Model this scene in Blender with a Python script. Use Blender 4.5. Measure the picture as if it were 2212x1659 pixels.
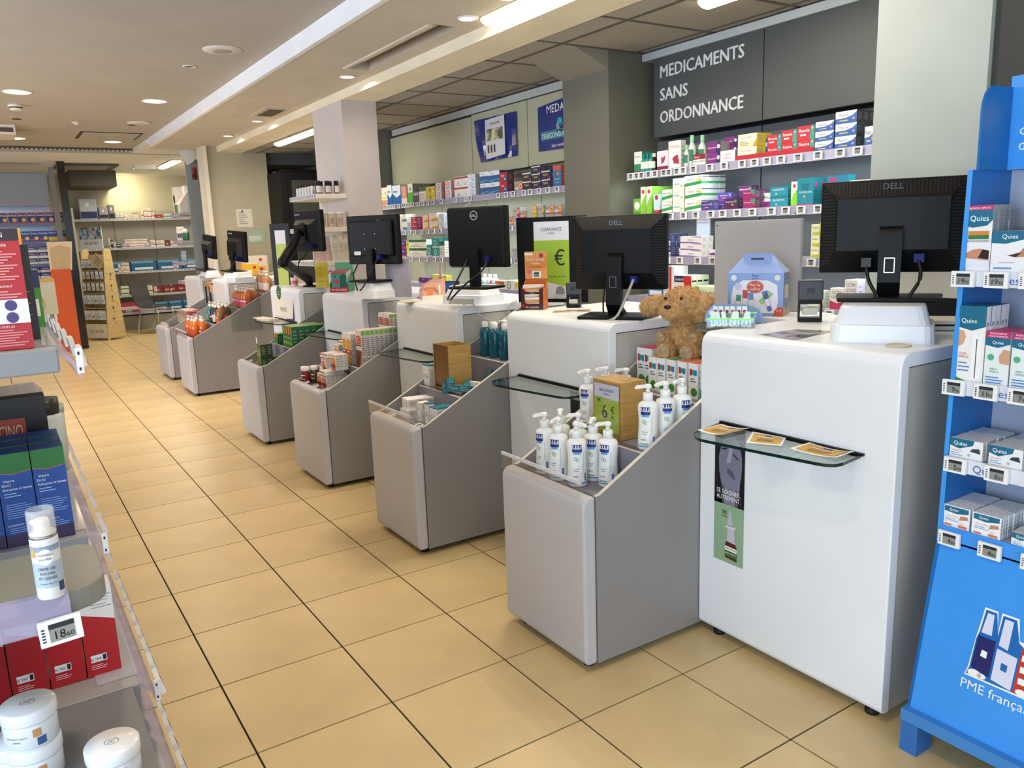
import bpy, math, random
from mathutils import Matrix, Vector
random.seed(7)
PI = math.pi
S = bpy.context.scene
for _o in list(bpy.data.objects): bpy.data.objects.remove(_o)
COL = S.collection

# ---------------------------------------------------------------- camera
_cd = bpy.data.cameras.new('camera'); cam = bpy.data.objects.new('camera', _cd); COL.objects.link(cam)
_cd.sensor_width = 36.0; _cd.lens = 27.819; _cd.clip_start = 0.05
_r = Matrix(((0.8360722,0.1322360,-0.5324443),(-0.5475200,0.1397048,-0.8250481),(-0.0347161,0.9813237,0.1892052))).to_4x4()
cam.matrix_world = Matrix.Translation((-0.487,-2.263,1.537)) @ _r
S.camera = cam

# ---------------------------------------------------------------- world, exposure, daylight
W = bpy.data.worlds.new('world'); S.world = W; W.use_nodes = True
_bg = W.node_tree.nodes['Background']; _bg.inputs[0].default_value = (0.80, 0.88, 1.0, 1); _bg.inputs[1].default_value = 1.0
S.view_settings.view_transform = 'Standard'; S.view_settings.look = 'None'
S.view_settings.gamma = 1.0; S.view_settings.use_curve_mapping = False; S.view_settings.exposure = 0.40
def area(name, loc, target, sx, sy, power, col, shape='RECTANGLE', spread=PI):
    l = bpy.data.lights.new(name, 'AREA'); l.energy = power; l.color = col; l.shape = shape; l.size = sx; l.size_y = sy; l.spread = spread
    o = bpy.data.objects.new(name, l); COL.objects.link(o); o.location = loc
    o.rotation_euler = (Vector(target)-Vector(loc)).to_track_quat('-Z', 'Y').to_euler()
    return o
# daylight through the shop windows behind the camera and near left, plus an added far fill
area('daylight_and_fill', (-1.2, -5.2, 1.5), (0.6, 0, 0.9), 5.5, 2.3, 34, (0.78, 0.88, 1.0))
area('daylight_and_fill', (-3.6, -2.2, 1.5), (0.9, -0.2, 0.9), 3.2, 2.2, 130, (0.60, 0.79, 1.0))
area('daylight_and_fill', (-3.8, 3.2, 1.5), (1.6, 3.2, 1.1), 6.0, 2.2, 205, (0.70, 0.80, 1.0))  # added side fill, no window here; brightens pillar and counter fronts

# ---------------------------------------------------------------- materials
def lin(h):
    if not isinstance(h, str): return h
    h = h.lstrip('#'); v = [int(h[i:i+2], 16)/255 for i in (0, 2, 4)]
    return tuple(c/12.92 if c <= .04045 else ((c+.055)/1.055)**2.4 for c in v)
_M = {}
def M(col, rough=.5, metal=0.0, emit=0.0, alpha=1.0, kind='', spec=.5):
    k = (col, rough, metal, emit, alpha, kind, spec)
    if k in _M: return _M[k]
    m = bpy.data.materials.new('%s_%s' % (kind or 'paint', str(col).strip('#'))); m.use_nodes = True
    nt = m.node_tree; b = nt.nodes['Principled BSDF']; c = lin(col)+(1,)
    b.inputs['Base Color'].default_value = c; b.inputs['Roughness'].default_value = rough; b.inputs['Metallic'].default_value = metal
    b.inputs['Specular IOR Level'].default_value = spec
    if emit: b.inputs['Emission Color'].default_value = c; b.inputs['Emission Strength'].default_value = emit
    def nd(t, **kw):
        n = nt.nodes.new(t)
        for a, v in kw.items():
            if a in n.inputs: n.inputs[a].default_value = v
            else: setattr(n, a, v)
        return n
    L = nt.links.new
    def noise(scale, detail=3, vec=None, out='Object'):
        tc = nd('ShaderNodeTexCoord'); n = nd('ShaderNodeTexNoise'); n.inputs['Scale'].default_value = scale; n.inputs['Detail'].default_value = detail
        if vec:
            mp = nd('ShaderNodeMapping'); mp.inputs['Scale'].default_value = vec; L(tc.outputs[out], mp.inputs[0]); L(mp.outputs[0], n.inputs['Vector'])
        else: L(tc.outputs[out], n.inputs['Vector'])
        return n
    def vary(n, lo, hi, lo_p=.35, hi_p=.65):
        r = nd('ShaderNodeValToRGB'); r.color_ramp.elements[0].position = lo_p; r.color_ramp.elements[1].position = hi_p
        r.color_ramp.elements[0].color = tuple(x*lo for x in c[:3])+(1,); r.color_ramp.elements[1].color = tuple(min(1, x*hi) for x in c[:3])+(1,)
        L(n.outputs['Fac'], r.inputs[0]); return r
    def bump(n, strength, dist=.002):
        bp = nd('ShaderNodeBump'); bp.inputs['Strength'].default_value = strength; bp.inputs['Distance'].default_value = dist
        L(n.outputs['Fac'], bp.inputs['Height']); L(bp.outputs[0], b.inputs['Normal'])
    if kind == 'glass':
        b.inputs['Transmission Weight'].default_value = 1.0; b.inputs['IOR'].default_value = 1.45
        # thin clear sheet: mostly transparent with a sheen
        t = nd('ShaderNodeBsdfTransparent'); t.inputs[0].default_value = c; g = nd('ShaderNodeBsdfGlossy'); g.inputs['Roughness'].default_value = rough
        fr = nd('ShaderNodeLayerWeight'); mx = nd('ShaderNodeMixShader')
        pw = nd('ShaderNodeMath'); pw.operation = 'POWER'; pw.inputs[1].default_value = 3.5; L(fr.outputs['Facing'], pw.inputs[0])
        ml = nd('ShaderNodeMath'); ml.operation = 'MULTIPLY_ADD'; ml.inputs[1].default_value = .7; ml.inputs[2].default_value = .04; L(pw.outputs[0], ml.inputs[0])
        L(ml.outputs[0], mx.inputs[0]); L(t.outputs[0], mx.inputs[1]); L(g.outputs[0], mx.inputs[2]); L(mx.outputs[0], nt.nodes['Material Output'].inputs[0])
    elif kind == 'milky':
        t = nd('ShaderNodeBsdfTransparent'); mx = nd('ShaderNodeMixShader'); mx.inputs[0].default_value = alpha
        L(t.outputs[0], mx.inputs[1]); L(b.outputs[0], mx.inputs[2]); L(mx.outputs[0], nt.nodes['Material Output'].inputs[0])
    elif kind == 'tile':
        n = noise(2.2, 4); r = vary(n, .86, 1.06); L(r.outputs[0], b.inputs['Base Color'])
        n2 = noise(420, 2); mixn = nd('ShaderNodeMixRGB'); mixn.blend_type = 'MULTIPLY'; mixn.inputs[0].default_value = .5
        r2 = nd('ShaderNodeValToRGB'); r2.color_ramp.elements[0].position = .33; r2.color_ramp.elements[1].position = .42; r2.color_ramp.elements[0].color = (.55, .5, .45, 1); r2.color_ramp.elements[1].color = (1, 1, 1, 1)
        L(n2.outputs['Fac'], r2.inputs[0]); L(r.outputs[0], mixn.inputs[1]); L(r2.outputs[0], mixn.inputs[2]); L(mixn.outputs[0], b.inputs['Base Color'])
        bump(n2, .08, .001)
    elif kind == 'acoustic':
        n = noise(160, 3); L(vary(n, .9, 1.05).outputs[0], b.inputs['Base Color']); bump(n, .5, .003)
    elif kind == 'plaster':
        n = noise(3, 3); L(vary(n, .96, 1.03).outputs[0], b.inputs['Base Color']); bump(noise(60, 2), .05, .002)
    elif kind == 'lacquer':
        n = noise(1.5, 3); L(vary(n, .95, 1.02).outputs[0], b.inputs['Base Color']); bump(noise(500, 1), .03, .0005)
    elif kind == 'wood':
        n = noise(3.0, 6, (3, 3, 38)); n.inputs['Distortion'].default_value = .6
        L(vary(n, .72, 1.12, .3, .7).outputs[0], b.inputs['Base Color']); bump(n, .1, .001)
    elif kind == 'fur':
        n = noise(90, 4); L(vary(n, .6, 1.15, .3, .7).outputs[0], b.inputs['Base Color']); bump(n, .9, .006)
        b.inputs['Sheen Weight'].default_value = .3
    elif kind == 'brushed':
        n = noise(20, 2, (1, 1, 30)); L(vary(n, .9, 1.05).outputs[0], b.inputs['Base Color'])
    elif kind == 'photo':
        n = noise(14, 5); L(vary(n, .25, 1.9, .4, .62).outputs[0], b.inputs['Base Color'])
    else:
        n = noise(6, 2); L(vary(n, .97, 1.02).outputs[0], b.inputs['Base Color'])
    _M[k] = m; return m

# ---------------------------------------------------------------- text glyphs as flat polygons
_T = {}
def glyphs(s):
    if s in _T: return _T[s]
    cu = bpy.data.curves.new('t', 'FONT'); cu.body = s; cu.size = 1; cu.resolution_u = 2; cu.offset = 0
    ob = bpy.data.objects.new('t', cu); COL.objects.link(ob)
    dg = bpy.context.evaluated_depsgraph_get(); me = bpy.data.meshes.new_from_object(ob.evaluated_get(dg))
    vs = [(v.co.x, v.co.y) for v in me.vertices]; fs = [tuple(p.vertices) for p in me.polygons]
    bpy.data.objects.remove(ob); bpy.data.curves.remove(cu); bpy.data.meshes.remove(me)
    if not vs: _T[s] = ([], [], 1); return _T[s]
    x0 = min(v[0] for v in vs); x1 = max(v[0] for v in vs)
    _T[s] = ([(a-x0, b) for a, b in vs], fs, x1-x0); return _T[s]

# ---------------------------------------------------------------- mesh builder
class MB:
    def __init__(s): s.v = []; s.f = []; s.m = []; s.mats = []; s.sm = []
    def mi(s, m):
        if m not in s.mats: s.mats.append(m)
        return s.mats.index(m)
    def face(s, idx, m, smooth=False): s.f.append(idx); s.m.append(s.mi(m)); s.sm.append(smooth)
    def poly(s, pts, m, smooth=False):
        b = len(s.v); s.v += [tuple(p) for p in pts]; s.face(tuple(range(b, b+len(pts))), m, smooth); return s
    def box(s, x0, x1, y0, y1, z0, z1, m, top=None, front=None, sides=None):
        b = len(s.v)
        s.v += [(x0,y0,z0),(x1,y0,z0),(x1,y1,z0),(x0,y1,z0),(x0,y0,z1),(x1,y0,z1),(x1,y1,z1),(x0,y1,z1)]
        for f, mm in (((3,2,1,0), m), ((4,5,6,7), top or m), ((0,1,5,4), front or m), ((1,2,6,5), sides or m), ((2,3,7,6), m), ((3,0,4,7), sides or m)):
            s.face(tuple(b+i for i in f), mm)
        return s
    def rbox(s, x0, x1, y0, y1, z0, z1, m, r=.01, n=3):                 # box with rounded vertical edges
        p = []
        for cx, cy, a in ((x1-r, y1-r, 0), (x0+r, y1-r, PI/2), (x0+r, y0+r, PI), (x1-r, y0+r, 1.5*PI)):
            for i in range(n+1): t = a+PI/2*i/n; p.append((cx+r*math.cos(t), cy+r*math.sin(t)))
        return s.prism(p, 'z', z0, z1, m)
    def prism(s, pts, ax, a, b, m, cap=None, smooth=False):
        def P(p, t): return {'x': (t, p[0], p[1]), 'y': (p[0], t, p[1]), 'z': (p[0], p[1], t)}[ax]
        n = len(pts); k = len(s.v); s.v += [P(p, a) for p in pts]+[P(p, b) for p in pts]
        for i in range(n): s.face((k+i, k+(i+1) % n, k+n+(i+1) % n, k+n+i), m, smooth)
        s.face(tuple(range(k+n-1, k-1, -1)), cap or m); s.face(tuple(range(k+n, k+2*n)), cap or m); return s
    def lathe(s, prof, m, c=(0, 0, 0), n=20, mats=None, sx=1, sy=1, smooth=True):
        k = len(s.v); R = len(prof)
        for r, z in prof:
            for i in range(n): t = 2*PI*i/n; s.v.append((c[0]+r*sx*math.cos(t), c[1]+r*sy*math.sin(t), c[2]+z))
        for j in range(R-1):
            mm = mats[j] if mats else m
            for i in range(n): s.face((k+j*n+i, k+j*n+(i+1) % n, k+(j+1)*n+(i+1) % n, k+(j+1)*n+i), mm, smooth)
        s.face(tuple(k+i for i in range(n-1, -1, -1)), mats[0] if mats else m); s.face(tuple(k+(R-1)*n+i for i in range(n)), mats[-1] if mats else m); return s
    def tube(s, path, r, m, n=8):
        path = [Vector(p) for p in path]; k = len(s.v); up = Vector((0, 0, 1))
        for i, p in enumerate(path):
            d = (path[min(i+1, len(path)-1)]-path[max(i-1, 0)]).normalized()
            a = d.cross(up if abs(d.z) < .9 else Vector((1, 0, 0))).normalized(); b = d.cross(a)
            rr = r[i] if isinstance(r, (list, tuple)) else r
            for j in range(n): t = 2*PI*j/n; s.v.append(tuple(p+a*rr*math.cos(t)+b*rr*math.sin(t)))
        for i in range(len(path)-1):
            for j in range(n): s.face((k+i*n+j, k+i*n+(j+1) % n, k+(i+1)*n+(j+1) % n, k+(i+1)*n+j), m, True)
        s.face(tuple(k+j for j in range(n)), m); e = k+(len(path)-1)*n; s.face(tuple(e+j for j in range(n-1, -1, -1)), m); return s
    def text(s, t, o, u, v, h, m, w=None, align='c'):                   # flat lettering: origin o, right u, up v, cap height h, max width w
        vs, fs, tw = glyphs(t); sc = h/.72; wx = sc
        if w and tw*sc > w: wx = w/tw
        off = {'c': -tw*wx/2, 'l': 0, 'r': -tw*wx}[align]
        o, u, v = Vector(o), Vector(u), Vector(v); b = len(s.v)
        s.v += [tuple(o+u*(a*wx+off)+v*(c*sc)) for a, c in vs]
        for f in fs: s.face(tuple(b+i for i in f), m)
        return s
    def disc(s, o, u, v, r, m, n=16, rv=None):
        o, u, v = Vector(o), Vector(u), Vector(v); return s.poly([tuple(o+u*r*math.cos(2*PI*i/n)+v*(rv or r)*math.sin(2*PI*i/n)) for i in range(n)], m)
    def mesh(s, name):
        me = bpy.data.meshes.new(name); me.from_pydata(s.v, [], s.f)
        for m in s.mats: me.materials.append(m)
        me.polygons.foreach_set('material_index', s.m); me.polygons.foreach_set('use_smooth', s.sm); me.update(); return me
    def build(s, name, parent=None, loc=(0, 0, 0), rz=0, **kw): return obj(name, s.mesh(name), parent, loc, rz, **kw)

def obj(name, me, parent=None, loc=(0, 0, 0), rz=0, label=None, cat=None, group=None, kind=None):
    o = bpy.data.objects.new(name, me); COL.objects.link(o); o.location = loc; o.rotation_euler = (0, 0, rz)
    if parent: o.parent = parent
    tag(o, label, cat, group, kind); return o
def tag(o, label=None, cat=None, group=None, kind=None):
    if label: o['label'] = label
    if cat: o['category'] = cat
    if group: o['group'] = group
    if kind: o['kind'] = kind
    return o
def thing(name, label, cat, loc=(0, 0, 0), rz=0, group=None): return obj(name, None, None, loc, rz, label, cat, group)
def copy_tree(o, loc=None, rz=None, label=None, group=None, parent=None):
    c = o.copy(); COL.objects.link(c); c.parent = parent
    for ch in list(o.children): copy_tree(ch, parent=c)
    if loc is not None: c.location = loc
    if rz is not None: c.rotation_euler = (0, 0, rz)
    if label: c['label'] = label
    if group: c['group'] = group
    return c
def bevel(o, w=.003, n=2):
    b = o.modifiers.new('bevel', 'BEVEL'); b.width = w; b.segments = n; b.limit_method = 'ANGLE'; b.angle_limit = .6; return o
F = -PI/2      # turns a thing whose front looks towards -y so that it looks towards -x
U3, V3 = (1, 0, 0), (0, 0, 1)

WHITE = M('#f4f4f2', .4); BLACK = M('#070708', .5, spec=.3); GREYP = M('#8f8d94', .45); DARK = M('#2a2a2c', .5); INK = M('#20222a', .6)
GLASS = M('#f2f7f5', .02, kind='glass'); ACRYL = M('#fbfbfc', .05, kind='glass'); GEDGE = M('#0d2b22', .15); STEEL = M('#b9bbc0', .25, 1.0)

# ================================================================ SETTING
TILE = M('#dfc490', .32, kind='tile'); GROUT = M('#2c231a', .9)
T = .45
floor = MB().box(-4, 4.2, -5.2, 14.4, -.06, -.004, GROUT).build('floor', kind='structure')
_tm = MB(); e = .0032
_tm.poly([(e, e, 0), (T-e, e, 0), (T-e, T-e, 0), (e, T-e, 0)], TILE)
for a, b in (((e, e), (T-e, e)), ((T-e, e), (T-e, T-e)), ((T-e, T-e), (e, T-e)), ((e, T-e), (e, e))): _tm.poly([(a[0], a[1], -.004), (b[0], b[1], -.004), (b[0], b[1], 0), (a[0], a[1], 0)], TILE)
_tv = [_tm.mesh('floor_tile')]
rest = MB()
for i in range(-9, 9):
    for j in range(-11, 32):
        x, y = i*T, j*T
        if -2 <= i <= 4 and -4 <= j <= 26 and not (i < -1 and j > 2):
            obj('floor_tile', _tv[0], floor, (x, y, 0), 0)
        else: rest.poly([(x+e, y+e, 0), (x+T-e, y+e, 0), (x+T-e, y+T-e, 0), (x+e, y+T-e, 0)], TILE)
rest.build('floor_tile_field', floor, kind='stuff')

CEIL = M('#b5aea3', .85, kind='plaster'); CEILW = M('#e6e6e2', .8, kind='plaster'); SOFF = M('#cdc4b4', .85, kind='plaster')
ZA, ZB, ZT = 2.83, 2.72, 2.655
MB().box(-4, 1.366, -5.2, 10.2, ZA, ZA+.1, CEIL).build('ceiling', kind='structure')
MB().box(-4, 4.2, 10.2, 14.4, 2.78, 2.9, CEILW).box(1.366, 4.2, 8.9, 10.2, 2.78, 2.9, CEILW).build('ceiling', kind='structure')
MB().box(1.366, 1.40, -5.2, 8.7, ZB-.003, ZA+.1, M('#f0f1f0', .6, kind='plaster')).build('trim_1', kind='structure')
# dropped soffit: plaster board with a long air slot and, nearer the pillars, a strip set a little higher for the lamps
sof = MB()
sof.box(1.40, 1.80, -5.2, 8.9, ZB, ZA+.08, SOFF)
for y0, y1 in ((-5.2, 2.02), (3.36, 5.25), (5.75, 8.9)): sof.box(1.80, 2.0, y0, y1, ZB, ZA+.08, SOFF)
sof.box(1.80, 2.0, 2.02, 5.8, ZB+.08, ZA+.08, M('#7d7468', .8))
sof.box(2.0, 2.12, -5.2, 8.9, ZB+.004, ZA+.08, SOFF)
sof.build('ceiling_soffit', kind='structure')
MB().box(2.12, 2.43, -5.2, 8.5, ZT-.002, ZA+.08, M('#efe4c8', .8, kind='plaster')).build('trim_2', kind='structure')
# suspended ceiling of acoustic panels
ceil2 = MB().box(2.43, 4.2, -5.2, 8.6, ZT+.03, ZT+.06, M('#9c968b', .9)).build('ceiling', kind='structure')
PAN = M('#a8a294', .95, kind='acoustic'); BAR = M('#5d574e', .6)  # BAR darkened to paint in the shadow gaps between panels
xs = [2.43, 2.618, 3.218, 3.46]
for a, b in zip(xs[:-1], xs[1:]):
    y = 1.253-.6*6
    while y < 8.4:
        MB().box(a+.012, b-.012, y+.012, min(y+.6, 8.49)-.012, ZT, ZT+.02, PAN).build('ceiling_panel', ceil2); y += .6
for x in xs[1:3]: MB().box(x-.012, x+.012, -2.4, 8.5, ZT-.004, ZT+.01, BAR).build('ceiling_rail', ceil2)
y = 1.253-.6*6
while y < 8.4: MB().box(2.43, 3.46, y-.012, y+.012, ZT-.003, ZT+.01, BAR).build('ceiling_rail', ceil2); y += .6

# pillars
PIL = M('#cfc6c0', .6, kind='plaster')
MB().box(2.12, 2.43, 4.23, 4.93, 0, ZT-.003, PIL).build('wall_pillar', kind='structure')
MB().box(2.40, 3.3, -.80, -.39, 0, ZT-.003, M('#bac2b6', .6, kind='plaster')).build('wall_pillar', kind='structure')
GP = M('#6b6a5e', .55, kind='lacquer')
p2 = MB().box(3.0, 3.5, 1.87, 2.36, 0, ZT, GP)
p2.prism([(2.73, ZT), (3.0, ZT), (3.0, 2.54)], 'y', 1.87, 2.36, M('#8c877b', .6)).build('wall_pillar', kind='structure')
MB().box(2.42, 2.9, -3.2, -.805, 0, ZT-.01, M('#3f3d36', .6, kind='lacquer')).build('wall_shade_block', kind='structure')  # added dark block, stands in for the pillar's shaded side
# partition at the end of the counters
MB().box(1.98, 2.74, 8.5, 8.72, 0, ZA, M('#b3a98f', .6, kind='plaster')).build('wall_partition', kind='structure')
MB().box(1.93, 1.98, 8.44, 8.76, 0, 2.74, M('#e9dfcd', .5)).build('trim_3', kind='structure')
# right wall and its cladding
WG = M('#7f8483', .5, kind='lacquer'); WG2 = M('#b4b498', .5, kind='lacquer')
MB().box(3.48, 3.58, -5.2, 14.4, 0, 2.9, M('#6d706d', .6)).build('wall_right', kind='structure')
wp = thing('wall_cladding', 'grey wall panels behind the medicine shelves', 'wall panel'); del wp['category']; del wp['label']; wp['kind'] = 'structure'
for y0, y1 in ((-.385, .985), (.995, 1.87), (2.36, 3.245), (3.255, 4.125), (4.135, 4.995), (5.005, 5.86)):
    MB().box(3.43, 3.46, y0, y1, .1, 2.10, M('#6c7073', .5, kind='lacquer') if y1 < 2 else WG2).build('cladding_panel', wp)
MB().box(3.462, 3.48, -.38, 5.86, 0, 2.3, M('#1e1f20', .7)).build('backing_board', wp)
MB().box(3.28, 3.46, -.38, 1.86, 2.60, 2.645, M('#b9c0c2', .5)).build('trim_4', kind='structure')
MB().box(3.30, 3.46, 2.36, 5.8, 2.58, 2.64, M('#b9bdba', .5)).build('trim_5', kind='structure')
MB().box(2.9, 3.48, 5.87, 5.95, 0, ZT, M('#6f706a', .6)).build('wall_back', kind='structure')
MB().box(2.76, 4.0, 9.3, 9.4, 0, ZA, M('#33342f', .7)).build('wall_recess', kind='structure')
MB().box(2.74, 4.2, 8.6, 9.4, 2.52, ZA, M('#5a5a56', .8)).build('ceiling_recess', kind='structure')
# header panels above the shelves, one with white lettering
SG = M('#484c4e', .5, kind='lacquer'); LET = M('#d9dcdf', .5)
SEAM = 0.883
hp = thing('header_sign', 'grey header panel lettered medicaments sans ordonnance above the top shelf', 'sign')
MB().box(3.30, 3.33, SEAM+.003, 1.77, 2.11, 2.60, SG).build('sign_board', hp)
for s_, z in (('MEDICAMENTS', 2.475), ('SANS', 2.335), ('ORDONNANCE', 2.195)):
    MB().text(s_, (3.2985, 1.710, z), (0, -1, 0), V3, .076, LET, {'MEDICAMENTS': .685, 'SANS': .25, 'ORDONNANCE': .685}[s_], align='l').text(s_, (3.2983, 1.710-.005, z+.002), (0, -1, 0), V3, .076, LET, {'MEDICAMENTS': .685, 'SANS': .25, 'ORDONNANCE': .685}[s_], align='l').build('lettering', hp)
for y0, y1, z0, z1, lab in ((-.38, SEAM-.003, 2.11, 2.60, 'plain grey header panel right of the lettered sign'),
                            (2.37, 3.235, 2.055, 2.57, 'grey header panel carrying the right blue poster'),
                            (3.245, 4.125, 2.05, 2.57, 'grey header panel carrying the creased blue poster'),
                            (4.135, 5.85, 2.03, 2.56, 'wide bare grey header panel at the far left of the bay')):
    bevel(MB().box(3.30, 3.33, y0, y1, z0, z1, SG if y0 < 0 else WG2).build('signboard', label=lab, cat='panel'), .002)
# far walls
MB().box(-4.1, -4, -5.2, 14.4, 0, 2.9, M('#cfc9bd', .7, kind='plaster')).build('wall_left', kind='structure')
MB().box(-4, 4.2, 14.0, 14.1, 0, 2.9, M('#c2bba4', .7, kind='plaster')).build('wall_far', kind='structure')
MB().box(2.9, 3.0, 9.4, 14.0, 0, 2.9, M('#cfcabc', .7, kind='plaster')).build('wall_side', kind='structure')
MB().box(.80, 1.50, 12.9, 14.0, 2.52, 2.78, M('#4e4a43', .8)).build('ceiling_bulkhead', kind='structure')
MB().box(-4, 4.2, 10.16, 10.2, 2.78, 2.86, CEIL).build('trim_6', kind='structure')
MB().box(.53, .63, 11.42, 11.52, 0, 2.78, M('#1b1b1c', .12)).build('wall_column', kind='structure')
MB().box(.42, .49, 11.45, 11.55, 0, 2.70, M('#77797a', .4)).build('trim_7', kind='structure')

# ---------------------------------------------------------------- ceiling fittings
WARM = (1.0, .80, .58); GLOW = M('#ffe4c4', .5, emit=5); GLOWW = M('#fff6e0', .5, emit=10)
def downlight(x, y, z, lab, lit=True, r=.10, p=14, col=WARM):
    t = thing('downlight', lab, 'ceiling light', (x, y, z), 0, 'round ceiling downlights')
    MB().lathe([(r+.012, 0), (r+.012, -.006), (r, -.008), (r-.004, -.002), (r-.004, .0)], M('#efe9df', .4), n=24).build('ring', t)
    MB().lathe([(r-.006, -.0045), (r-.006, -.003)], GLOW if lit else M('#cbbcae', .3), n=24).build('lens', t)
    if lit:
        a = area('downlight_lamp', (x, y, z-.02), (x, y, 0), r*2, r*2, p, col, 'DISK', 2.6); a.parent = t; a.location = (0, 0, -.02)
    return t
downlight(-0.099,5.820, ZA, 'lit round downlight at the far left edge of the picture')
downlight(0.986,5.912, ZA, 'lit round downlight left of the bright ceiling step')
downlight(1.032,9.219, ZA, 'small lit downlight beside the ceiling hatch far away', p=10)
downlight(-0.025,9.119, ZA, 'small lit downlight far away by the left edge', p=8)
for x, y, n in ((0.0, 2.4, 'third'), (-.05, -1.0, 'nearest'), (-2.0, .8, 'left'), (-2, 4.5, 'far left')): downlight(x, y, ZA, 'lit round downlight outside the frame, %s of the near row' % n, p=9)
SPOT = M('#f7dcd2', .3, emit=2.5)
def spot(u, v, z, lab, p=6):
    t = thing('spotlight', lab, 'ceiling light', (u, v, z), 0, 'recessed spotlights in the soffit')
    MB().lathe([(.062, 0), (.062, -.006), (.054, -.008), (.052, 0)], M('#ded6cb', .4), n=20).build('ring', t)
    MB().lathe([(.05, -.005), (.03, -.004)], SPOT, n=20).build('lens', t)
    a = area('spot_lamp', (0, 0, 0), (.2, 0, -1), .08, .08, p*.6, (1, .78, .74), 'DISK', 2.6); a.parent = t; a.location = (0, 0, -.02)
for (x, y), lab in zip(((1.935,1.814), (1.943,3.628), (1.965,6.094), (1.980,7.342)),
                     ('nearest recessed spotlight in the soffit, by the bright tubes', 'second recessed spotlight, beyond the long air slot', 'recessed spotlight beside the small square air vent', 'farthest recessed spotlight in the soffit')): spot(x, y, ZB-.001, lab)
spot(1.93, -.3, ZB-.001, 'recessed spotlight over the nearest counter, outside the frame', 5)
def disc_fit(name, lab, cat, x, y, z, prof, m, extra=None):
    t = thing(name, lab, cat, (x, y, z)); MB().lathe(prof, m, n=24).build('body', t)
    if extra: extra(t)
OFFW = M('#d8cfc2', .5)
disc_fit('ceiling_speaker', 'round white ceiling speaker with a pierced centre', 'speaker', 1.044,3.623, ZA, [(.13, 0), (.125, -.008), (.07, -.012)], OFFW,
         lambda t: MB().lathe([(.062, -.0125), (.058, -.016)], M('#a89f93', .7), n=20).build('grille', t))
disc_fit('recessed_socket', 'small dark recessed ring beyond the round ceiling speaker', 'ceiling fitting', 0.957,4.257, ZA, [(.05, 0), (.048, -.006), (.036, -.007), (.036, -.001)], OFFW,
         lambda t: MB().lathe([(.034, -.002), (.034, -.0015)], M('#2c2620', .7), n=16).build('hole', t))
disc_fit('smoke_detector', 'white smoke detector hanging below the ceiling at left', 'detector', -0.095,6.535, ZA, [(.062, 0), (.062, -.02), (.055, -.022), (.05, -.045), (.04, -.052)], M('#ddd6cc', .4),
         lambda t: MB().lathe([(.0565, -.024), (.054, -.034)], M('#3a342e', .6), n=20).build('vent_slot', t))
for (x, y), nm in zip(((-0.059,7.481), (1.033,7.597)), ('black hole in the ceiling below the smoke detector', 'black hole in the ceiling near the far hatch')):
    t = thing('socket_hole', nm, 'ceiling fitting', (x, y, ZA)); MB().lathe([(.045, -.002), (.045, -.001)], M('#0c0908', .8), n=16).build('hole', t)
disc_fit('sprinkler', 'tiny sprinkler head on the ceiling far left of centre', 'sprinkler', 0.479,7.551, ZA, [(.05, 0), (.03, -.01), (.012, -.03)], OFFW)
disc_fit('ceiling_speaker', 'round ceiling speaker beside the far black hole', 'speaker', 1.068,7.394, ZA, [(.12, 0), (.115, -.01), (.06, -.012)], OFFW)
t = thing('ceiling_hatch', 'square ceiling hatch beside a lit downlight', 'hatch', (0.915,8.613, ZA))
MB().box(-.33, .33, -.33, .33, -.006, 0, M('#3d352d', .8)).build('frame', t); MB().box(-.30, .30, -.30, .30, -.012, -.004, CEIL).build('panel', t)
t = thing('ceiling_cassette', 'white ceiling air outlet box cut by the left picture edge', 'air vent', (-0.185,8.182, ZA))
MB().box(-.3, .12, -.25, .25, -.10, 0, OFFW).build('housing', t); MB().box(-.28, .10, -.253, -.248, -.075, -.03, M('#4d443a', .6)).build('slot', t)
t = thing('access_plate', 'flat grey plate on the ceiling right of the air outlet box', 'plate', (0.021,8.482, ZA)); MB().box(-.12, .14, -.15, .15, -.012, 0, M('#b3a898', .6)).build('plate', t)
g = thing('air_grille', 'long slatted air grille crossing the far ceiling', 'air vent', (-.9, 10.05, ZA-.002))
MB().box(-2.0, 2.3, -.06, .06, -.02, 0, M('#4a443c', .7)).build('frame', g)
_sl = MB().box(-.012, .012, -.055, .055, -.03, -.018, M('#cfc7ba', .5)).mesh('slat')
for i in range(80): obj('slat', _sl, g, (-1.95+i*.053, 0, 0))
a = thing('air_slot', 'long open air slot in the soffit beside the spotlights', 'air vent', (1.9, 2.7, ZB))
MB().box(-.10, -.07, -.66, .66, -.008, .07, M('#d9cfbf', .6)).build('lip', a); MB().box(-.06, .09, -.64, .64, .05, .075, M('#6d6357', .8)).build('duct', a)
MB().box(-.05, .0, -.6, .5, .02, .05, M('#cabfad', .6)).build('blade', a)
a = thing('air_vent', 'small square air vent in the soffit far along', 'air vent', (1.9, 5.5, ZB)); MB().box(-.10, .10, -.24, .24, -.006, .01, M('#cbbfae', .6)).build('frame', a); MB().box(-.05, .09, -.2, .2, -.012, -.006, M('#5e5348', .8)).build('opening', a)
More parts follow.
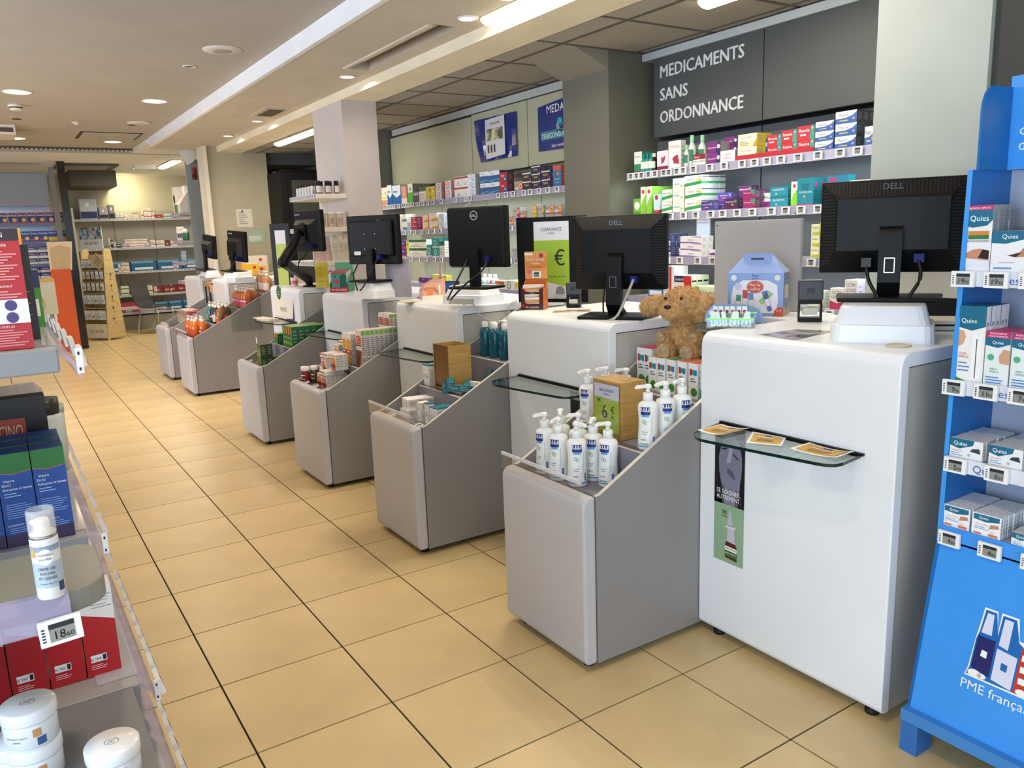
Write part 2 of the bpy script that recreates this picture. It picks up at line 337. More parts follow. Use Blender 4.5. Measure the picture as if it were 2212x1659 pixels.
# fluorescent tubes
def tube_light(name, lab, loc, lx, ly, p, housing=True, em=6.5, col=(1, .93, .74)):
    t = thing(name, lab, 'tube light', loc, 0)
    MB().box(-lx/2-.02, lx/2+.02, -ly/2-.02, ly/2+.02, .0, .03, M('#8e8474', .5)).build('housing', t)
    n = 8; MB().prism([(.0+lx/2*math.cos(PI*i/n), -.002-.03*math.sin(PI*i/n)) for i in range(n+1)], 'y', -ly/2, ly/2, M('#fff3cf', .5, emit=em)).build('tube', t)
    a = area('tube_lamp', (0, 0, 0), (0, 0, -1), lx, ly, p, col); a.parent = t; a.location = (0, 0, -.06)
tube_light('tube_light', 'blazing fluorescent tube light in the soffit at the top edge', (2.06, 1.05, ZB-.002), .10, 1.5, 7)
tube_light('panel_light', 'flat lit panel at the top edge beside the fluorescent tube', (1.88, 1.1, ZB+.002), .14, .5, 8)
tube_light('tube_light', 'lit tube light in the tiled ceiling before the black cabinet', (2.56, 6.6, ZT-.006), .12, 1.5, 22)
tube_light('tube_light', 'unlit-looking tube light over the nearest shelves, outside the frame', (2.75, .2, ZT-.006), .12, 1.2, 4)
tube_light('tube_light', 'tube light over the wall shelves, behind the beam', (2.85, -1.6, ZT-.006), .12, 1.2, 4)
tube_light('tube_light', 'slanted lit tube on the far white ceiling', (2.101,11.512, 2.77), .14, 1.2, 22)
w = area('wall_washer_lamp', (1.55, 13.45, 2.7), (1.75, 14, 2.3), .3, .12, 7, (1, .88, .55)); w.data.spread = 2.2
for x in (-1.5, 1.6): area('far_room_lamp', (x, 12.2, 2.74), (x, 12.2, 0), 1.2, .3, 12, (1, .93, .8))
t = thing("cassette_unit", 'dark framed ceiling air conditioner over the far doorway', 'air conditioner', (.98, 12.1, 2.78)); MB().box(-.42, .42, -.42, .42, -.03, 0, M('#4a463f', .6)).build('frame', t); MB().box(-.3, .3, -.3, .3, -.04, -.03, M('#8a8478', .6)).build('grille', t)
t = thing('exit_light', 'small white box light on the far ceiling', 'emergency light', (1.800,11.894, 2.78)); MB().box(-.16, .16, -.06, .06, -.06, 0, M('#d8d6cf', .4)).build('housing', t)

# ================================================================ COUNTERS
CW = M('#ecf0f5', .28, kind='lacquer'); CWW = M('#e6e0d2', .35, kind='lacquer'); CS = M('#b9b7b0', .45, kind='lacquer'); FOOT = M('#121212', .6)
def arc(cx, cz, r, a0, a1, n=6): return [(cx+r*math.cos(a0+(a1-a0)*i/n), cz+r*math.sin(a0+(a1-a0)*i/n)) for i in range(n+1)]
def counter(y0, y1, H, lab, shelf=True, X0=1.62, depth=.74, sz=.835):
    t = thing('counter', lab, 'counter', (X0, (y0+y1)/2, 0), 0, 'white cashier counters'); w = (y1-y0)/2; z0 = .035; k = .042; r = .045
    out = [(depth, H)]+arc(r, H-r, r, PI/2, PI)+arc(r, z0+r*.5, r*.5, PI, PI*1.5)[:]+[(k, z0)]+[(k, H-k), (depth, H-k)]
    out[1+7:1+14] = [(x*.5 if x < r else x, z) for x, z in out[8:15]]
    pr = [(depth, H)]+arc(r, H-r, r, PI/2, PI)+[(0, z0+.02), (.006, z0+.006), (.02, z0), (k, z0), (k, H-k), (depth, H-k)]
    bevel(MB().prism(pr, 'y', -w, w, CW).build('shell', t), .004)
    MB().box(k+.003, depth-.01, -w+.004, w-.004, z0, H-k-.003, CS, sides=CS).build('body', t)
    for yy in (-w+.06, w-.06):
        for xx in (.05, depth-.08): MB().lathe([(.022, 0), (.022, .012), (.012, .016), (.012, z0+.002)], FOOT, (xx, yy, 0), 12).build('foot', t)
    if shelf:
        s0, s1 = w-.10, -w+.11; p = [(-.004, s0), (-.004, s1)]
        p += arc(-.25+.10, s1+.10, .10, -PI/2, -PI, 5)[0:0]
        q_ = [(0, s1), (-.17, s1+.0)]+arc(-.17, s1+.06, .06, -PI/2, -PI, 5)+arc(-.15, s0-.09, .08, PI, PI/2, 5)+[(0, s0)]
        q_ = [(0, s1), (-.11, s1-.015), (-.14, s1-.01), (-.158, s1+.01), (-.165, s1+.035), (-.20, s1+.26), (-.222, s0-.13), (-.222, s0-.105), (-.212, s0-.08), (-.19, s0-.05), (-.165, s0-.03), (0, s0)]
        g = MB(); g.prism(q_, 'z', sz, sz+.010, GEDGE, cap=M('#eef5f2', .03, kind='glass')).build('glass_shelf', t)
        MB().box(-.012, 0, s1-.012, s0, sz+.008, sz+.016, BLACK).build('shelf_rail', t)
    return t
c1 = counter(-1.02, -.265, 1.16, 'nearest white counter with leaflets on its glass shelf')
c2 = counter(.25, 1.03, 1.147, 'second white counter from the camera, bare glass shelf')
c3 = counter(1.54, 2.32, 1.137, 'third white counter, pink carton display and monitor on top')
c4 = counter(2.87, 3.65, 1.128, 'fourth white counter, between the green and the orange carton bins')
c5 = counter(4.21, 5.0, 1.130, 'white counter with a round green sticker on its front', depth=.49)
c6 = counter(6.68, 7.30, 1.122, 'white counter with an orange notice on its front', shelf=False)
c7 = counter(7.94, 8.80, 1.115, 'farthest white counter, beside the grey partition', shelf=False, depth=.34)

# ================================================================ STEPPED BINS
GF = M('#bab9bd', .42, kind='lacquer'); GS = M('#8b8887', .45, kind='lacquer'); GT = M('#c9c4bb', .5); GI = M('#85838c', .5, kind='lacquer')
TAGW = M('#f1f2f4', .35); TAGS = M('#8f918c', .3)
_tg = {}
def tag_mesh(t=None, w=.052, h=.036):
    k = (t, w)
    if k in _tg: return _tg[k]
    b = MB(); b.box(-w/2, w/2, -.009, 0, -h/2, h/2, TAGW); y = -.0094
    b.poly([(-w*.27, y, -h*.36), (w*.33, y, -h*.36), (w*.33, y, h*.36), (-w*.27, y, h*.36)], TAGS)
    b.poly([(-w*.27, y-.0003, h*.16), (w*.33, y-.0003, h*.16), (w*.33, y-.0003, h*.36), (-w*.27, y-.0003, h*.36)], INK)
    for i in range(5): b.poly([(-w*.44, y, -h*.3+i*h*.12), (-w*.36, y, -h*.3+i*h*.12), (-w*.36, y, -h*.24+i*h*.12), (-w*.44, y, -h*.24+i*h*.12)], INK)
    if t:
        a, c = (t.split('.')+[''])[:2]
        b.text(a, (w*.10, y-.0004, -h*.27), U3, V3, h*.34, BLACK, w*.3, 'r')
        b.text(c, (w*.12, y-.0004, -h*.27), U3, V3, h*.20, BLACK, w*.2, 'l')
    _tg[k] = b.mesh('price_tag'); return _tg[k]
def bin_(y0, y1, H, lab, X0=1.07, back=1.0, guard=True, tags=3):
    t = thing('display_bin', lab, 'display bin', (X0, (y0+y1)/2, 0), 0, 'grey stepped display bins between the counters'); w = (y1-y0)/2; z0 = .03; r = .035
    zb = H+.49*back
    pr = [(.055, H)]+arc(r, H-r, r, PI/2, PI)+[(0, z0+.015), (.015, z0), (.05, z0), (.055, z0+.01)]
    bevel(MB().prism(pr, 'y', -w, w, GF, smooth=False).build('front_panel', t), .012, 3)
    for sg in (1, -1):
        a, b = sorted((sg*w, sg*(w-.016)))
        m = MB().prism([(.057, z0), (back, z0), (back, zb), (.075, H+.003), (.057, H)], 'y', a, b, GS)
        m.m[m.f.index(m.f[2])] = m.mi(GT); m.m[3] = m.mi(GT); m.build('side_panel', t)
    MB().box(back-.015, back, -w+.017, w-.017, z0, zb-.05, GI).build('back_panel', t)
    n = 4; zs = [H-.03+.13*i for i in range(n)]; xs_ = [.056, .285, .585, .845, back-.016]
    for i in range(n):
        MB().box(xs_[i], xs_[i+1]-.001, -w+.017, w-.017, zs[i]-.02, zs[i], GI).build('step', t)
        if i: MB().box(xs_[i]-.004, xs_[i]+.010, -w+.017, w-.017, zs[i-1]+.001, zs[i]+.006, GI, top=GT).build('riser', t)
    for i in range(2):
        MB().box(xs_[i]+.01, xs_[i]+.05, -w+.02, w-.02, zs[i]+.001, zs[i]+.004, M('#59565f', .2)).build('tag_rail', t)
    tm = tag_mesh()
    for i in range(tags): 
        o = obj('price_tag', tm, t, (.082, -w+.09+i*(2*w-.18)/max(1, tags-1), zs[0]+.012), F); o.rotation_euler = (-PI/2+.25, 0, F)
    if guard:
        g = MB(); g.box(-.004, 0, -w+.01, w-.01, H-.005, H+.058, ACRYL); g.build('acrylic_guard', t)
        MB().box(-.0045, .002, -w+.01, w-.01, H+.052, H+.064, M('#dcdde0', .2, kind='milky', alpha=.75)).build('guard_edge', t)
    for yy in (-w+.06, w-.06): MB().lathe([(.02, 0), (.02, .01), (.01, .014), (.01, z0+.012)], FOOT, (.06, yy, 0), 12).build('foot', t)
    t['zs'] = zs; return t, [z for z in zs], [X0+x for x in xs_]
b1, Z1, _ = bin_(-.262, .247, .645, 'nearest grey bin, holding white pump bottles', tags=0)
b2, Z2, _ = bin_(1.033, 1.535, .640, 'second grey bin, holding small white and teal cartons', tags=2)
b3, Z3, _ = bin_(2.324, 2.865, .625, 'third grey bin, holding orange and white cartons and jars', guard=False)
b4, Z4, _ = bin_(3.654, 4.20, .610, 'fourth grey bin, holding stacked green cartons', guard=False, tags=2)
b5, Z5, _ = bin_(6.10, 6.67, .600, 'fifth grey bin, full of orange pump bottles, beside the passage', tags=0)
b6, Z6, _ = bin_(7.31, 7.92, .595, 'farthest grey bin with a wire basket of pink cartons', guard=False, tags=0)

# ================================================================ MONITORS
MBK = M('#08090b', .5, kind='lacquer', spec=.28); MBK2 = M('#060607', .45, spec=.28); CAB = M('#0c0c0c', .45); VGA = M('#0c1768', .5, spec=.3)
def monitor(lab, loc, deg, w, h, style, tilt=0.0, neck=True, base_z=None, word=None, tiltv=0):
    """loc = middle of the screen's back plane; base_z = height of the surface that the foot stands on"""
    t = thing('monitor', lab, 'monitor', loc, math.radians(deg), 'black cashier monitors')
    a, c = w/2, h/2
    bevel(MB().box(-a, a, -.012, .028, -c, c, MBK).build('bezel', t), .006)
    MB().box(-a+.02, a-.02, .0285, .029, -c+.02, c-.02, M('#1b2026', .1)).build('screen', t)
    if style == 'vent':
        i, j0, j1, d = a-.055, c-.062, c-.075, -.055
        A = [(-a+.004, -.012, -c+.004), (a-.004, -.012, -c+.004), (a-.004, -.012, c-.004), (-a+.004, -.012, c-.004)]; B = [(-i, d, -j1), (i, d, -j1), (i, d, j0), (-i, d, j0)]
        m = MB()
        for k in range(4): m.poly([A[k], A[(k+1) % 4], B[(k+1) % 4], B[k]], MBK)
        m.poly(B, MBK).build('rear_housing', t)
        sl = MB(); SL = M('#020202', .6); RB = M('#2c2f33', .35)
        n = 34
        for k in range(n):
            f = (k+.5)/n; x = -a+.03+f*(2*a-.06); lo = .12 if abs(x) < i-.01 else .12+(abs(x)-i+.01)/(a-i)*.55
            if lo > .8: continue
            def Q(x_, s_): z = c-.004-(c-.004-j0)*(1-s_); return (x_*(1-.0*(s_)), -.0135+(d+.012)*(1-s_), z)
            p0, p1 = Q(x-.0022, lo), Q(x+.0022, lo); p3, p2 = Q(x-.0022, .93), Q(x+.0022, .93); sl.poly([p0, p1, p2, p3], SL)
        for sg in (-1, 1):
            for k in range(24):
                z = -c+.03+k*(2*c-.06)/23; lo = .1 if abs(z) < j1-.005 else .1+(abs(z)-j1+.005)/(c-j1)*.6
                if lo > .8: continue
                def Q2(s_, z_): return (sg*(i+(a-.004-i)*s_), -.0135+(d+.012)*(1-s_), z_)
                q4 = [Q2(lo, z-.002), Q2(.95, z-.002), Q2(.95, z+.002), Q2(lo, z+.002)]; sl.poly(q4 if sg > 0 else q4[::-1], SL)
                q4 = [Q2(lo, z+.002), Q2(.95, z+.002), Q2(.95, z+.0034), Q2(lo, z+.0034)]; sl.poly(q4 if sg > 0 else q4[::-1], RB)
        sl.build('vent_slot', t, kind='stuff')
        MB().box(-.085, .085, d-.0008, d, -.07, .09, M('#0b0c0e', .5, spec=.3)).build('cover_plate', t)
        back = d
    else:
        d = -.035; i, j = a-.035, c-.035
        if style == 'step':
            A = [(-a+.03, -.012, -c+.05), (a-.05, -.012, -c+.05), (a-.05, -.012, c-.07), (-a+.03, -.012, c-.07)]; B = [(-a+.05, -.05, -c+.06), (a-.09, -.05, -c+.06), (a-.09, -.05, c-.11), (-a+.05, -.05, c-.11)]
            m = MB()
            for k in range(4): m.poly([A[k], A[(k+1) % 4], B[(k+1) % 4], B[k]], MBK)
            m.poly(B, MBK2); m.build('rear_housing', t); back = -.05
        else:
            if style == 'dell': i, j = a-.003, c-.003
            bevel(MB().box(-i, i, d, -.0115, -j+(.003 if style == 'dell' else .02), j, MBK2 if style != 'dell' else MBK).build('rear_housing', t), .012, 3); back = d
            if style == 'dell': 
                m = MB(); x0, x1, zz0, zz1 = -.06, .06, -.07, .07
                for p in ((x0, x1, zz0, zz0+.0015), (x0, x1, zz1-.0015, zz1), (x0, x0+.0015, zz0, zz1), (x1-.0015, x1, zz0, zz1)): m.box(p[0], p[1], d-.0008, d, p[2], p[3], M('#030303', .5))
                m.build('cover_plate', t)
                m = MB(); n = 28
                for k in range(n):
                    a0, a1 = 2*PI*k/n, 2*PI*(k+1)/n; R0, R1 = .0215, .0245
                    m.poly([(R1*math.cos(a0), d-.001, .115+R1*math.sin(a0)), (R1*math.cos(a1), d-.001, .115+R1*math.sin(a1)), (R0*math.cos(a1), d-.001, .115+R0*math.sin(a1)), (R0*math.cos(a0), d-.001, .115+R0*math.sin(a0))], WHITE)
                m.text('DELL', (0, d-.001, .1085), U3, V3, .0125, WHITE, .036).build('logo', t)
            else:
                m = MB()
                for x in (-.05, .05):
                    for z in (-.06, .04): m.disc((x, d-.0006, z), U3, V3, .003, STEEL, 8)
                m.build('screw', t, kind='stuff')
    if word: MB().text(word[0], (word[1], -.0135 if style == 'step' else back-.0015, word[2]), U3, V3, word[3], word[4] if len(word) > 4 else M('#d9dadc', .3)).build('logo', t)
    MB().box(.07, .10, back-.022, back+.03, -c+.035, -c+.062, VGA).build('cable_plug', t)
    if base_z is not None:
        zb = base_z-loc[2]
        nk = MB(); nw = .034
        if style == 'vent':
            nk.prism([(back-.03, -.02), (back-.005, .0), (back-.005, -.09), (back-.012, zb+.05), (back+.05, zb+.012), (back-.01, zb+.012), (back-.045, zb+.06)], 'x', -nw, nw, MBK)
            nk.build('neck', t)
            m = MB()
            for p in ((-.016, .016, -.148, -.145), (-.016, .016, -.102, -.099), (-.016, -.013, -.148, -.099), (.013, .016, -.148, -.099)): m.box(p[0], p[1], back-.047, back-.040, p[2], p[3], STEEL)
            m.build('neck_badge', t)
            bs = MB(); bs.prism([(-.165, back+.10), (-.15, back-.10), (.15, back-.10), (.165, back+.10)], 'z', zb, zb+.014, MBK)
            bevel(bs.build('foot_plate', t), .006)
        else:
            nk.box(-.030, .030, back-.02, back+.005, zb+.015, -c+.10, MBK); nk.build('neck', t)
            bevel(MB().box(-.13, .13, back-.09, back+.09, zb, zb+.014, MBK2).build('foot_plate', t), .006)
    t.rotation_euler = (0, tilt, math.radians(deg)); return t
def cable(t, pts, r=.004, m=None):
    P = [Vector(p) for p in pts]; out = []
    for i in range(len(P)-1):
        p0, p1, p2, p3 = P[max(i-1, 0)], P[i], P[i+1], P[min(i+2, len(P)-1)]
        for k in range(6):
            s = k/6; out.append(.5*((2*p1)+(p2-p0)*s+(2*p0-5*p1+4*p2-p3)*s*s+(3*p1-p0-3*p2+p3)*s**3))
    out.append(P[-1]); return MB().tube(out, r, m or CAB, 8).build('cable', t)

def riser(lab, loc, deg, w, d, h, arch=True):
    t = thing('monitor_riser', lab, 'riser', loc, math.radians(deg), 'white plastic monitor risers'); PL = M('#e8eaee', .25)
    def ring(hw, hd, z, r=.03): 
        o = []
        for cx, cy, a in ((hw-r, hd-r, 0), (-hw+r, hd-r, PI/2), (-hw+r, -hd+r, PI), (hw-r, -hd+r, 1.5*PI)):
            for i in range(4): tt = a+PI/2*i/3; o.append((cx+r*math.cos(tt), cy+r*math.sin(tt), z))
        return o
    R = [ring(w/2, d/2, 0), ring(w/2-.004, d/2-.004, h*.48), ring(w/2-.014, d/2-.014, h*.5), ring(w/2-.028, d/2-.028, h-.006), ring(w/2-.034, d/2-.034, h)]
    m = MB(); n = 16
    for r_ in R: m.v += r_
    for j in range(4):
        for i in range(n): m.face((j*n+i, j*n+(i+1) % n, (j+1)*n+(i+1) % n, (j+1)*n+i), PL, False)
    m.face(tuple(range(4*n, 5*n)), PL); m.face(tuple(range(n-1, -1, -1)), PL)
    m.build('body', t)
    if arch: MB().box(-w/2+.06, w/2-.06, -d/2-.0015, -d/2+.004, .0, h*.3, M('#a9a79e', .6)).build('cutout', t)
    return t

m1 = monitor('nearest black monitor, ribbed vents, on a tall white riser', (2.028,-0.717,1.511), -59, .44, .303, 'vent', base_z=1.272, word=('DELL', 0, .118, .020, M('#26282b', .3)))
cable(m1, [(.085, -.075, -.11), (.09, -.10, -.17), (.05, -.12, -.25), (.045, -.16, -.33), (.05, -.19, -.385)], .006); cable(m1, [(-.07, -.06, -.10), (-.06, -.085, -.17), (-.02, -.11, -.24), (.02, -.15, -.31), (.04, -.185, -.385)], .006)
MB().box(-.085, -.055, -.075, -.03, -.13, -.10, CAB).build('power_plug', m1)
riser('white stacked riser under the nearest monitor', (1.87, -.80, 1.16), -59, .30, .24, .112, arch=False)
m2 = monitor('second black monitor, ribbed vents, standing straight on the counter', (1.854,0.444,1.429), -60, .425, .325, 'vent', base_z=1.147, word=('DELL', 0, .12, .020, M('#7d96b8', .25)))
cable(m2, [(.085, -.07, -.11), (.06, -.12, -.20), (.03, -.15, -.27), (-.02, -.17, -.29)], .006, M('#b9b6b0', .4)); cable(m2, [(-.05, -.05, -.12), (-.045, -.10, -.2), (-.03, -.14, -.29)], .004)
m3 = monitor('black monitor with a round white logo on its back', (1.755,1.497,1.513), -66, .375, .325, 'dell', base_z=1.238)
cable(m3, [(.085, -.05, -.13), (.08, -.10, -.18), (.0, -.15, -.25), (-.06, -.20, -.325)], .005); cable(m3, [(-.05, -.04, -.12), (-.05, -.12, -.2), (-.08, -.20, -.325)], .005)
riser('white riser with an arched front under the logo monitor', (1.86, 1.76, 1.137), -66, .30, .24, .10)
m4 = monitor('black monitor behind the small grey upright board', (1.706,2.801,1.514), -67, .46, .325, 'flat', base_z=1.235, word=('acer', .09, .122, .016, M('#2c2e33', .3)))
cable(m4, [(.08, -.05, -.12), (.06, -.10, -.2), (.02, -.14, -.3), (.0, -.16, -.33)], .005); cable(m4, [(-.07, -.05, -.1), (-.10, -.09, -.2), (-.09, -.12, -.23), (-.02, -.16, -.33)], .005)
MB().box(-.15, -.09, -.0365, -.035, -.10, -.075, WHITE).build('sticker', m4)
riser('white tapered riser under the monitor by the grey board', (m4.location.x-.02, m4.location.y-.02, 1.128), -75, .25, .22, .105, arch=False)
m5 = monitor('black monitor held up by a jointed black arm', (1.624,3.842,1.595), -78, .38, .315, 'step', word=('Lenovo', -.135, .122, .018))
cable(m5, [(.08, -.05, -.11), (.06, -.08, -.18), (-.02, -.10, -.24), (-.05, -.08, -.35)], .005)
m6 = monitor('black monitor on a white riser, before the white partition', (1.712,6.366,1.484), -75, .335, .315, 'step', base_z=1.222, word=('Lenovo', -.10, .122, .018)); m6.rotation_euler = (0, .07, math.radians(-75))
cable(m6, [(.06, -.05, -.13), (.04, -.10, -.2), (-.02, -.13, -.3)], .005)
riser('white riser under the monitor before the white partition', (m6.location.x-.03, m6.location.y-.03, 1.122), -80, .32, .24, .10, arch=False)
m7 = monitor('farthest black monitor, tilted, on a small white riser', (1.774,7.901,1.482), -80, .32, .275, 'step', base_z=1.20, word=('Lenovo', 0, .105, .007)); m7.rotation_euler = (.0, .10, math.radians(-80))
riser('small white riser under the farthest monitor', (m7.location.x-.03, m7.location.y-.03, 1.115), -80, .26, .2, .085, arch=True)
# jointed arm
t = thing('screen_support', 'jointed black monitor arm clamped to the counter with the green sticker', 'monitor arm', (1.80, 4.45, 1.13))
B0 = Vector((1.80, 4.45, 1.13)); mp = Vector((1.624,3.842,1.595))-B0; e1 = Vector((1.380,3.766,1.369))-B0; e2 = Vector((1.452,3.618,1.188))-B0
MB().lathe([(.055, 0), (.055, .012), (.03, .018), (.025, .05)], MBK2, n=20).build('base', t)
MB().tube([(0, 0, .01), (0, 0, .07)], .032, MBK2, 14).build('post', t)
MB().tube([(0, 0, .06), tuple(e1*.5+Vector((0, 0, .03))), tuple(e1)], [.036, .036, .042], MBK, 12).build('lower_arm', t)
MB().tube([tuple(e1), tuple(e1*.45+mp*.55+Vector((-.05, 0, -.02))), tuple(mp+Vector((-.09, -.02, -.01)))], [.042, .038, .030], MBK, 12).build('upper_arm', t)
MB().tube([tuple(mp+Vector((-.10, -.02, -.01))), tuple(mp+Vector((-.05, -.01, 0)))], .034, MBK2, 14).build('joint', t)
MB().box(mp.x-.058, mp.x-.048, mp.y-.06, mp.y+.06, mp.z-.06, mp.z+.06, MBK).build('mount_plate', t)
MB().lathe([(.036, -.03), (.04, 0), (.036, .03)], MBK2, tuple(e1), 14).build('elbow', t)

# ================================================================ CARTONS, BOTTLES AND OTHER STOCK
def decal(b, it, w, h, y, right=None):
    """flat print on a front face (s to the right, t up, both 0..1); right = draw on the right-hand side instead"""
    if right is None: P = lambda s, t: ((s-.5)*w, y, t*h); u = U3
    else: P = lambda s, t: (right, (s)*w, t*h); u = (0, 1, 0)
    k = it[0]
    if k == 'b': b.poly([P(0, it[1]), P(1, it[1]), P(1, it[2]), P(0, it[2])], M(it[3], .4))
    elif k == 'r': b.poly([P(it[1], it[3]), P(it[2], it[3]), P(it[2], it[4]), P(it[1], it[4])], M(it[5], .4))
    elif k == 'd': b.disc(P(it[1], it[2]), u, V3, it[3]*h, M(it[4], .4), 14)
    elif k == 'p': b.poly([P(*p) for p in it[1]], M(it[2], .4))
    elif k == 't': b.text(it[1], P(it[2], it[3]), u, V3, it[4]*h, M(it[5], .4), it[6]*w)
    elif k == 'l':                                                        # lines of small print
        for i in range(it[5]):
            t = it[4]-i*it[7]; s1 = it[1]+(it[2]-it[1])*(.75+.25*((i*7) % 4)/3); b.poly([P(it[1], t-it[6]), P(s1, t-it[6]), P(s1, t), P(it[1], t)], M(it[3], .5))
_C = {}
def carton_mesh(w, d, h, st, name='carton'):
    w, d, h = round(w, 3), round(d, 3), round(h, 3); k = (w, d, h, id(st) if isinstance(st, list) else st)
    if k in _C: return _C[k]
    f, sd, tp, dec = ST[st][:4]; b = MB(); b.box(-w/2, w/2, 0, d, 0, h, M(sd, .4), top=M(tp, .4), front=M(f, .4))
    for i, it in enumerate(dec): decal(b, it, w, h, -.0004*(1+i*.35))
    for i, it in enumerate(ST[st][4] if len(ST[st]) > 4 else [('l', .2, .8, '#9a9a9c', .8, 4, .05, .16)]): decal(b, it, d, h, 0, right=w/2+.0004*(1+i*.35))
    _C[k] = b.mesh(name); return _C[k]
W_ = '#f1f0ec'
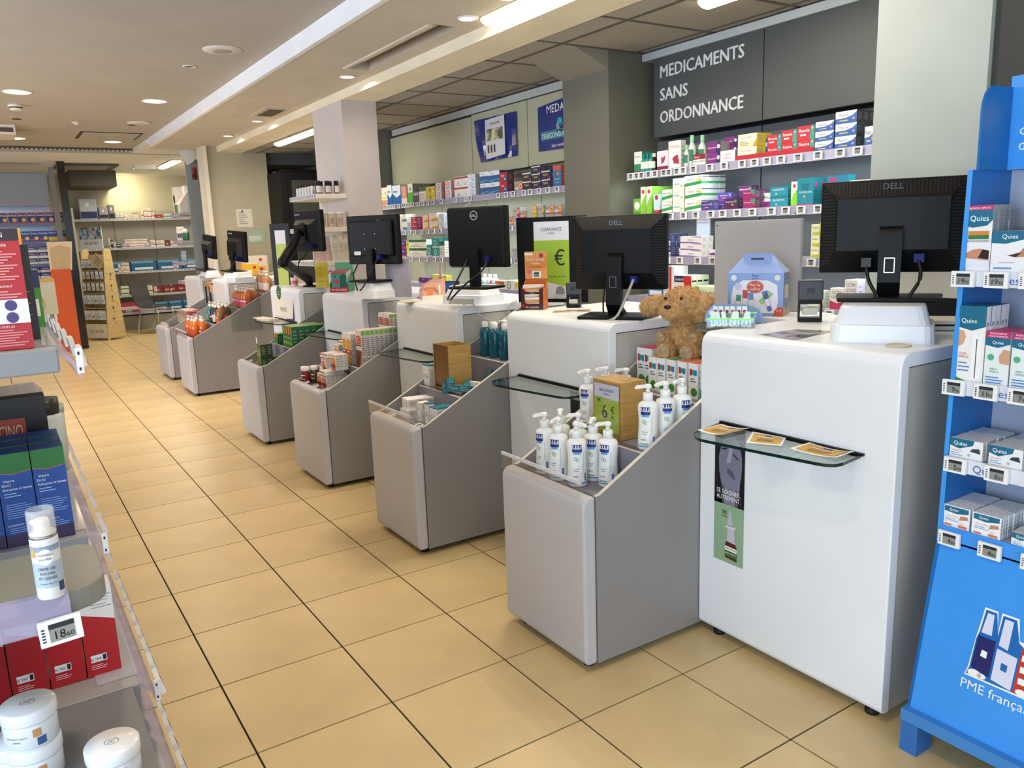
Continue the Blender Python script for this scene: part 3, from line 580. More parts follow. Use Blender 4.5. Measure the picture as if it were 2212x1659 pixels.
ST = {
 # front, side, top, front print
 'green_white': ('#e8efe6', '#3f8f6a', '#e8efe6', [('b', 0, .42, '#2f9163'), ('t', 'Diosmine', .5, .72, .10, '#3c4b48', .8), ('b', .03, .08, '#b3203a')]),
 'pink_flower': ('#efe2ee', '#d9cfd8', '#efe2ee', [('p', [(.35, .3), (.65, .4), (.8, .75), (.5, .6)], '#8c1f45'), ('b', 0, .2, '#8e1f3f'), ('d', .5, .55, .12, '#b5447a')]),
 'tube_white': ('#efece6', '#d8d2c9', '#efece6', [('p', [(.2, .2), (.9, .15), (.75, .5), (.4, .42)], '#a33347'), ('t', 'COSSYPOL', .5, .74, .09, '#7c2f43', .85)]),
 'sinuax': ('#eeece0', '#cfd3c0', '#eeece0', [('t', 'SINUAX', .5, .62, .14, '#2c7a4b', .9), ('b', .32, .4, '#b9d98f')]),
 'veino': ('#f0eee9', '#c9c5bf', '#e9e7e2', [('b', .55, 1, '#8e2231'), ('t', 'Rhotyl', .3, .68, .18, '#ffffff', .5), ('t', 'VEINO-GRAINE', .5, .3, .16, '#2a2c3a', .92), ('b', 0, .08, '#9fc344')]),
 'purple': ('#7a2c7c', '#8c8a8f', '#8b3f8d', [('p', [(.62, 0), (1, 0), (1, 1), (.8, 1)], '#33285f'), ('t', 'Daxomine', .36, .4, .2, '#f2e6f2', .6), ('d', .85, .55, .2, '#d9d3e6')]),
 'pink': ('#efdde2', '#8d8f90', '#efdde2', [('t', 'digedryl', .5, .62, .15, '#b03a70', .8), ('b', 0, .06, '#b03a70'), ('p', [(.1, .3), (.9, .3), (.5, .5)], '#e7b9c8')]),
 'yellow_red': ('#efe8bf', '#e2c93c', '#e6cf45', [('r', .05, .95, .5, .8, '#f1eee0'), ('t', 'Rennielight', .45, .66, .17, '#b5232e', .8), ('l', .1, .6, '#8a7a3a', .4, 3, .05, .12), ('p', [(.8, 0), (1, 0), (1, .6)], '#d88a2b')]),
 'navy_tall': ('#24568f', '#27406e', '#24406e', [('b', .62, .8, '#e9eef4'), ('t', 'Rennoid', .5, .66, .09, '#c1272d', .8), ('b', 0, .2, '#2f7fb3')]),
 'red_green': ('#bf2430', '#b9b7b0', '#c03038', [('p', [(.72, 0), (1, 0), (1, 1), (.82, 1)], '#2a9a8d'), ('t', 'Rennie', .4, .55, .26, '#ffffff', .62), ('r', .15, .5, .28, .4, '#e7f1ee'), ('d', .88, .8, .07, '#bfe3dc')]),
 'maalox': ('#f2f3f1', '#46484c', '#e9ebee', [('p', [(0, 0), (1, 0), (1, .9), (.82, .62), (.5, .46), (0, .42)], '#2e5ea6'), ('t', 'Maalox', .38, .58, .24, '#16224d', .62), ('r', .2, .6, .2, .28, '#d9c04a'), ('d', .86, .35, .1, '#d99a8f')]),
 'green_tall': ('#eef1e2', '#7fbf3c', '#d9e4b8', [('p', [(0, 0), (1, 0), (1, .7), (.4, .5), (0, .25)], '#8ccf3d'), ('d', .5, .82, .075, '#d2343c')]),
 'green_oval': ('#7ab83e', '#69a337', '#8cc44e', [('d', .5, .55, .26, '#eef3e4'), ('b', 0, .16, '#4d9a2c')]),
 'gray_green': ('#e4e6dd', '#cfd3c8', '#e4e6dd', [('p', [(0, 0), (1, 0), (.6, .3), (0, .5)], '#4f9a46')]),
 'ginkor': ('#eef1ee', '#d4d8d4', '#e6ebe4', [('t', 'GINKOR', .36, .60, .16, '#1d7a3c', .6), ('p', [(0, .1), (1, .28), (1, .56), (0, .36)], '#3aa05a'), ('r', .68, 1, .6, .72, '#e0d13c'), ('d', .88, .86, .06, '#cc3333')], [('b', .3, .5, '#49a35a'), ('b', .82, .9, '#4a4d50')]),
 'cream_ext': ('#efefe2', '#dfe0d4', '#efefe2', [('r', .1, .6, .42, .55, '#8fc7e0'), ('d', .8, .3, .12, '#b8c93a'), ('t', 'extranat', .45, .75, .09, '#8b8b80', .7)]),
 'violet_blue': ('#49398f', '#5a4f8c', '#5a4f9c', [('t', 'Pantoprazole', .42, .6, .16, '#e6e4f4', .7), ('d', .84, .7, .16, '#7fa6a0'), ('p', [(0, 0), (.5, 0), (.3, .3), (0, .35)], '#7a3c90'), ('r', .3, .6, .3, .42, '#d8824a')]),
 'plum': ('#4f1f50', '#4c3a55', '#5d2c5e', [('t', 'Omeprazole', .42, .62, .15, '#f0dbe8', .7), ('r', .55, .7, .36, .5, '#c9b23a'), ('d', .86, .72, .13, '#5b9a76')]),
 'magenta': ('#a32068', '#6b3a5c', '#a84078', [('t', 'Esomeprazole', .42, .6, .15, '#f6dfe9', .7), ('p', [(.7, .6), (1, .4), (1, 1), (.6, 1)], '#4a8f6a')]),
 'ipraalox': ('#f1efea', '#b5a7b6', '#f1efea', [('b', 0, .42, '#a13584'), ('t', 'IPraalox', .42, .62, .22, '#2a2430', .75), ('p', [(.7, .42), (1, .2), (1, 1), (.9, 1)], '#c9507a')]),
 'teal': ('#1f8ea3', '#1a7f78', '#2a97a8', [('t', 'GAVISCON', .46, .55, .2, '#eef8f8', .85), ('d', .35, .25, .1, '#f0b8a0'), ('b', .88, 1, '#176d85')]),
 'teal_tall': ('#16859a', '#177b84', '#1d8fa0', [('t', 'GAVISCON', .5, .45, .08, '#f0f8f8', .88), ('p', [(.2, .8), (.35, .55), (.65, .55), (.8, .8)], '#0f6f88'), ('d', .45, .33, .05, '#ee8e66'), ('b', 0, .06, '#c22f74')], [('r', .3, .7, .6, .85, '#b33a78'), ('l', .2, .8, '#0c5560', .5, 4, .03, .1)]),
 'teal_red': ('#1382a8', '#1a7a94', '#1d8fa0', [('p', [(.55, .3), (.85, .35), (.8, .75), (.6, .7)], '#dc4a32'), ('r', .1, .5, .8, .92, '#c22f74'), ('t', 'GAVISCON', .5, .1, .1, '#f0f8f8', .8)]),
 'cream_green': ('#e9eedd', '#d9decb', '#9cc36a', [('d', .4, .5, .12, '#cfd8c8'), ('r', .65, .9, .4, .75, '#9cc36a'), ('t', 'IGA', .3, .2, .12, '#5b96b8', .4)]),
 'navy_label': ('#eceef2', '#2b3562', '#e4e4ea', [('b', .4, 1, '#23307a'), ('t', '1000', .6, .62, .2, '#ffffff', .5), ('b', .1, .2, '#7a6fae')]),
 'avenoc': ('#efedf0', '#d7d3c8', '#f2f0f0', [('t', 'Avenoc', .5, .35, .3, '#4a3a78', .6), ('p', [(0, 0), (1, 0), (.6, .16), (0, .22)], '#8a5fb0'), ('p', [(.5, .9), (1, .75), (1, 1), (.5, 1)], '#b48fc8')]),
 'daflon': ('#efeeee', '#d9d6d2', '#f1f0ee', [('p', [(0, .2), (1, .05), (1, .45), (.4, .6), (0, .4)], '#7b2f7a'), ('p', [(.5, .1), (1, 0), (1, .2), (.7, .25)], '#d1662e'), ('t', 'Sontalux', .3, .7, .18, '#3a3a52', .4)]),
 'boldine': ('#eeecc6', '#dcd56a', '#e6e08a', [('t', 'boldine', .5, .62, .16, '#5a5a38', .85), ('p', [(0, .1), (1, .0), (1, .35), (.5, .28)], '#b9c83c'), ('d', .3, .25, .09, '#c8a92c')]),
 'upsa': ('#ece17a', '#e0d24a', '#e6db5c', [('t', 'UPSA', .45, .66, .16, '#a39a3c', .7), ('r', .1, .9, .1, .45, '#f0edc0'), ('l', .15, .8, '#8a8448', .42, 3, .04, .11)]),
 'red_white': ('#efeeea', '#dddad2', '#efeeea', [('r', .55, .75, 0, 1, '#cc2a2a'), ('t', 'Imodium', .3, .6, .14, '#5a3a3c', .5), ('l', .08, .5, '#9a9ab0', .4, 3, .05, .12)]),
 'lansoyl': ('#efece6', '#cfd3b8', '#dcdccc', [('r', 0, .6, .42, 1, '#2b2456'), ('t', 'Lansoyl', .3, .58, .25, '#ffffff', .54), ('p', [(.6, 0), (1, 0), (1, 1), (.55, 1)], '#d2271f')], [('r', .1, .9, .45, .6, '#222222')]),
 'dulco': ('#e4ecc9', '#d8e6b4', '#cfe0a0', [('t', 'Dulcobis', .6, .45, .3, '#24301a', .6), ('p', [(0, 0), (.3, 0), (.2, 1), (0, 1)], '#8fbf4a')]),
 'bluewhite': ('#3f76ad', '#4a7cab', '#9fc0da', [('r', .1, .9, .15, .5, '#eaf1f6'), ('t', 'PROTECT', .55, .66, .16, '#e8f2fa', .7)]),
 'levure': ('#efeceb', '#d9b3c0', '#f2f0ee', [('t', 'ULTRA', .5, .74, .14, '#6a4a5a', .7), ('t', 'LEVURE', .5, .52, .14, '#6a4a5a', .8), ('p', [(0, 0), (1, 0), (1, .38), (.5, .3), (0, .42)], '#c23a64')]),
 'levure_p': ('#f1eff0', '#d0c5d8', '#f2f0ee', [('t', 'ULTRA', .5, .78, .12, '#5a3a6a', .7), ('t', 'LEVURE', .5, .6, .12, '#5a3a6a', .8), ('p', [(0, 0), (1, 0), (1, .45), (.5, .38), (0, .48)], '#7a3c94')]),
 'green_dot': ('#eef0e8', '#cfd8b4', '#e6ebd6', [('d', .35, .5, .2, '#1f8a5a'), ('d', .72, .5, .16, '#2aa06a'), ('b', 0, .1, '#9ac24a')]),
 # left bay
 'bluemix': ('#e6edf4', '#4fa8bd', '#e6edf4', [('p', [(0, 0), (1, 0), (1, .5), (.5, .35), (0, .6)], '#2a62ad'), ('r', .1, .6, .62, .72, '#5d8fd0')]),
 'cream_b': ('#efeed4', '#e0dec0', '#efeed4', [('t', 'B9', .7, .62, .14, '#2b5a9a', .4), ('b', .0, .3, '#e2a46a'), ('b', .4, .5, '#e8d88a')]),
 'salmon': ('#d98f82', '#c9a79c', '#d9a090', [('b', 0, .3, '#efe5dc'), ('r', .3, .7, .4, .9, '#e6b2a4')]),
 'limegreen': ('#eef2e6', '#8a8c84', '#eef2e6', [('b', 0, .55, '#57b53c'), ('d', .5, .72, .1, '#4aa0b0')]),
 'purple_t': ('#5b3f66', '#6a5a70', '#70587a', [('b', .6, .85, '#b9a8bc'), ('b', 0, .1, '#3a2846')]),
 'yellow_eye': ('#e2cf2e', '#d9c84a', '#e8dc6a', [('d', .45, .5, .24, '#1f3c3a'), ('d', .45, .5, .1, '#7ac0c8'), ('r', .7, .95, .1, .4, '#f1eebc')]),
 'ors': ('#e9e8e8', '#c95a4a', '#efecea', [('d', .33, .5, .38, '#c7392f'), ('d', .33, .5, .30, '#f2efec'), ('t', 'Oril', .33, .42, .2, '#26346a', .4), ('r', .72, 1, 0, .45, '#3f63b0'), ('r', .72, 1, .45, 1, '#d1503c')]),
 'white_red': ('#efeee8', '#dcd9d0', '#efeee8', [('b', .78, .95, '#a82a2e'), ('t', 'xylo', .5, .4, .12, '#b7484a', .4), ('l', .3, .75, '#9c8f8a', .34, 2, .05, .12)]),
 'rhino': ('#eceef0', '#b9bcc2', '#e6e8ea', [('l', .2, .9, '#8fa2b8', .9, 5, .05, .14), ('r', .5, .9, .1, .3, '#9dc0d8')]),
 'nicot': ('#1f5d93', '#213f6a', '#d8dfe6', [('b', .62, 1, '#e6ebf0'), ('t', 'Nicotine', .4, .74, .14, '#2a3a5a', .6), ('p', [(0, .05), (1, .2), (1, .3), (0, .18)], '#4a9ac8'), ('t', 'mg', .3, .1, .12, '#ffffff', .3)]),
 'redburst': ('#b5232f', '#6a3a44', '#b04048', [('p', [(.5, .05), (1, .1), (.95, .6), (.6, .5)], '#2c4f9c'), ('t', 'Stop', .4, .6, .22, '#ffffff', .6), ('d', .7, .35, .12, '#f0d8d0')]),
 'advil': ('#22264c', '#3c3f6a', '#dfd8c9', [('t', 'Advil', .45, .42, .34, '#e8d02c', .7), ('b', .86, 1, '#e8e2d0'), ('p', [(.7, .1), (1, 0), (1, .3)], '#c9372e')]),
 'bluered': ('#2a73a6', '#c3513e', '#d05a44', [('b', .8, 1, '#d2563f'), ('d', .62, .62, .1, '#e2735c'), ('t', 'Rhinotab', .5, .32, .08, '#f0f4f6', .8), ('t', 'comprime', .5, .18, .06, '#f0f4f6', .7)]),
 'nuro': ('#a9a9a6', '#8f8f8e', '#bcbcb8', [('d', .78, .5, .36, '#e0762a'), ('d', .78, .5, .26, '#f1cf7a'), ('d', .78, .5, .14, '#c9372e'), ('b', .0, .1, '#c9372e'), ('t', 'Nurolen', .32, .55, .18, '#c23a3a', .5), ('r', .05, .5, .2, .34, '#efefec')]),
 'nuro_p': ('#b5b2b2', '#8f8f8e', '#bcbcb8', [('p', [(.6, 0), (1, 0), (1, 1), (.75, 1)], '#b53568'), ('d', .78, .5, .26, '#e8b46a'), ('t', 'Nurolen', .32, .55, .18, '#c23a3a', .5)]),
 'nuro_g': ('#aeb0aa', '#8f8f8e', '#bcbcb8', [('p', [(.7, 0), (1, 0), (1, 1), (.85, 1)], '#3c8c54'), ('d', .78, .5, .26, '#e8a43a'), ('t', 'Nurolen', .3, .55, .18, '#c23a3a', .5)]),
 'nuro_y': ('#b9b8a8', '#8f8f8e', '#bcbcb8', [('p', [(.55, 0), (1, 0), (1, 1), (.75, 1)], '#dcb02e'), ('d', .78, .5, .28, '#efe6a0'), ('d', .78, .5, .14, '#d9662a')]),
 'ringw': ('#efeed8', '#dedcc8', '#efeed8', [('d', .4, .74, .2, '#2c2c2c'), ('d', .4, .74, .16, '#efeed8'), ('r', 0, .5, 0, .35, '#e09a2c'), ('r', .5, .8, 0, .4, '#272727')]),
 'ringb': ('#efeed8', '#dedcc8', '#efeed8', [('d', .4, .74, .2, '#2c2c2c'), ('d', .4, .74, .16, '#efeed8'), ('r', .1, 1, .08, .42, '#3b86bd')]),
 'raspberry': ('#a3214a', '#702040', '#b03560', [('d', .5, .7, .1, '#e8a43a'), ('d', .4, .35, .12, '#d8508a'), ('l', .2, .9, '#f0c8d4', .9, 3, .03, .3)]),
 'navyorange': ('#28306c', '#d9682c', '#3a3f7a', [('t', 'RHECT', .5, .55, .25, '#ffffff', .85), ('b', 0, .35, '#d9562a')]),
 'ambercat': ('#efeadc', '#d9cfba', '#efeadc', [('p', [(.2, 0), (1, 0), (1, .45), (.4, .3)], '#e0a23a'), ('t', 'Toplexil', .45, .62, .15, '#8a5a3a', .7), ('r', .0, .1, 0, 1, '#e06a5a')]),
 'greencap': ('#eef0e4', '#e2e4d4', '#2f6b3a', [('b', .72, 1, '#2f6b3a'), ('t', 'Phytosun', .4, .45, .14, '#b05a5a', .6), ('l', .1, .8, '#9aa090', .36, 2, .05, .14)]),
 'tealbox': ('#1f9a96', '#167c7c', '#2aa8a2', [('d', .45, .5, .28, '#e6f2ec'), ('d', .45, .5, .2, '#2a8c7c'), ('b', 0, .12, '#e6f0ea')]),
 'limetube': ('#c5d94a', '#a8bf3a', '#d2e268', [('p', [(.3, 0), (.8, 0), (.6, .7)], '#efe9c8'), ('d', .5, .8, .08, '#4a7a2c')]),
 'purple_s': ('#5d2a74', '#6a4a80', '#7a4a90', [('t', 'Maxi', .5, .55, .22, '#ffffff', .7), ('b', 0, .2, '#b03a80')]),
 'greyblock': ('#b4b6b2', '#a8aaa6', '#c0c2be', [('l', .1, .9, '#8a8c8a', .8, 4, .06, .17)]),
 'yellow_s': ('#e6d84a', '#e0ce3a', '#ebe07a', [('t', 'Berocca', .5, .5, .22, '#8a3a2a', .7), ('b', 0, .15, '#efe9b0')]),
 'vase': ('#f0eee6', '#e2dfd2', '#f0eee6', [('d', .35, .5, .42, '#1f4a34'), ('d', .35, .5, .32, '#f0f0e6'), ('l', .2, .5, '#6a7a6a', .6, 2, .05, .14)]),
 'orange_w': ('#efece4', '#e0dccf', '#efece4', [('r', .0, .3, .55, .9, '#c9442a'), ('r', .3, .65, .55, .9, '#dd7a32'), ('r', .65, .95, .55, .9, '#c9522a'), ('d', .5, .1, .2, '#e28a3a')]),
 # bins
 'royal_s': ('#f1ece2', '#c9c5bf', '#f2dcc9', [('p', [(.08, .0), (.9, .0), (.92, .45), (.08, .42)], '#b5371f'), ('p', [(.1, .40), (.92, .45), (.92, .72), (.5, .84), (.1, .72)], '#e07a3c'), ('b', .22, .32, '#3a1c1c'), ('t', 'ROYAL', .5, .52, .10, '#f6e8c8', .6), ('b', .90, .94, '#8a2a3a')], [('l', .15, .9, '#8f8d8d', .92, 5, .05, .16)]),
 'royal_t': ('#f1ece4', '#bdb9b6', '#f2e2d4', [('p', [(.08, .62), (.95, .62), (.95, .80), (.6, .87), (.08, .82)], '#c24a2a'), ('t', 'FORTE', .45, .75, .05, '#f8e8d8', .6), ('t', 'ROYAL', .45, .67, .05, '#f8e8d8', .6), ('b', .56, .61, '#7a5a2a'), ('b', .46, .54, '#efe9e2'), ('t', '150 mg', .45, .48, .045, '#2a2a3a', .7), ('b', 0, .45, '#8c3a1f'), ('p', [(.55, 0), (1, 0), (1, .4)], '#dba83a'), ('r', .25, .45, .15, .4, '#5a1f18'), ('t', 'Forte', .3, .93, .03, '#a3283a', .4)], [('r', .1, .9, .86, .97, '#6aa53a'), ('l', .12, .9, '#77757a', .80, 12, .03, .055), ('b', .27, .29, '#efefec')]),
 'royal_y': ('#f1ece4', '#bdb9b6', '#f2e2d4', [('p', [(.05, .52), (.95, .52), (.95, .78), (.5, .86), (.05, .78)], '#e0a02c'), ('b', .34, .50, '#a8432a'), ('b', .0, .34, '#b98a2c'), ('r', .1, .6, .40, .45, '#f2ead8'), ('t', 'Forte', .3, .92, .03, '#a3283a', .4)]),
 'green_pack': ('#1f7a3c', '#1c6a38', '#8fae5a', [('p', [(.35, 0), (.65, 0), (.8, .5), (.62, 1), (.4, 1), (.25, .5)], '#0f5a2a'), ('r', .55, .95, .62, .98, '#d08a3a'), ('t', 'Vital', .5, .42, .1, '#cfe6b0', .8), ('d', .5, .22, .08, '#9ac84a')]),
 'green_dark': ('#2b5a2a', '#25401f', '#5a6a3a', [('p', [(.3, .1), (.7, .1), (.6, .95), (.5, .95)], '#9ab83a'), ('p', [(.0, .0), (.25, .0), (.15, .5), (0, .6)], '#c8622a')]),
 'avene_w': ('#f0efec', '#d2cdc6', '#f2f1ee', [('t', 'Avene', .5, .62, .10, '#e2806a', .7), ('l', .2, .8, '#5a5a62', .4, 2, .04, .1)], [('l', .2, .8, '#8a8680', .8, 5, .04, .11)]),
 'avene_t': ('#f0f0ee', '#dcdcd8', '#1f7486', [('t', 'Avene', .5, .72, .07, '#e2806a', .6), ('l', .15, .85, '#5a6a72', .55, 3, .03, .08), ('b', .94, 1, '#1f7486')], [('b', .94, 1, '#1f7486'), ('l', .2, .85, '#9a9c9a', .8, 8, .03, .09)]),
 'avene_lying': ('#1a6575', '#1f7081', '#1f7081', [('t', 'DUO', .3, .4, .3, '#cfe6ea', .3), ('l', .5, .9, '#9cc4cc', .8, 3, .08, .25)]),
 'bonbon': ('#eff0ee', '#e2e2de', '#f0c23a', [('r', .12, .4, .66, .84, '#a82a4a'), ('d', .55, .75, .07, '#3a9a5a'), ('r', .62, .9, .66, .82, '#2a7ac0'), ('l', .2, .8, '#5a5a6a', .58, 2, .03, .07), ('d', .6, .2, .12, '#3a8a3a')]),
 'mustela_sign': ('#a98243', '#9c7738', '#b28c4e', []),
 # left gondola
 'viatris': ('#16448f', '#101f45', '#123a86', [('p', [(0, .0), (1, .0), (1, .14), (0, .12)], '#2a1c4a'), ('p', [(0, .80), (.45, .775), (1, .80), (1, 1), (0, 1)], '#1f6a2c'), ('p', [(0, .80), (.45, .775), (1, .80), (1, .808), (.45, .783), (0, .808)], '#b5525a'), ('t', 'Viatris', .30, .70, .028, '#e6ecf6', .4), ('t', 'DUO', .22, .655, .026, '#e6ecf6', .4), ('t', 'Anti-poux et lentes', .52, .61, .028, '#e6ecf6', .86), ('l', .12, .6, '#9ab4dc', .58, 2, .010, .03), ('l', .12, .9, '#7a98cc', .46, 7, .008, .024), ('t', 'INGREDIENTS :', .35, .22, .02, '#c8d4ea', .5), ('l', .12, .9, '#7a98cc', .2, 3, .008, .022)]),
 'lice_red': ('#b3202a', '#7c1820', '#a01c26', [('b', .90, 1, '#2a1624'), ('t', 'ACTION', .5, .93, .042, '#e8e4e4', .85), ('t', 'naturel brevete', .5, .855, .03, '#f2d8d8', .85), ('l', .08, .92, '#dd9a9a', .82, 11, .010, .023), ('t', 'coffret protecteur', .5, .52, .026, '#f2dede', .85), ('l', .08, .92, '#dd9a9a', .49, 3, .010, .023), ('b', .22, .42, '#e9e6ee'), ('d', .25, .37, .045, '#453a78'), ('d', .72, .37, .045, '#453a78'), ('d', .25, .27, .045, '#453a78'), ('d', .72, .27, .045, '#453a78'), ('t', 'CONSEILS D EMPLOI', .45, .185, .02, '#f2d0d0', .7), ('l', .08, .92, '#d88a8a', .17, 7, .010, .021)]),
 'black_tall': ('#17120f', '#0d0b0a', '#1c1612', [('r', .1, .6, .66, .8, '#2f6a86'), ('l', .15, .9, '#8a7a5a', .55, 12, .008, .03), ('r', .4, .7, .1, .3, '#4a4238')]),
 'green_pack_b': ('#3f8f2a', '#2f7a22', '#4f9a34', [('r', .2, .9, .2, .5, '#e9ebe4'), ('l', .28, .8, '#2a2a2a', .46, 5, .02, .05), ('b', .7, 1, '#1f2a5a')]),
 'yellow_flat': ('#dba41f', '#c9921a', '#e2b02f', [('b', .0, .15, '#2a1a18')]),
 'cream_rainbow': ('#cfc4a2', '#bdb292', '#d9a52a', [('d', .5, .3, .3, '#b9a870'), ('d', .5, .3, .24, '#d8cfb0'), ('d', .5, .3, .16, '#a8a060'), ('d', .5, .3, .1, '#d8cfb0'), ('b', .93, 1, '#d9a52a')]),
 'red_box': ('#b01820', '#8c141c', '#e6e4e2', [('p', [(0, .72), (1, .6), (1, 1), (0, 1)], '#e4e2e2'), ('l', .35, .95, '#8a888c', .93, 4, .008, .03), ('l', .35, .95, '#8a888c', .80, 2, .008, .03), ('r', .15, .62, .16, .24, '#e6e6e6'), ('r', .5, .6, .17, .23, '#1a1a1a'), ('t', 'SE TRIE', .3, .18, .03, '#1a1a1a', .3), ('l', .15, .6, '#e6b0b0', .13, 3, .008, .02)]),
 'cino': ('#141110', '#0c0a0a', '#1a1615', [('r', .25, .68, .42, .82, '#a8442a'), ('t', 'CINO', .46, .66, .11, '#e0c8a8', .34), ('t', 'CINO', .46, .47, .11, '#e0c8a8', .34), ('r', .15, .85, .14, .28, '#2c2a2a'), ('t', 'SHAMPOING GEL', .5, .165, .08, '#c8c4be', .62)]),
 # blue stand
 'quies_tall': ('#eef0f4', '#9ba0a6', '#e6e8ec', [('b', .93, 1, '#c22f70'), ('t', 'BI-PACK 2 SPRAYS', .5, .945, .03, '#ffffff', .8), ('p', [(0, .70), (.25, .67), (.8, .70), (1, .78), (1, .93), (0, .93)], '#1a6c8c'), ('t', 'Quies', .5, .77, .085, '#ffffff', .8), ('r', .12, .9, .56, .62, '#d48a30'), ('r', .12, .9, .50, .56, '#3a7a4a'), ('t', 'ANTI-RONFLEMENT', .5, .455, .032, '#5a2c52', .88), ('p', [(.05, .13), (.95, .13), (.95, .32), (.6, .36), (.3, .34), (.05, .28)], '#c98f72'), ('p', [(.55, .22), (.95, .2), (.95, .33), (.7, .35)], '#2c1c18'), ('p', [(0, .1), (1, .1), (1, .18), (.5, .2), (0, .22)], '#e6e8f0')], [('l', .15, .85, '#6a6e76', .93, 26, .008, .03)]),
 'quies_man': ('#edf0f4', '#b9bec6', '#e6e8ec', [('p', [(0, .72), (.4, .7), (1, .82), (1, 1), (0, 1)], '#1a6c8c'), ('t', 'Quies', .5, .82, .11, '#ffffff', .8), ('p', [(.45, .42), (.8, .5), (1, .72), (1, .4), (.7, .38)], '#b98468'), ('p', [(.5, .42), (.7, .38), (.85, .5)], '#3a2a26'), ('t', 'ANTI-RONFLEMENT', .45, .24, .03, '#a0407a', .7), ('r', .1, .6, .1, .14, '#6a9ad0')]),
 'quies_ear': ('#f2f0ee', '#e8e9ec', '#1a6c8c', [('p', [(0, .72), (.5, .68), (1, .74), (1, 1), (0, 1)], '#1a6c8c'), ('t', 'Quies', .38, .78, .06, '#ffffff', .6), ('p', [(.02, .46), (.22, .5), (.3, .6), (.2, .68), (.02, .68)], '#d9a688'), ('r', .55, .9, .04, .64, '#f6f6f8'), ('r', .70, .735, .06, .58, '#4a4c52'), ('t', 'CURE', .22, .36, .03, '#c2603a', .3), ('t', 'OREILLE', .25, .32, .03, '#c2603a', .4), ('l', .08, .5, '#4a7ac0', .26, 3, .015, .05), ('p', [(0, 0), (.5, 0), (0, .06)], '#2a9a5a')]),
 'quies_maxi': ('#e6eef0', '#d5dade', '#c22f70', [('b', .88, 1, '#c22f70'), ('t', 'MAXI-FORMAT', .5, .945, .032, '#ffffff', .85), ('t', 'MAXI FORMATO', .5, .895, .032, '#ffffff', .85), ('p', [(0, .74), (.5, .7), (1, .78), (1, .88), (0, .88)], '#1a6c8c'), ('t', 'Quies', .5, .77, .06, '#ffffff', .7), ('p', [(.62, .42), (1, .4), (1, .66), (.75, .68), (.58, .55)], '#d4a084'), ('d', .25, .52, .06, '#58b08a'), ('t', 'SPRAY', .4, .29, .034, '#3a8a6a', .6), ('t', 'OREILLE', .42, .24, .034, '#3a8a6a', .7), ('l', .1, .8, '#3a7ac0', .16, 3, .018, .05)]),
 'quies_flat': ('#eef1f4', '#dfe0df', '#e6e8ea', [('p', [(0, .62), (.3, .5), (.7, .75), (.75, 1), (0, 1)], '#1a6c8c'), ('t', 'Quies', .32, .68, .2, '#ffffff', .5), ('t', 'AQUAPLUG', .22, .36, .07, '#d46a3a', .35), ('l', .05, .4, '#5a90c8', .28, 2, .03, .1), ('p', [(.62, .45), (.95, .4), (.9, .65), (.7, .6)], '#3a4048'), ('d', .6, .25, .07, '#9ac8b8'), ('b', 0, .05, '#d9682c')]),
 'quies_sq': ('#f2f4f8', '#e0e4ee', '#f2f4f8', [('p', [(.05, .72), (.5, .66), (.95, .76), (.95, .96), (.05, .96)], '#1a6c8c'), ('t', 'Quies', .4, .77, .12, '#ffffff', .6), ('t', 'CIRE NATURELLE', .35, .5, .05, '#d46a3a', .5), ('l', .1, .6, '#5a90c8', .42, 2, .025, .08), ('p', [(.6, .4), (.95, .5), (.92, .64), (.66, .6)], '#c48a68'), ('d', .72, .25, .08, '#e0dcd6'), ('r', .08, .35, .08, .15, '#dd6a30'), ('r', .6, .92, .08, .18, '#e07a3a')]),
}
STK = {}
NTH = ['first', 'second', 'third', 'fourth', 'fifth', 'sixth', 'seventh', 'eighth', 'ninth', 'tenth']
ORD = {1: 'top', 2: 'second', 3: 'third', 4: 'fourth'}
LAY = ['bottom', 'second', 'third', 'fourth']; DEP = ['front', 'second', 'third', 'fourth', 'fifth', 'sixth', 'seventh', 'eighth', 'ninth', 'tenth', 'eleventh', 'twelfth', 'thirteenth', 'fourteenth', 'fifteenth', 'sixteenth', 'seventeenth', 'eighteenth']
def stack(x, y, z, rz, w, d, h, st, desc, where, rows=1, nd=1, cols=1, name='medicine_carton', cat='carton', top_nd=None, jit=.004, gap=.0015):
    """rows x columns x depth of like cartons; x, y = middle of the front edge"""
    c, s = math.cos(rz), math.sin(rz); me = carton_mesh(w, d, h, st, name)
    for k in range(nd):
        for r in range(rows):
            if r == rows-1 and top_nd is not None and k >= top_nd: continue
            for i in range(cols):
                lx = (i-(cols-1)/2)*(w+gap)+random.uniform(-jit, jit)*.4; ly = k*(d+gap)
                bits = [desc]
                pos = []
                if rows > 1: pos.append(['bottom', 'middle', 'top'][r] if rows == 3 else ['lower', 'upper'][r] if rows == 2 else LAY[r]+' layer')
                if cols > 1: pos.append(['left', 'right'][i] if cols == 2 else NTH[i]+' column')
                if nd > 1: pos.append('front' if k == 0 else DEP[k]+' behind')
                lab = desc+((', '+' '.join(pos)) if pos else '')+', '+where
                obj(name, me, None, (x+c*lx-s*ly, y+s*lx+c*ly, z+.0008+r*(h+.0006)), rz+random.uniform(-.02, .02), lab, cat, '%s %s' % (desc, where))
def bottle_thing(name, desc, loc, prof, cap, body, capm, n=16, cat='bottle', group=None, prints=None, rz=0, sx=1, sy=1, parts=None):
    t = thing(name, desc, cat, loc, rz, group)
    k = ('bt', name, tuple(prof), tuple(cap), id(body), id(capm), sx, sy)
    if k not in STK:
        a = MB().lathe(prof, body, n=n, sx=sx, sy=sy)
        if prints: prints(a)
        STK[k] = (a.mesh('body'), MB().lathe(cap, capm, n=n, sx=sx if sx == sy else 1).mesh('cap'))
    obj('body', STK[k][0], t); obj('cap', STK[k][1], t)
    return t
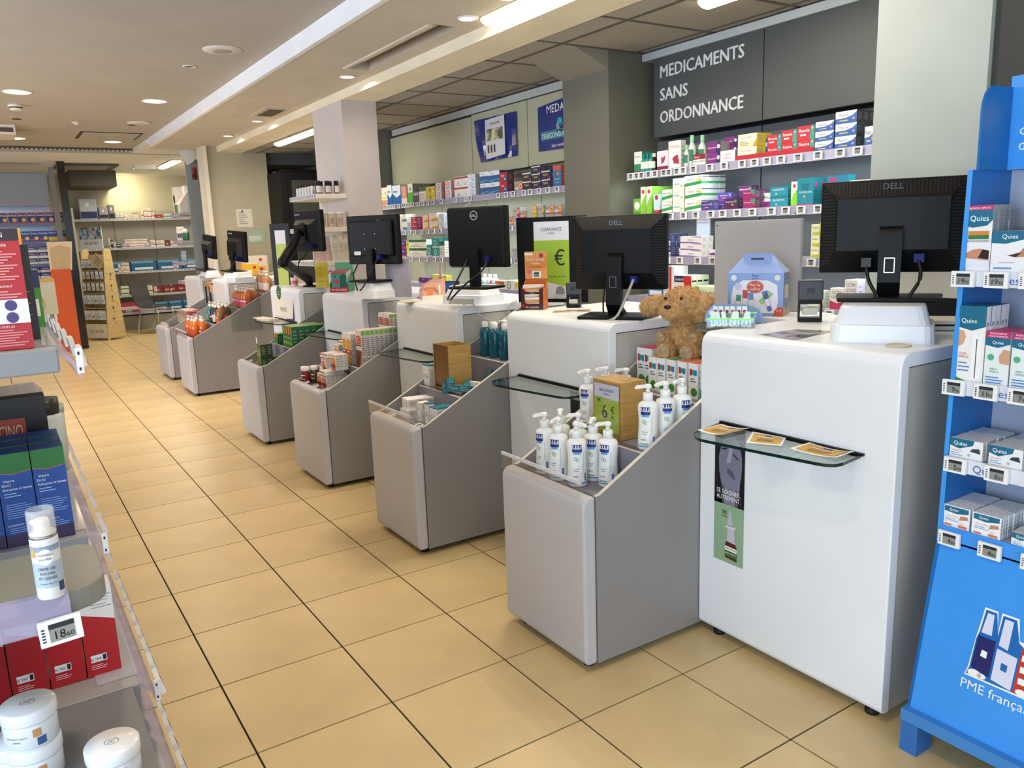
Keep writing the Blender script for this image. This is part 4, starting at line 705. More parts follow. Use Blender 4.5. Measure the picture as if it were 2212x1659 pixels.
def wrap(b, r, z0, z1, m, a0=-PI*.85, a1=-PI*.15, n=10, off=.0004, c=(0, 0)):    # label round the front of a bottle
    for i in range(n):
        t0 = a0+(a1-a0)*i/n; t1 = a0+(a1-a0)*(i+1)/n; R = r+off
        b.poly([(c[0]+R*math.cos(t0), c[1]+R*math.sin(t0), z0), (c[0]+R*math.cos(t1), c[1]+R*math.sin(t1), z0), (c[0]+R*math.cos(t1), c[1]+R*math.sin(t1), z1), (c[0]+R*math.cos(t0), c[1]+R*math.sin(t0), z1)], m, True)
def wtext(b, r, z, s, h, m, wmax, a=-PI/2, off=.0008):                             # lettering bent round a bottle
    k0 = len(b.v); b.text(s, (0, 0, 0), U3, V3, h, m, wmax)
    for i in range(k0, len(b.v)):
        x, _, zz = b.v[i]; t = a+x/r; b.v[i] = ((r+off)*math.cos(t), (r+off)*math.sin(t), z+zz)

# ---------------------------------------------------------------- wall shelves with price rails
SHM = M('#9ea1a3', .4); RAIL = M('#a7a3bb', .2); LED = M('#f6fbff', .5, emit=5)
def wall_shelf(y0, y1, z, lab, prices, led=1.0, X0=3.09, X1=3.43):
    t = thing('wall_shelf', lab, 'shelf', (X0, 0, z), 0, 'lit shelves on the medicine wall')
    MB().box(.012, X1-X0, y0, y1, -.022, 0, SHM).build('board', t)
    m = MB(); m.box(-.002, .010, y0, y1, -.042, .004, RAIL); m.box(-.006, -.002, y0, y1, -.044, -.040, M('#c9c6d6', .2)); m.build('price_rail', t)
    n = max(1, int((y1-y0)/.9)); L_ = (y1-y0)/n
    for i in range(n):
        MB().box(.016, .045, y0+i*L_+.03, y0+(i+1)*L_-.03, -.036, -.0225, LED).build('light_strip', t)
        a = area('shelf_lamp', (0, 0, 0), (0, 0, -1), .03, L_-.08, 1.3*led, (.85, .94, 1)); a.parent = t; a.location = (.03, y0+(i+.5)*L_, -.042)
    for yy, p in prices: obj('price_tag', tag_mesh(p, .050, .040), t, (-.008, yy, -.020), F)
    return t
def tags_along(us, ps): return list(zip(us, [ps[i % len(ps)] for i in range(len(us))]))
T1 = [1.746,1.692,1.644,1.580,1.521,1.443,1.399,1.332,1.278,1.195,1.067,0.959,0.829,0.743,0.659,0.569,0.462,0.344,0.218,0.123]
T2 = [1.748,1.694,1.594,1.386,1.275,1.173,1.056,0.964,0.859,0.751,0.622,0.530,0.434,0.332]
T3 = [1.413,1.304,1.154,1.036,0.361,0.286]
T4 = [1.517,1.437,0.242,0.149]
PR = ['7.5', '7.9', '6.4', '9.5', '11.9', '7.2', '5.9']
wall_shelf(-.37, 1.80, 1.880, 'top lit shelf of the right medicine wall', tags_along(T1, ['14.9']*7+['11.5', '11.5', '11.9', '5.9', '8.9', '7.9', '6.4', '9.5', '11.9', '7.2']), 1.4)
wall_shelf(-.37, 1.80, 1.615, 'second lit shelf of the right medicine wall', tags_along(T2, PR))
wall_shelf(-.37, 1.80, 1.345, 'third shelf of the right medicine wall, holding violet cartons', tags_along(T3, PR))
wall_shelf(-.37, 1.80, 1.085, 'fourth shelf of the right medicine wall, behind the counters', tags_along(T4, PR))
ROW1 = [(1.751,1.676,0.132,1,2,0.05,'green_white','green and white carton'),
 (1.539,1.441,0.116,1,1,0.06,'pink_flower','pale pink carton with a dark flower'),
 (1.437,1.330,0.165,1,1,0.04,'tube_white','white carton with a red swirl'),
 (1.369,1.295,0.135,1,1,0.05,'sinuax','cream carton with green lettering'),
 (1.230,1.130,0.066,1,2,0.05,'veino','white and dark red carton'),
 (1.156,1.062,0.130,2,1,0.05,'veino','tall-stacked white and dark red carton'),
 (1.120,1.017,0.124,2,2,0.06,'purple','purple carton'),
 (1.062,0.958,0.149,3,3,0.05,'purple','purple and navy carton'),
 (1.017,0.907,0.066,1,1,0.07,'pink','pale pink carton'),
 (0.891,0.758,0.141,2,2,0.06,'yellow_red','cream and yellow carton with red lettering'),
 (0.770,0.707,0.109,1,3,0.03,'navy_tall','narrow navy blue carton'),
 (0.689,0.598,0.114,2,2,0.05,'red_green','left red and teal carton'),
 (0.592,0.499,0.127,2,2,0.05,'red_green','middle red and teal carton'),
 (0.493,0.392,0.136,2,2,0.05,'red_green','right red and teal carton'),
 (0.387,0.280,0.145,3,1,0.08,'maalox','left white and blue carton'),
 (0.274,0.157,0.178,3,4,0.05,'maalox','tall stack white and blue carton'),
 (0.113,0.060,0.089,1,2,0.05,'maalox','blue and white carton by the pillar')]
ROW2 = [(1.762,1.691,0.103,1,1,0.05,'green_oval','lime green carton with a white oval'),
 (1.691,1.642,0.174,1,3,0.05,'green_tall','tall lime and white carton'),
 (1.638,1.586,0.173,1,4,0.05,'green_tall','second tall lime and white carton'),
 (1.493,1.403,0.145,2,2,0.05,'ginkor','white and green carton at left'),
 (1.399,1.304,0.206,3,1,0.06,'cream_ext','cream carton with a lime dot'),
 (1.296,1.160,0.213,3,4,0.05,'ginkor','white and green carton at right'),
 (1.163,1.068,0.055,1,1,0.05,'violet_blue','violet blue carton, low'),
 (1.101,0.990,0.103,2,2,0.06,'violet_blue','violet blue carton'),
 (0.983,0.884,0.064,1,1,0.06,'plum','dark plum carton'),
 (0.945,0.851,0.132,2,1,0.06,'plum','stacked dark plum carton'),
 (0.847,0.762,0.104,2,2,0.05,'magenta','magenta carton'),
 (0.779,0.662,0.082,1,1,0.07,'ipraalox','white and violet carton'),
 (0.659,0.541,0.112,2,2,0.05,'teal','teal carton'),
 (0.523,0.482,0.127,1,1,0.05,'green_tall','narrow green carton by the teal boxes'),
 (0.485,0.386,0.140,1,4,0.045,'teal_tall','tall teal carton'),
 (0.312,0.189,0.140,1,1,0.06,'teal_red','wide teal carton with a red shape'),
 (0.181,0.089,0.109,1,2,0.06,'cream_green','cream carton with a green band')]
ROW3 = [(1.464,1.418,0.141,2,3,0.05,'navy_label','white carton with navy label'),
 (1.439,1.341,0.049,1,1,0.06,'avenoc','low white and violet carton'),
 (1.333,1.156,0.125,3,2,0.05,'avenoc','white carton with violet swirl'),
 (1.182,1.045,0.039,1,1,0.06,'daflon','flat white carton with plum wave'),
 (0.391,0.341,0.174,3,1,0.06,'boldine','pale yellow carton'),
 (0.338,0.254,0.185,2,2,0.06,'upsa','yellow carton')]
ROW4 = [(1.622,1.484,0.169,2,1,0.06,'bluewhite','blue and white carton'),
 (1.480,1.384,0.201,3,2,0.06,'red_white','white carton with a red bar'),
 (1.384,1.237,0.145,2,3,0.05,'lansoyl','navy and red carton'),
 (1.209,1.030,0.084,1,2,0.07,'dulco','pale green carton'),
 (0.397,0.335,0.088,1,2,0.05,'green_dot','white carton with green dots'),
 (0.263,0.183,0.109,1,1,0.06,'levure','white and crimson carton, left'),
 (0.183,0.110,0.154,1,2,0.05,'levure_p','white and purple carton')]
def fill(rows, x, z, where, shd=.31):
    for y0, y1, h, n, nd, d, st, desc in rows:
        w = abs(y0-y1); nd = max(1, min(nd, int(shd/d)))
        stack(x, (y0+y1)/2, z, F, w*.985, d, h/n-.001, st, desc, where, n, nd)
# keep neighbours that overlap on the picture apart in depth
def fill_sorted(rows, x, z, where):
    last = 99; off = 0
    for r in rows:
        y0, y1 = r[0], r[1]
        if y0 > last+.004: off = .075 if off == 0 else 0
        else: off = 0
        nd = r[4] if off == 0 else min(r[4], 3)
        fill([(r[0], r[1], r[2], r[3], nd, r[5], r[6], r[7])], x+off, z, where); last = min(y1, last) if y0 > last else y1
fill_sorted(ROW1, 3.11, 1.881, 'top right shelf'); fill_sorted(ROW2, 3.11, 1.616, 'second right shelf')
fill_sorted(ROW3, 3.11, 1.346, 'third right shelf'); fill_sorted(ROW4, 3.11, 1.086, 'fourth right shelf')
# red cardboard tray under the red cartons
t = thing('display_tray', 'low red cardboard tray printed with a brand word under the red cartons', 'tray', (3.104, (0.901+0.392)/2, 1.8805)); w_ = 0.901-0.392
MB().box(-.0035, -.0005, -w_/2, w_/2, 0, .028, M('#b51e2a', .4)).build('front_lip', t)
# bottles on the two upper shelves
def small_bottle(x, y, z, h, r, col, capc, lab, labc=None, sq=False, name='syrup_bottle'):
    def pr(b):
        if labc: wrap(b, r, h*.18, h*.55, M(labc, .4))
    bottle_thing(name, lab, (x, y, z+.001), ((r*.96, 0), (r, .004), (r, h*.62), (r*.45, h*.76), (r*.42, h*.8)), ((r*.5, h*.8), (r*.52, h*.81), (r*.5, h)), M(col, .2), M(capc, .35), 14, prints=pr, rz=F)
for i, u in enumerate([1.680,1.646,1.611]): small_bottle(3.13+.0*i, u, 1.881, .115, .022, '#1a8f8a', '#147a74', 'teal bottle on the top shelf, %s from the pillar' % ['first', 'second', 'third'][i], '#efe8d6' if i == 0 else None)
small_bottle(3.14, 1.596, 1.881, .11, .024, '#3a1216', '#e9e9e6', 'dark syrup bottle with a white cap on the top shelf', '#cfe0d0')
small_bottle(3.125, 1.412, 1.881, .075, .024, '#eceae6', '#2a2028', 'short white bottle with a dark band on the top shelf')
for i, (u, h) in enumerate(((1.293, .13), (1.279, .185), (1.224, .18))): small_bottle(3.12+.03*i, u, 1.881, h, .017 if i == 0 else .024, '#d3dad6', '#8fd6a8', '%s spray can with a mint green cap on the top shelf' % ['small', 'left tall', 'right tall'][i], '#2f7a5a', name='spray_can')
t = thing('cream_tube', 'blue and white tube standing on its red cap, second right shelf', 'tube', (3.12, 1.541, 1.616), F)
MB().lathe([(.022, 0), (.022, .022)], M('#b5202c', .3), n=14).build('cap', t); MB().prism([(-.024, .022), (.024, .022), (.030, .12), (-.030, .12)], 'y', -.012, .006, M('#cfe6f0', .35)).build('body', t)
b = MB(); b.disc((0, -.0125, .10), U3, V3, .015, M('#c9303c', .4)); b.build('print', t)
t = thing('brochure_stand', 'grey brochure standing on the violet cartons, third right shelf', 'brochure', (3.30, 1.325, 1.4), F)
bm_ = MB().box(-.055, .055, 0, .012, 0, .20, M('#c9cfd6', .3)); bm_.text('troubles', (0, -.0005, .165), U3, V3, .012, M('#a8322e', .4), .08); bm_.text('hemorroidaires', (0, -.0005, .145), U3, V3, .010, M('#a8322e', .4), .095); bm_.build('booklet', t)
MB().box(-.05, .05, .0, .03, -.054, -.0, M('#8a8e94', .5)).build('holder', t)

# left bay
LT = [5.722,5.650,5.579,5.510,5.441,5.374,5.263,5.165,5.123,5.070,5.017,4.945,4.814,4.725,4.628,4.515,4.350,4.088,3.897,3.825,3.366,3.247,3.145,2.993,2.904,2.786,2.672,2.556]
LT2 = [5.302,5.171,5.053,4.939,4.788,4.660,4.536,4.406,3.196,3.048,2.881,2.744,2.596]
LT3 = [5.208,5.047,4.892,4.722,4.548,4.408,3.227,3.131,3.044,2.914]
wall_shelf(2.42, 5.80, 1.850, 'top lit shelf of the left medicine wall', tags_along(LT, [None]), 1.1)
wall_shelf(2.42, 5.50, 1.583, 'second lit shelf of the left medicine wall', tags_along(LT2, [None]), 1.0)
wall_shelf(2.42, 5.50, 1.320, 'third shelf of the left medicine wall', tags_along(LT3, [None]), 1.0)
wall_shelf(2.42, 5.50, 1.060, 'lowest visible shelf of the left medicine wall', [], .8)
L1 = [(5.837,5.740,0.109,1,2,0.05,'bluemix','low white and blue carton'),
 (5.740,5.598,0.187,1,3,0.05,'cream_b','cream carton with a blue mark'),
 (5.598,5.483,0.204,1,3,0.05,'bluemix','tall blue and white carton'),
 (5.471,5.271,0.191,1,3,0.05,'bluemix','wide blue and white carton'),
 (5.260,5.131,0.178,1,3,0.05,'salmon','salmon pink carton'),
 (5.109,4.994,0.185,1,4,0.06,'limegreen','lime green and white carton'),
 (4.984,4.872,0.109,1,2,0.05,'purple_t','dull purple carton'),
 (4.862,4.714,0.135,1,2,0.05,'greencap','white carton with a green top band'),
 (4.704,4.533,0.132,2,1,0.06,'yellow_eye','yellow carton with a dark eye'),
 (4.514,4.350,0.155,2,2,0.06,'ors','white carton with a red ring, left'),
 (4.332,4.157,0.161,2,2,0.06,'ors','white carton with a red ring, right'),
 (4.157,3.997,0.182,2,1,0.06,'white_red','white carton with a dark red band'),
 (3.997,3.907,0.180,2,1,0.06,'white_red','narrow white carton with a dark red band'),
 (3.907,3.779,0.186,3,1,0.06,'rhino','pale carton with fine print'),
 (3.702,3.565,0.189,2,1,0.06,'nicot','white and blue carton, left'),
 (3.565,3.390,0.185,2,2,0.07,'nicot','white and blue carton, right'),
 (3.390,3.271,0.159,2,1,0.06,'redburst','red and blue carton'),
 (3.169,3.056,0.074,1,1,0.06,'nuro','low grey carton with an orange target'),
 (3.056,2.934,0.130,2,2,0.06,'advil','left navy carton with yellow lettering'),
 (2.927,2.809,0.171,3,2,0.06,'advil','middle navy carton with yellow lettering'),
 (2.797,2.683,0.126,2,2,0.06,'advil','right navy carton with yellow lettering'),
 (2.647,2.544,0.151,1,2,0.06,'bluered','tall blue and red carton')]
L2 = [(5.431,5.297,0.163,2,2,0.05,'ringw','cream carton with a black ring'),
 (5.286,5.167,0.161,2,2,0.05,'ringb','cream and blue carton with a black ring'),
 (5.210,5.071,0.075,1,1,0.06,'navyorange','navy and orange carton'),
 (5.071,4.937,0.129,1,3,0.05,'raspberry','raspberry red carton'),
 (4.825,4.707,0.135,2,1,0.05,'ambercat','left cream carton with amber'),
 (4.697,4.507,0.151,2,2,0.05,'ambercat','right cream carton with amber'),
 (4.488,4.378,0.139,2,1,0.05,'rhino','pale carton beside the logo monitor'),
 (3.275,3.212,0.075,1,1,0.05,'nuro','narrow grey carton with orange target'),
 (3.206,3.111,0.142,2,2,0.06,'nuro_p','grey and pink carton'),
 (3.104,3.012,0.111,2,2,0.06,'nuro','grey carton with orange target'),
 (3.006,2.872,0.152,2,2,0.06,'nuro_y','grey and yellow carton'),
 (2.865,2.761,0.143,2,1,0.06,'nuro_g','grey and green carton'),
 (2.755,2.647,0.147,2,1,0.06,'nuro','right grey carton with orange target'),
 (2.641,2.548,0.145,2,1,0.06,'nuro','rightmost grey carton with orange target')]
L3 = [(5.357,5.214,0.163,2,1,0.05,'purple_s','small purple carton'),
 (5.214,5.149,0.152,1,1,0.05,'limetube','narrow lime carton'),
 (5.149,4.768,0.167,2,2,0.06,'greencap','wide white carton with green top band'),
 (4.758,4.660,0.117,1,2,0.05,'tealbox','small teal carton'),
 (4.651,4.499,0.178,2,2,0.05,'tealbox','teal carton with a white oval'),
 (4.499,4.388,0.149,1,1,0.05,'greencap','white carton with green band by the logo monitor'),
 (3.250,3.014,0.082,2,1,0.06,'greyblock','light grey carton'),
 (3.040,2.949,0.044,1,1,0.06,'yellow_s','low yellow carton')]
L4 = [(4.972,4.769,0.055,1,1,0.06,'purple_s','low purple carton'),
 (4.671,4.388,0.089,1,1,0.06,'yellow_s','yellow carton by the riser'),
 (3.634,3.359,0.071,1,1,0.07,'orange_w','white carton with orange squares'),
 (3.352,3.218,0.077,1,4,0.04,'vase','white carton with a green ring'),
 (3.211,3.135,0.068,1,1,0.05,'yellow_s','yellow carton by the orange display')]
fill_sorted(L1, 3.11, 1.851, 'top left shelf'); fill_sorted(L2, 3.11, 1.584, 'second left shelf'); fill_sorted(L3, 3.11, 1.321, 'third left shelf'); fill_sorted(L4, 3.11, 1.061, 'lowest left shelf')
# blue posters
PBL = M('#24357d', .18, kind='lacquer')
def poster(name, lab, x, yz, dec, m=PBL, curl=0):
    t = thing(name, lab, 'poster', (x, 0, 0)); b = MB(); (y0, z0), (y1, z1), (y2, z2), (y3, z3) = yz      # tl tr br bl
    n = 8
    for i in range(n):
        for j in range(n):
            def Q(a, c): a /= n; c /= n; yy = (y0*(1-a)+y1*a)*(1-c)+(y3*(1-a)+y2*a)*c; zz = (z0*(1-a)+z1*a)*(1-c)+(z3*(1-a)+z2*a)*c; return (-.004-curl*(.012*math.sin(a*9+c*3)**2+.03*max(0, .25-a)*(c)), yy, zz)
            b.poly([Q(i, j+1), Q(i+1, j+1), Q(i+1, j), Q(i, j)], m, True)
    b.build('sheet', t); d = MB(); dec(d); d.build('print', t)
def dec1(d):
    x = -.020; y0, z0 = 3.854,2.500; y1, z1 = 3.544,2.152
    c = (y0+y1)/2; d.poly([(x, y0, z1+.01), (x, y1, z1+.03), (x, y1, z0), (x, y0, z0-.01)], M('#d9d9d6', .2)); d.text('MEDADOM', (x-.001, c, z0-.06), (0, -1, 0), V3, .022, INK, .16)
    d.poly([(x-.001, y0-.02, z1+.16), (x-.001, y1+.03, z1+.16), (x-.001, y1+.03, z0-.09), (x-.001, y0-.02, z0-.09)], M('#a39f7c', .3, kind='photo'))
    for i in range(3): d.poly([(x-.001, y0-.03-.05*i, z1+.06), (x-.001, y0-.055-.05*i, z1+.06), (x-.001, y0-.055-.05*i, z1+.13), (x-.001, y0-.03-.05*i, z1+.12)], INK)
poster('poster', 'creased dark blue poster with a white inner sheet, above the left shelves', 3.296, ((4.067,2.512), (3.380,2.503), (3.381,2.152), (3.961,2.147)), dec1, curl=1)
def dec2(d):
    x = -.007; D_ = (0, -1, 0)
    for s_, (y, z), h, m in (('MEDADOM', (2.955,2.424), .062, WHITE), ('ICI', (2.828,2.274), .065, WHITE), ('Sans rendez-vous', (2.899,2.168), .026, WHITE)): d.text(s_, (x, y, z), D_, V3, h, m, align='l')
    y, z = 3.039,2.239; d.poly([(x, y, z-.01), (x, y-.46, z-.01), (x, y-.46, z+.055), (x, y, z+.055)], M('#2f8f98', .3)); d.text('TELECONSULTEZ', (x-.001, y-.01, z+.002), D_, V3, .036, WHITE, align='l')
    y, z = 2.789,2.347; d.disc((x, y, z), D_, V3, .032, M('#3fb0b8', .3))
poster('poster', 'dark blue teleconsultation poster half hidden behind the grey pillar', 3.296, ((3.077,2.486), (3.077-.62, 2.535), (3.077-.62, 2.14), (3.081,2.152)), dec2)
t = thing('shelf_cable', 'white cable loop hanging below the left top shelf', 'cable', (3.06, 0, 0))
cable(t, [(0, 3.894,1.841), (-.01, 3.778,1.795), (0, 3.893,1.765), (.0, 3.944,1.744)], .004, M('#d8d4cc', .4))
# pillar shelves: bottles, tins, bags
SW = M('#e9e0cf', .4)
def pillar_shelf(y, z, lab, x0, x1, d=.25):
    t = thing('pillar_shelf', lab, 'shelf', (0, y, z)); d = .66; bevel(MB().box(x0, x1, 0, d, -.040, 0, SW).build('board', t), .004)
    MB().box(x0-.008, x0, .02, d, -.038, .0, RAIL).build('price_rail', t)
    n = 12
    for i in range(n): obj('price_tag', tag_mesh(None, .034, .036), t, (x0-.009, .05+i*(d-.08)/(n-1), -.02), F)

# ================================================================ ON THE COUNTERS
MB().box(2.10, 2.40, -.262, .245, 1.135, 1.160, CW).build('worktop', label='white worktop piece behind the plush bear, carrying the blue gift carton', cat='worktop')
LAV = M('#a9a8b4', .5, kind='lacquer')
t = thing('screen_board', 'grey upright board behind the blue gift carton', 'board', (0, 0, 1.16))
y0, z0 = 0.347,1.546; y1, z1 = -0.124,1.551
bevel(MB().box(2.345, 2.363, y1, y0, .0008, .5*(z0+z1)-1.16, M('#a19f9f', .5, kind='lacquer')).build('board', t), .003)
m = MB()
for yy, zz in ((y0-.015, .37), (y1+.03, .41), (y0-.04, .40)): m.disc((2.3445, yy, zz), (0, -1, 0), V3, .004, DARK, 8)
m.build('screw_hole', t, kind='stuff')
t = thing('screen_board', 'small grey upright board beside the fourth monitor', 'board', (1.80, 2.653, 1.128), math.radians(-62))
bevel(MB().box(-.10, .10, 0, .016, .0008, .255, LAV).build('board', t), .002)
# gift carton with carrying handle
LB = M('#8fa9e0', .4); LB2 = M('#7f90b4', .45)
t = thing('gift_carton', 'pale blue gable-topped gift carton lettered mon coffret', 'gift box', (2.130,-0.074, 1.1608), math.radians(-64))
w, d, h = .225, .115, .175
b = MB().box(-w/2, w/2, 0, d, 0, h, LB2, front=LB)
b.poly([(-w/2, 0, h), (w/2, 0, h), (w/2-.055, d/2-.004, h+.07), (-w/2+.055, d/2-.004, h+.07)], LB); b.poly([(w/2, 0, h), (w/2, d, h), (w/2-.055, d/2+.004, h+.07), (w/2-.055, d/2-.004, h+.07)], M('#a3b6dc', .4))
b.poly([(w/2, d, h), (-w/2, d, h), (-w/2+.055, d/2+.004, h+.07), (w/2-.055, d/2+.004, h+.07)], LB2); b.poly([(-w/2, d, h), (-w/2, 0, h), (-w/2+.055, d/2-.004, h+.07), (-w/2+.055, d/2+.004, h+.07)], LB2)
b.build('carton_body', t)
b = MB(); b.prism([(-.055, h+.045), (.055, h+.045), (.058, h+.078), (-.058, h+.078)], 'y', d/2-.030, d/2-.026, LB); b.rbox(-.026, .026, d/2-.0325, d/2-.030, h+.052, h+.060, M('#3a3c4a', .5), .001, 1); b.build('handle', t)
b = MB(); y = -.0006
b.poly([(-.095, y, .012), (.085, y, .012), (.092, y, .06), (.088, y, .125), (.05, y, .145), (-.05, y, .145), (-.09, y, .12), (-.1, y, .06)], M('#eceef4', .4))
b.disc((0, y-.0004, .118), U3, V3, .034, M('#d0542f', .4), 16, .026); b.text('Mon 1er', (0, y-.0008, .121), U3, V3, .012, WHITE, .045); b.text('coffret', (0, y-.0008, .104), U3, V3, .012, WHITE, .05)
b.text('Baby', (0, y, .160), U3, V3, .010, M('#23305c', .4), .04); b.text('green', (0, y, .150), U3, V3, .008, M('#23305c', .4), .04)
b.disc((-.088, y, .155), U3, V3, .012, M('#eceef4', .4), 14); b.disc((.088, y, .155), U3, V3, .012, M('#e4ead8', .4), 14); b.disc((-.07, y-.0004, .12), U3, V3, .015, M('#c9d2e2', .4), 14)
for x, c_, a_, hh in ((-.072, '#4f9a90', .1, .065), (-.040, '#c9433a', 0, .085), (-.010, '#6f93c0', -.12, .075), (.062, '#5f78c0', -.3, .085)):
    ca, sa = math.cos(a_), math.sin(a_); pt = lambda p, q_: (x+p*ca-q_*sa*-1, y-.0006, .020+q_*ca+p*sa*-1); b.poly([pt(-.009, 0), pt(.009, 0), pt(.011, hh), pt(-.011, hh)], M(c_, .4)); b.poly([(p[0], p[1]-.0004, p[2]) for p in (pt(-.008, hh*.25), pt(.008, hh*.25), pt(.009, hh*.6), pt(-.009, hh*.6))], M('#eef0f2', .4))
b.poly([(.015, y-.0006, .06), (.05, y-.0006, .105), (.075, y-.0006, .09), (.03, y-.0006, .045)], M('#9fc98a', .4))
b.poly([(.075, y-.0004, .0), (w/2, y-.0004, .0), (w/2, y-.0004, .035), (.095, y-.0004, .038), (.078, y-.0004, .02)], M('#d0542f', .4)); b.text('x 5', (.096, y-.001, .018), U3, V3, .010, WHITE, .02)
x = w/2+.0005
b.poly([(x, .02, .07), (x, .09, .07), (x, .09, .125), (x, .02, .125)], M('#d9cdb4', .5)); b.poly([(x, 0, 0), (x, d, 0), (x, d, .05), (x, .09, .035), (x, .06, .02), (x, .03, .038), (x, 0, .04)], M('#bda98c', .5)); b.disc((x+.0004, .05, .055), (0, 1, 0), V3, .008, M('#e0b48a', .5)); b.text('Baby', (x+.0004, .05, .150), (0, 1, 0), V3, .010, M('#23305c', .4), .04)
b.build('print', t)
# second pale blue carton, collapsed behind the tray
t = thing('cardboard_flap', 'pale blue folded cardboard base behind the clear tray', 'cardboard', (1.901,-0.178, 1.1608), math.radians(-62))
b = MB(); b.prism([(-.125, 0), (.11, 0), (.085, .055), (.045, .07), (-.09, .07), (-.12, .035)], 'y', 0, .004, LB); b.disc((-.095, -.0006, .035), U3, V3, .014, M('#e9e6ee', .4)); b.build('panel', t); MB().box(-.125, .11, .004, .03, 0, .004, LB2).build('base', t)
# clear tray of small sprays with a glowing green edge
t = thing('display_tray', 'clear acrylic tray with a bright green edge strip on the nearest counter', 'tray', (1.792,-0.251, 1.1608), math.radians(-55))
b = MB()
b.box(-.085, .085, -.045, .045, 0, .003, ACRYL)
for p in ((-.085, .085, -.045, -.043), (-.085, .085, .043, .045), (-.085, -.083, -.045, .045), (.083, .085, -.045, .045)): b.box(*p, .003, .040, ACRYL)
b.build('tray', t)
GRN = M('#63f23a', .3, emit=.6); MB().box(-.085, .085, -.0468, -.0455, .030, .035, GRN).box(-.085, .085, .043, .0445, .045, .049, GRN).build('edge_strip', t)
TB = MB(); TB.box(-.0085, .0085, -.004, .004, 0, .07, M('#e9e6e0', .3)); TB.box(-.008, .008, -.0046, -.004, .010, .045, M('#8a8e90', .4)); TB.disc((0, -.005, .052), U3, V3, .006, M('#7a2a2a', .4)); TBm = TB.mesh('body')
TL = MB(); TL.box(-.008, .008, -.004, .004, 0, .055, M('#dfe4da', .3)); TL.box(-.004, .004, -.0048, -.004, .005, .03, M('#4aa0b8', .4)); TLm = TL.mesh('body')
c_, s_ = math.cos(math.radians(-55)), math.sin(math.radians(-55)); bx, by = 1.792,-0.251
for r in range(2):
    for i in range(6 if r else 7):
        lx, ly = -.062+i*.021, (.018 if r else -.02); o = obj('nasal_stick', TBm if r else TLm, None, (bx+c_*lx-s_*ly, by+s_*lx+c_*ly, 1.1645), math.radians(-55), '%s slim white inhaler stick, %s from the left, in the clear tray' % ('back row' if r else 'front row', DEP[i] if i else 'first'), 'inhaler', 'inhaler sticks in the clear tray')
        o.rotation_euler = (random.uniform(-.02, .02) if r else -.10, random.uniform(-.04, .04) if r else random.uniform(-.22, .3), math.radians(-55))
# self-inking stamps
def stamp(lab, loc, deg, k=1, clear=True):
    t = thing('rubber_stamp', lab, 'stamp', loc, math.radians(deg)); D1 = M('#3b4046', .35)
    w, d = .030*k, .020*k
    bevel(MB().box(-w, w, -d, d, .055*k, .105*k, D1).build('cap', t), .006)
    b = MB(); b.box(-w*.93, w*.93, -d*.9, d*.9, .045*k, .055*k, BLACK); b.box(-w*.95, w*.95, -d*.95, d*.95, 0, .010*k, BLACK)
    for sx in (-1, 1): b.box(sx*w*.95-(.006 if sx > 0 else 0), sx*w*.95+(.006 if sx < 0 else 0), -d*.95, d*.95, .01*k, .045*k, BLACK)
    b.build('frame', t); MB().box(-w*.6, w*.6, -d*.6, d*.6, .018*k, .035*k, M('#d7d3c2', .4)).build('text_plate', t)
    MB().box(-.009*k, .009*k, -d-.0006, -d, .072*k, .086*k, M('#16181a', .3)).build('window', t)
stamp('dark grey self-inking stamp beside the nearest monitor riser', (2.107,-0.355, 1.1608), -50, 1.5)
stamp('dark self-inking stamp left of the second monitor', (1.969,0.936, 1.1478), -50, 1.2)
t = thing('leaflet', 'glossy leaflet with a city photo lying on the nearest counter', 'leaflet', (0, 0, 1.1612))
MB().poly([(1.691,-0.463, 0), (1.659,-0.632, 0), (1.919,-0.592, 0), (1.882,-0.472, 0)], M('#8d8a96', .2, kind='photo')).build('sheet', t)
t = thing('cable_grommet', 'cream round cable outlet in the nearest counter top', 'grommet', (1.759,-0.924, 1.1605)); MB().lathe([(.036, 0), (.036, .003), (.030, .004), (.028, .001)], M('#d6cfa8', .4), n=20).build('ring', t)
t = thing('tape_dispenser', 'cream plastic card reader tray at the right end of the nearest counter', 'device', (2.134,-0.827, 1.1608), -.9)
bevel(MB().box(-.05, .12, .0, .14, 0, .035, M('#e2dccb', .35)).build('case', t), .006); MB().box(-.02, .08, -.0015, .0, .016, .022, BLACK).build('slot', t)
t = thing('notice_panel', 'pale grey panel with a black lower edge behind the nearest monitor', 'panel', (2.345, -.80, 1.161)); MB().box(0, .015, -.32, .26, .09, .34, M('#c9c6b8', .5)).build('panel', t); MB().box(-.001, .016, -.32, .26, .02, .09, BLACK).build('edge', t)
# orange lozenge display on the second counter
t = thing('counter_display', 'orange and dark red honey pastille display carton on the second counter', 'display carton', (1.766,1.015, 1.1478), math.radians(-52))
OR = M('#d9731f', .35); DR = M('#4a1516', .35); hw = .058
b = MB(); b.prism([(0, 0), (.085, 0), (.085, .145), (0, .075)], 'x', hw-.002, hw, OR); b.prism([(0, 0), (.085, 0), (.085, .145), (0, .075)], 'x', -hw, -hw+.002, OR)
b.box(-hw, hw, .083, .085, 0, .20, OR); b.box(-hw, hw, 0, .083, 0, .002, OR)
b.prism([(-hw, .0), (hw, .0), (hw, .115), (hw-.018, .10), (hw-.02, .025), (-hw+.02, .025), (-hw+.018, .10), (-hw, .115)], 'y', -.002, 0, DR)
b.build('carton_body', t)
b = MB(); b.rbox(-hw, hw, .078, .082, .15, .285, M('#e8a060', .35), .001, 1); b.poly([(-hw, .0774, .20), (hw, .0774, .20), (hw, .0774, .26), (-hw, .0774, .25)], M('#dc8a3a', .4))
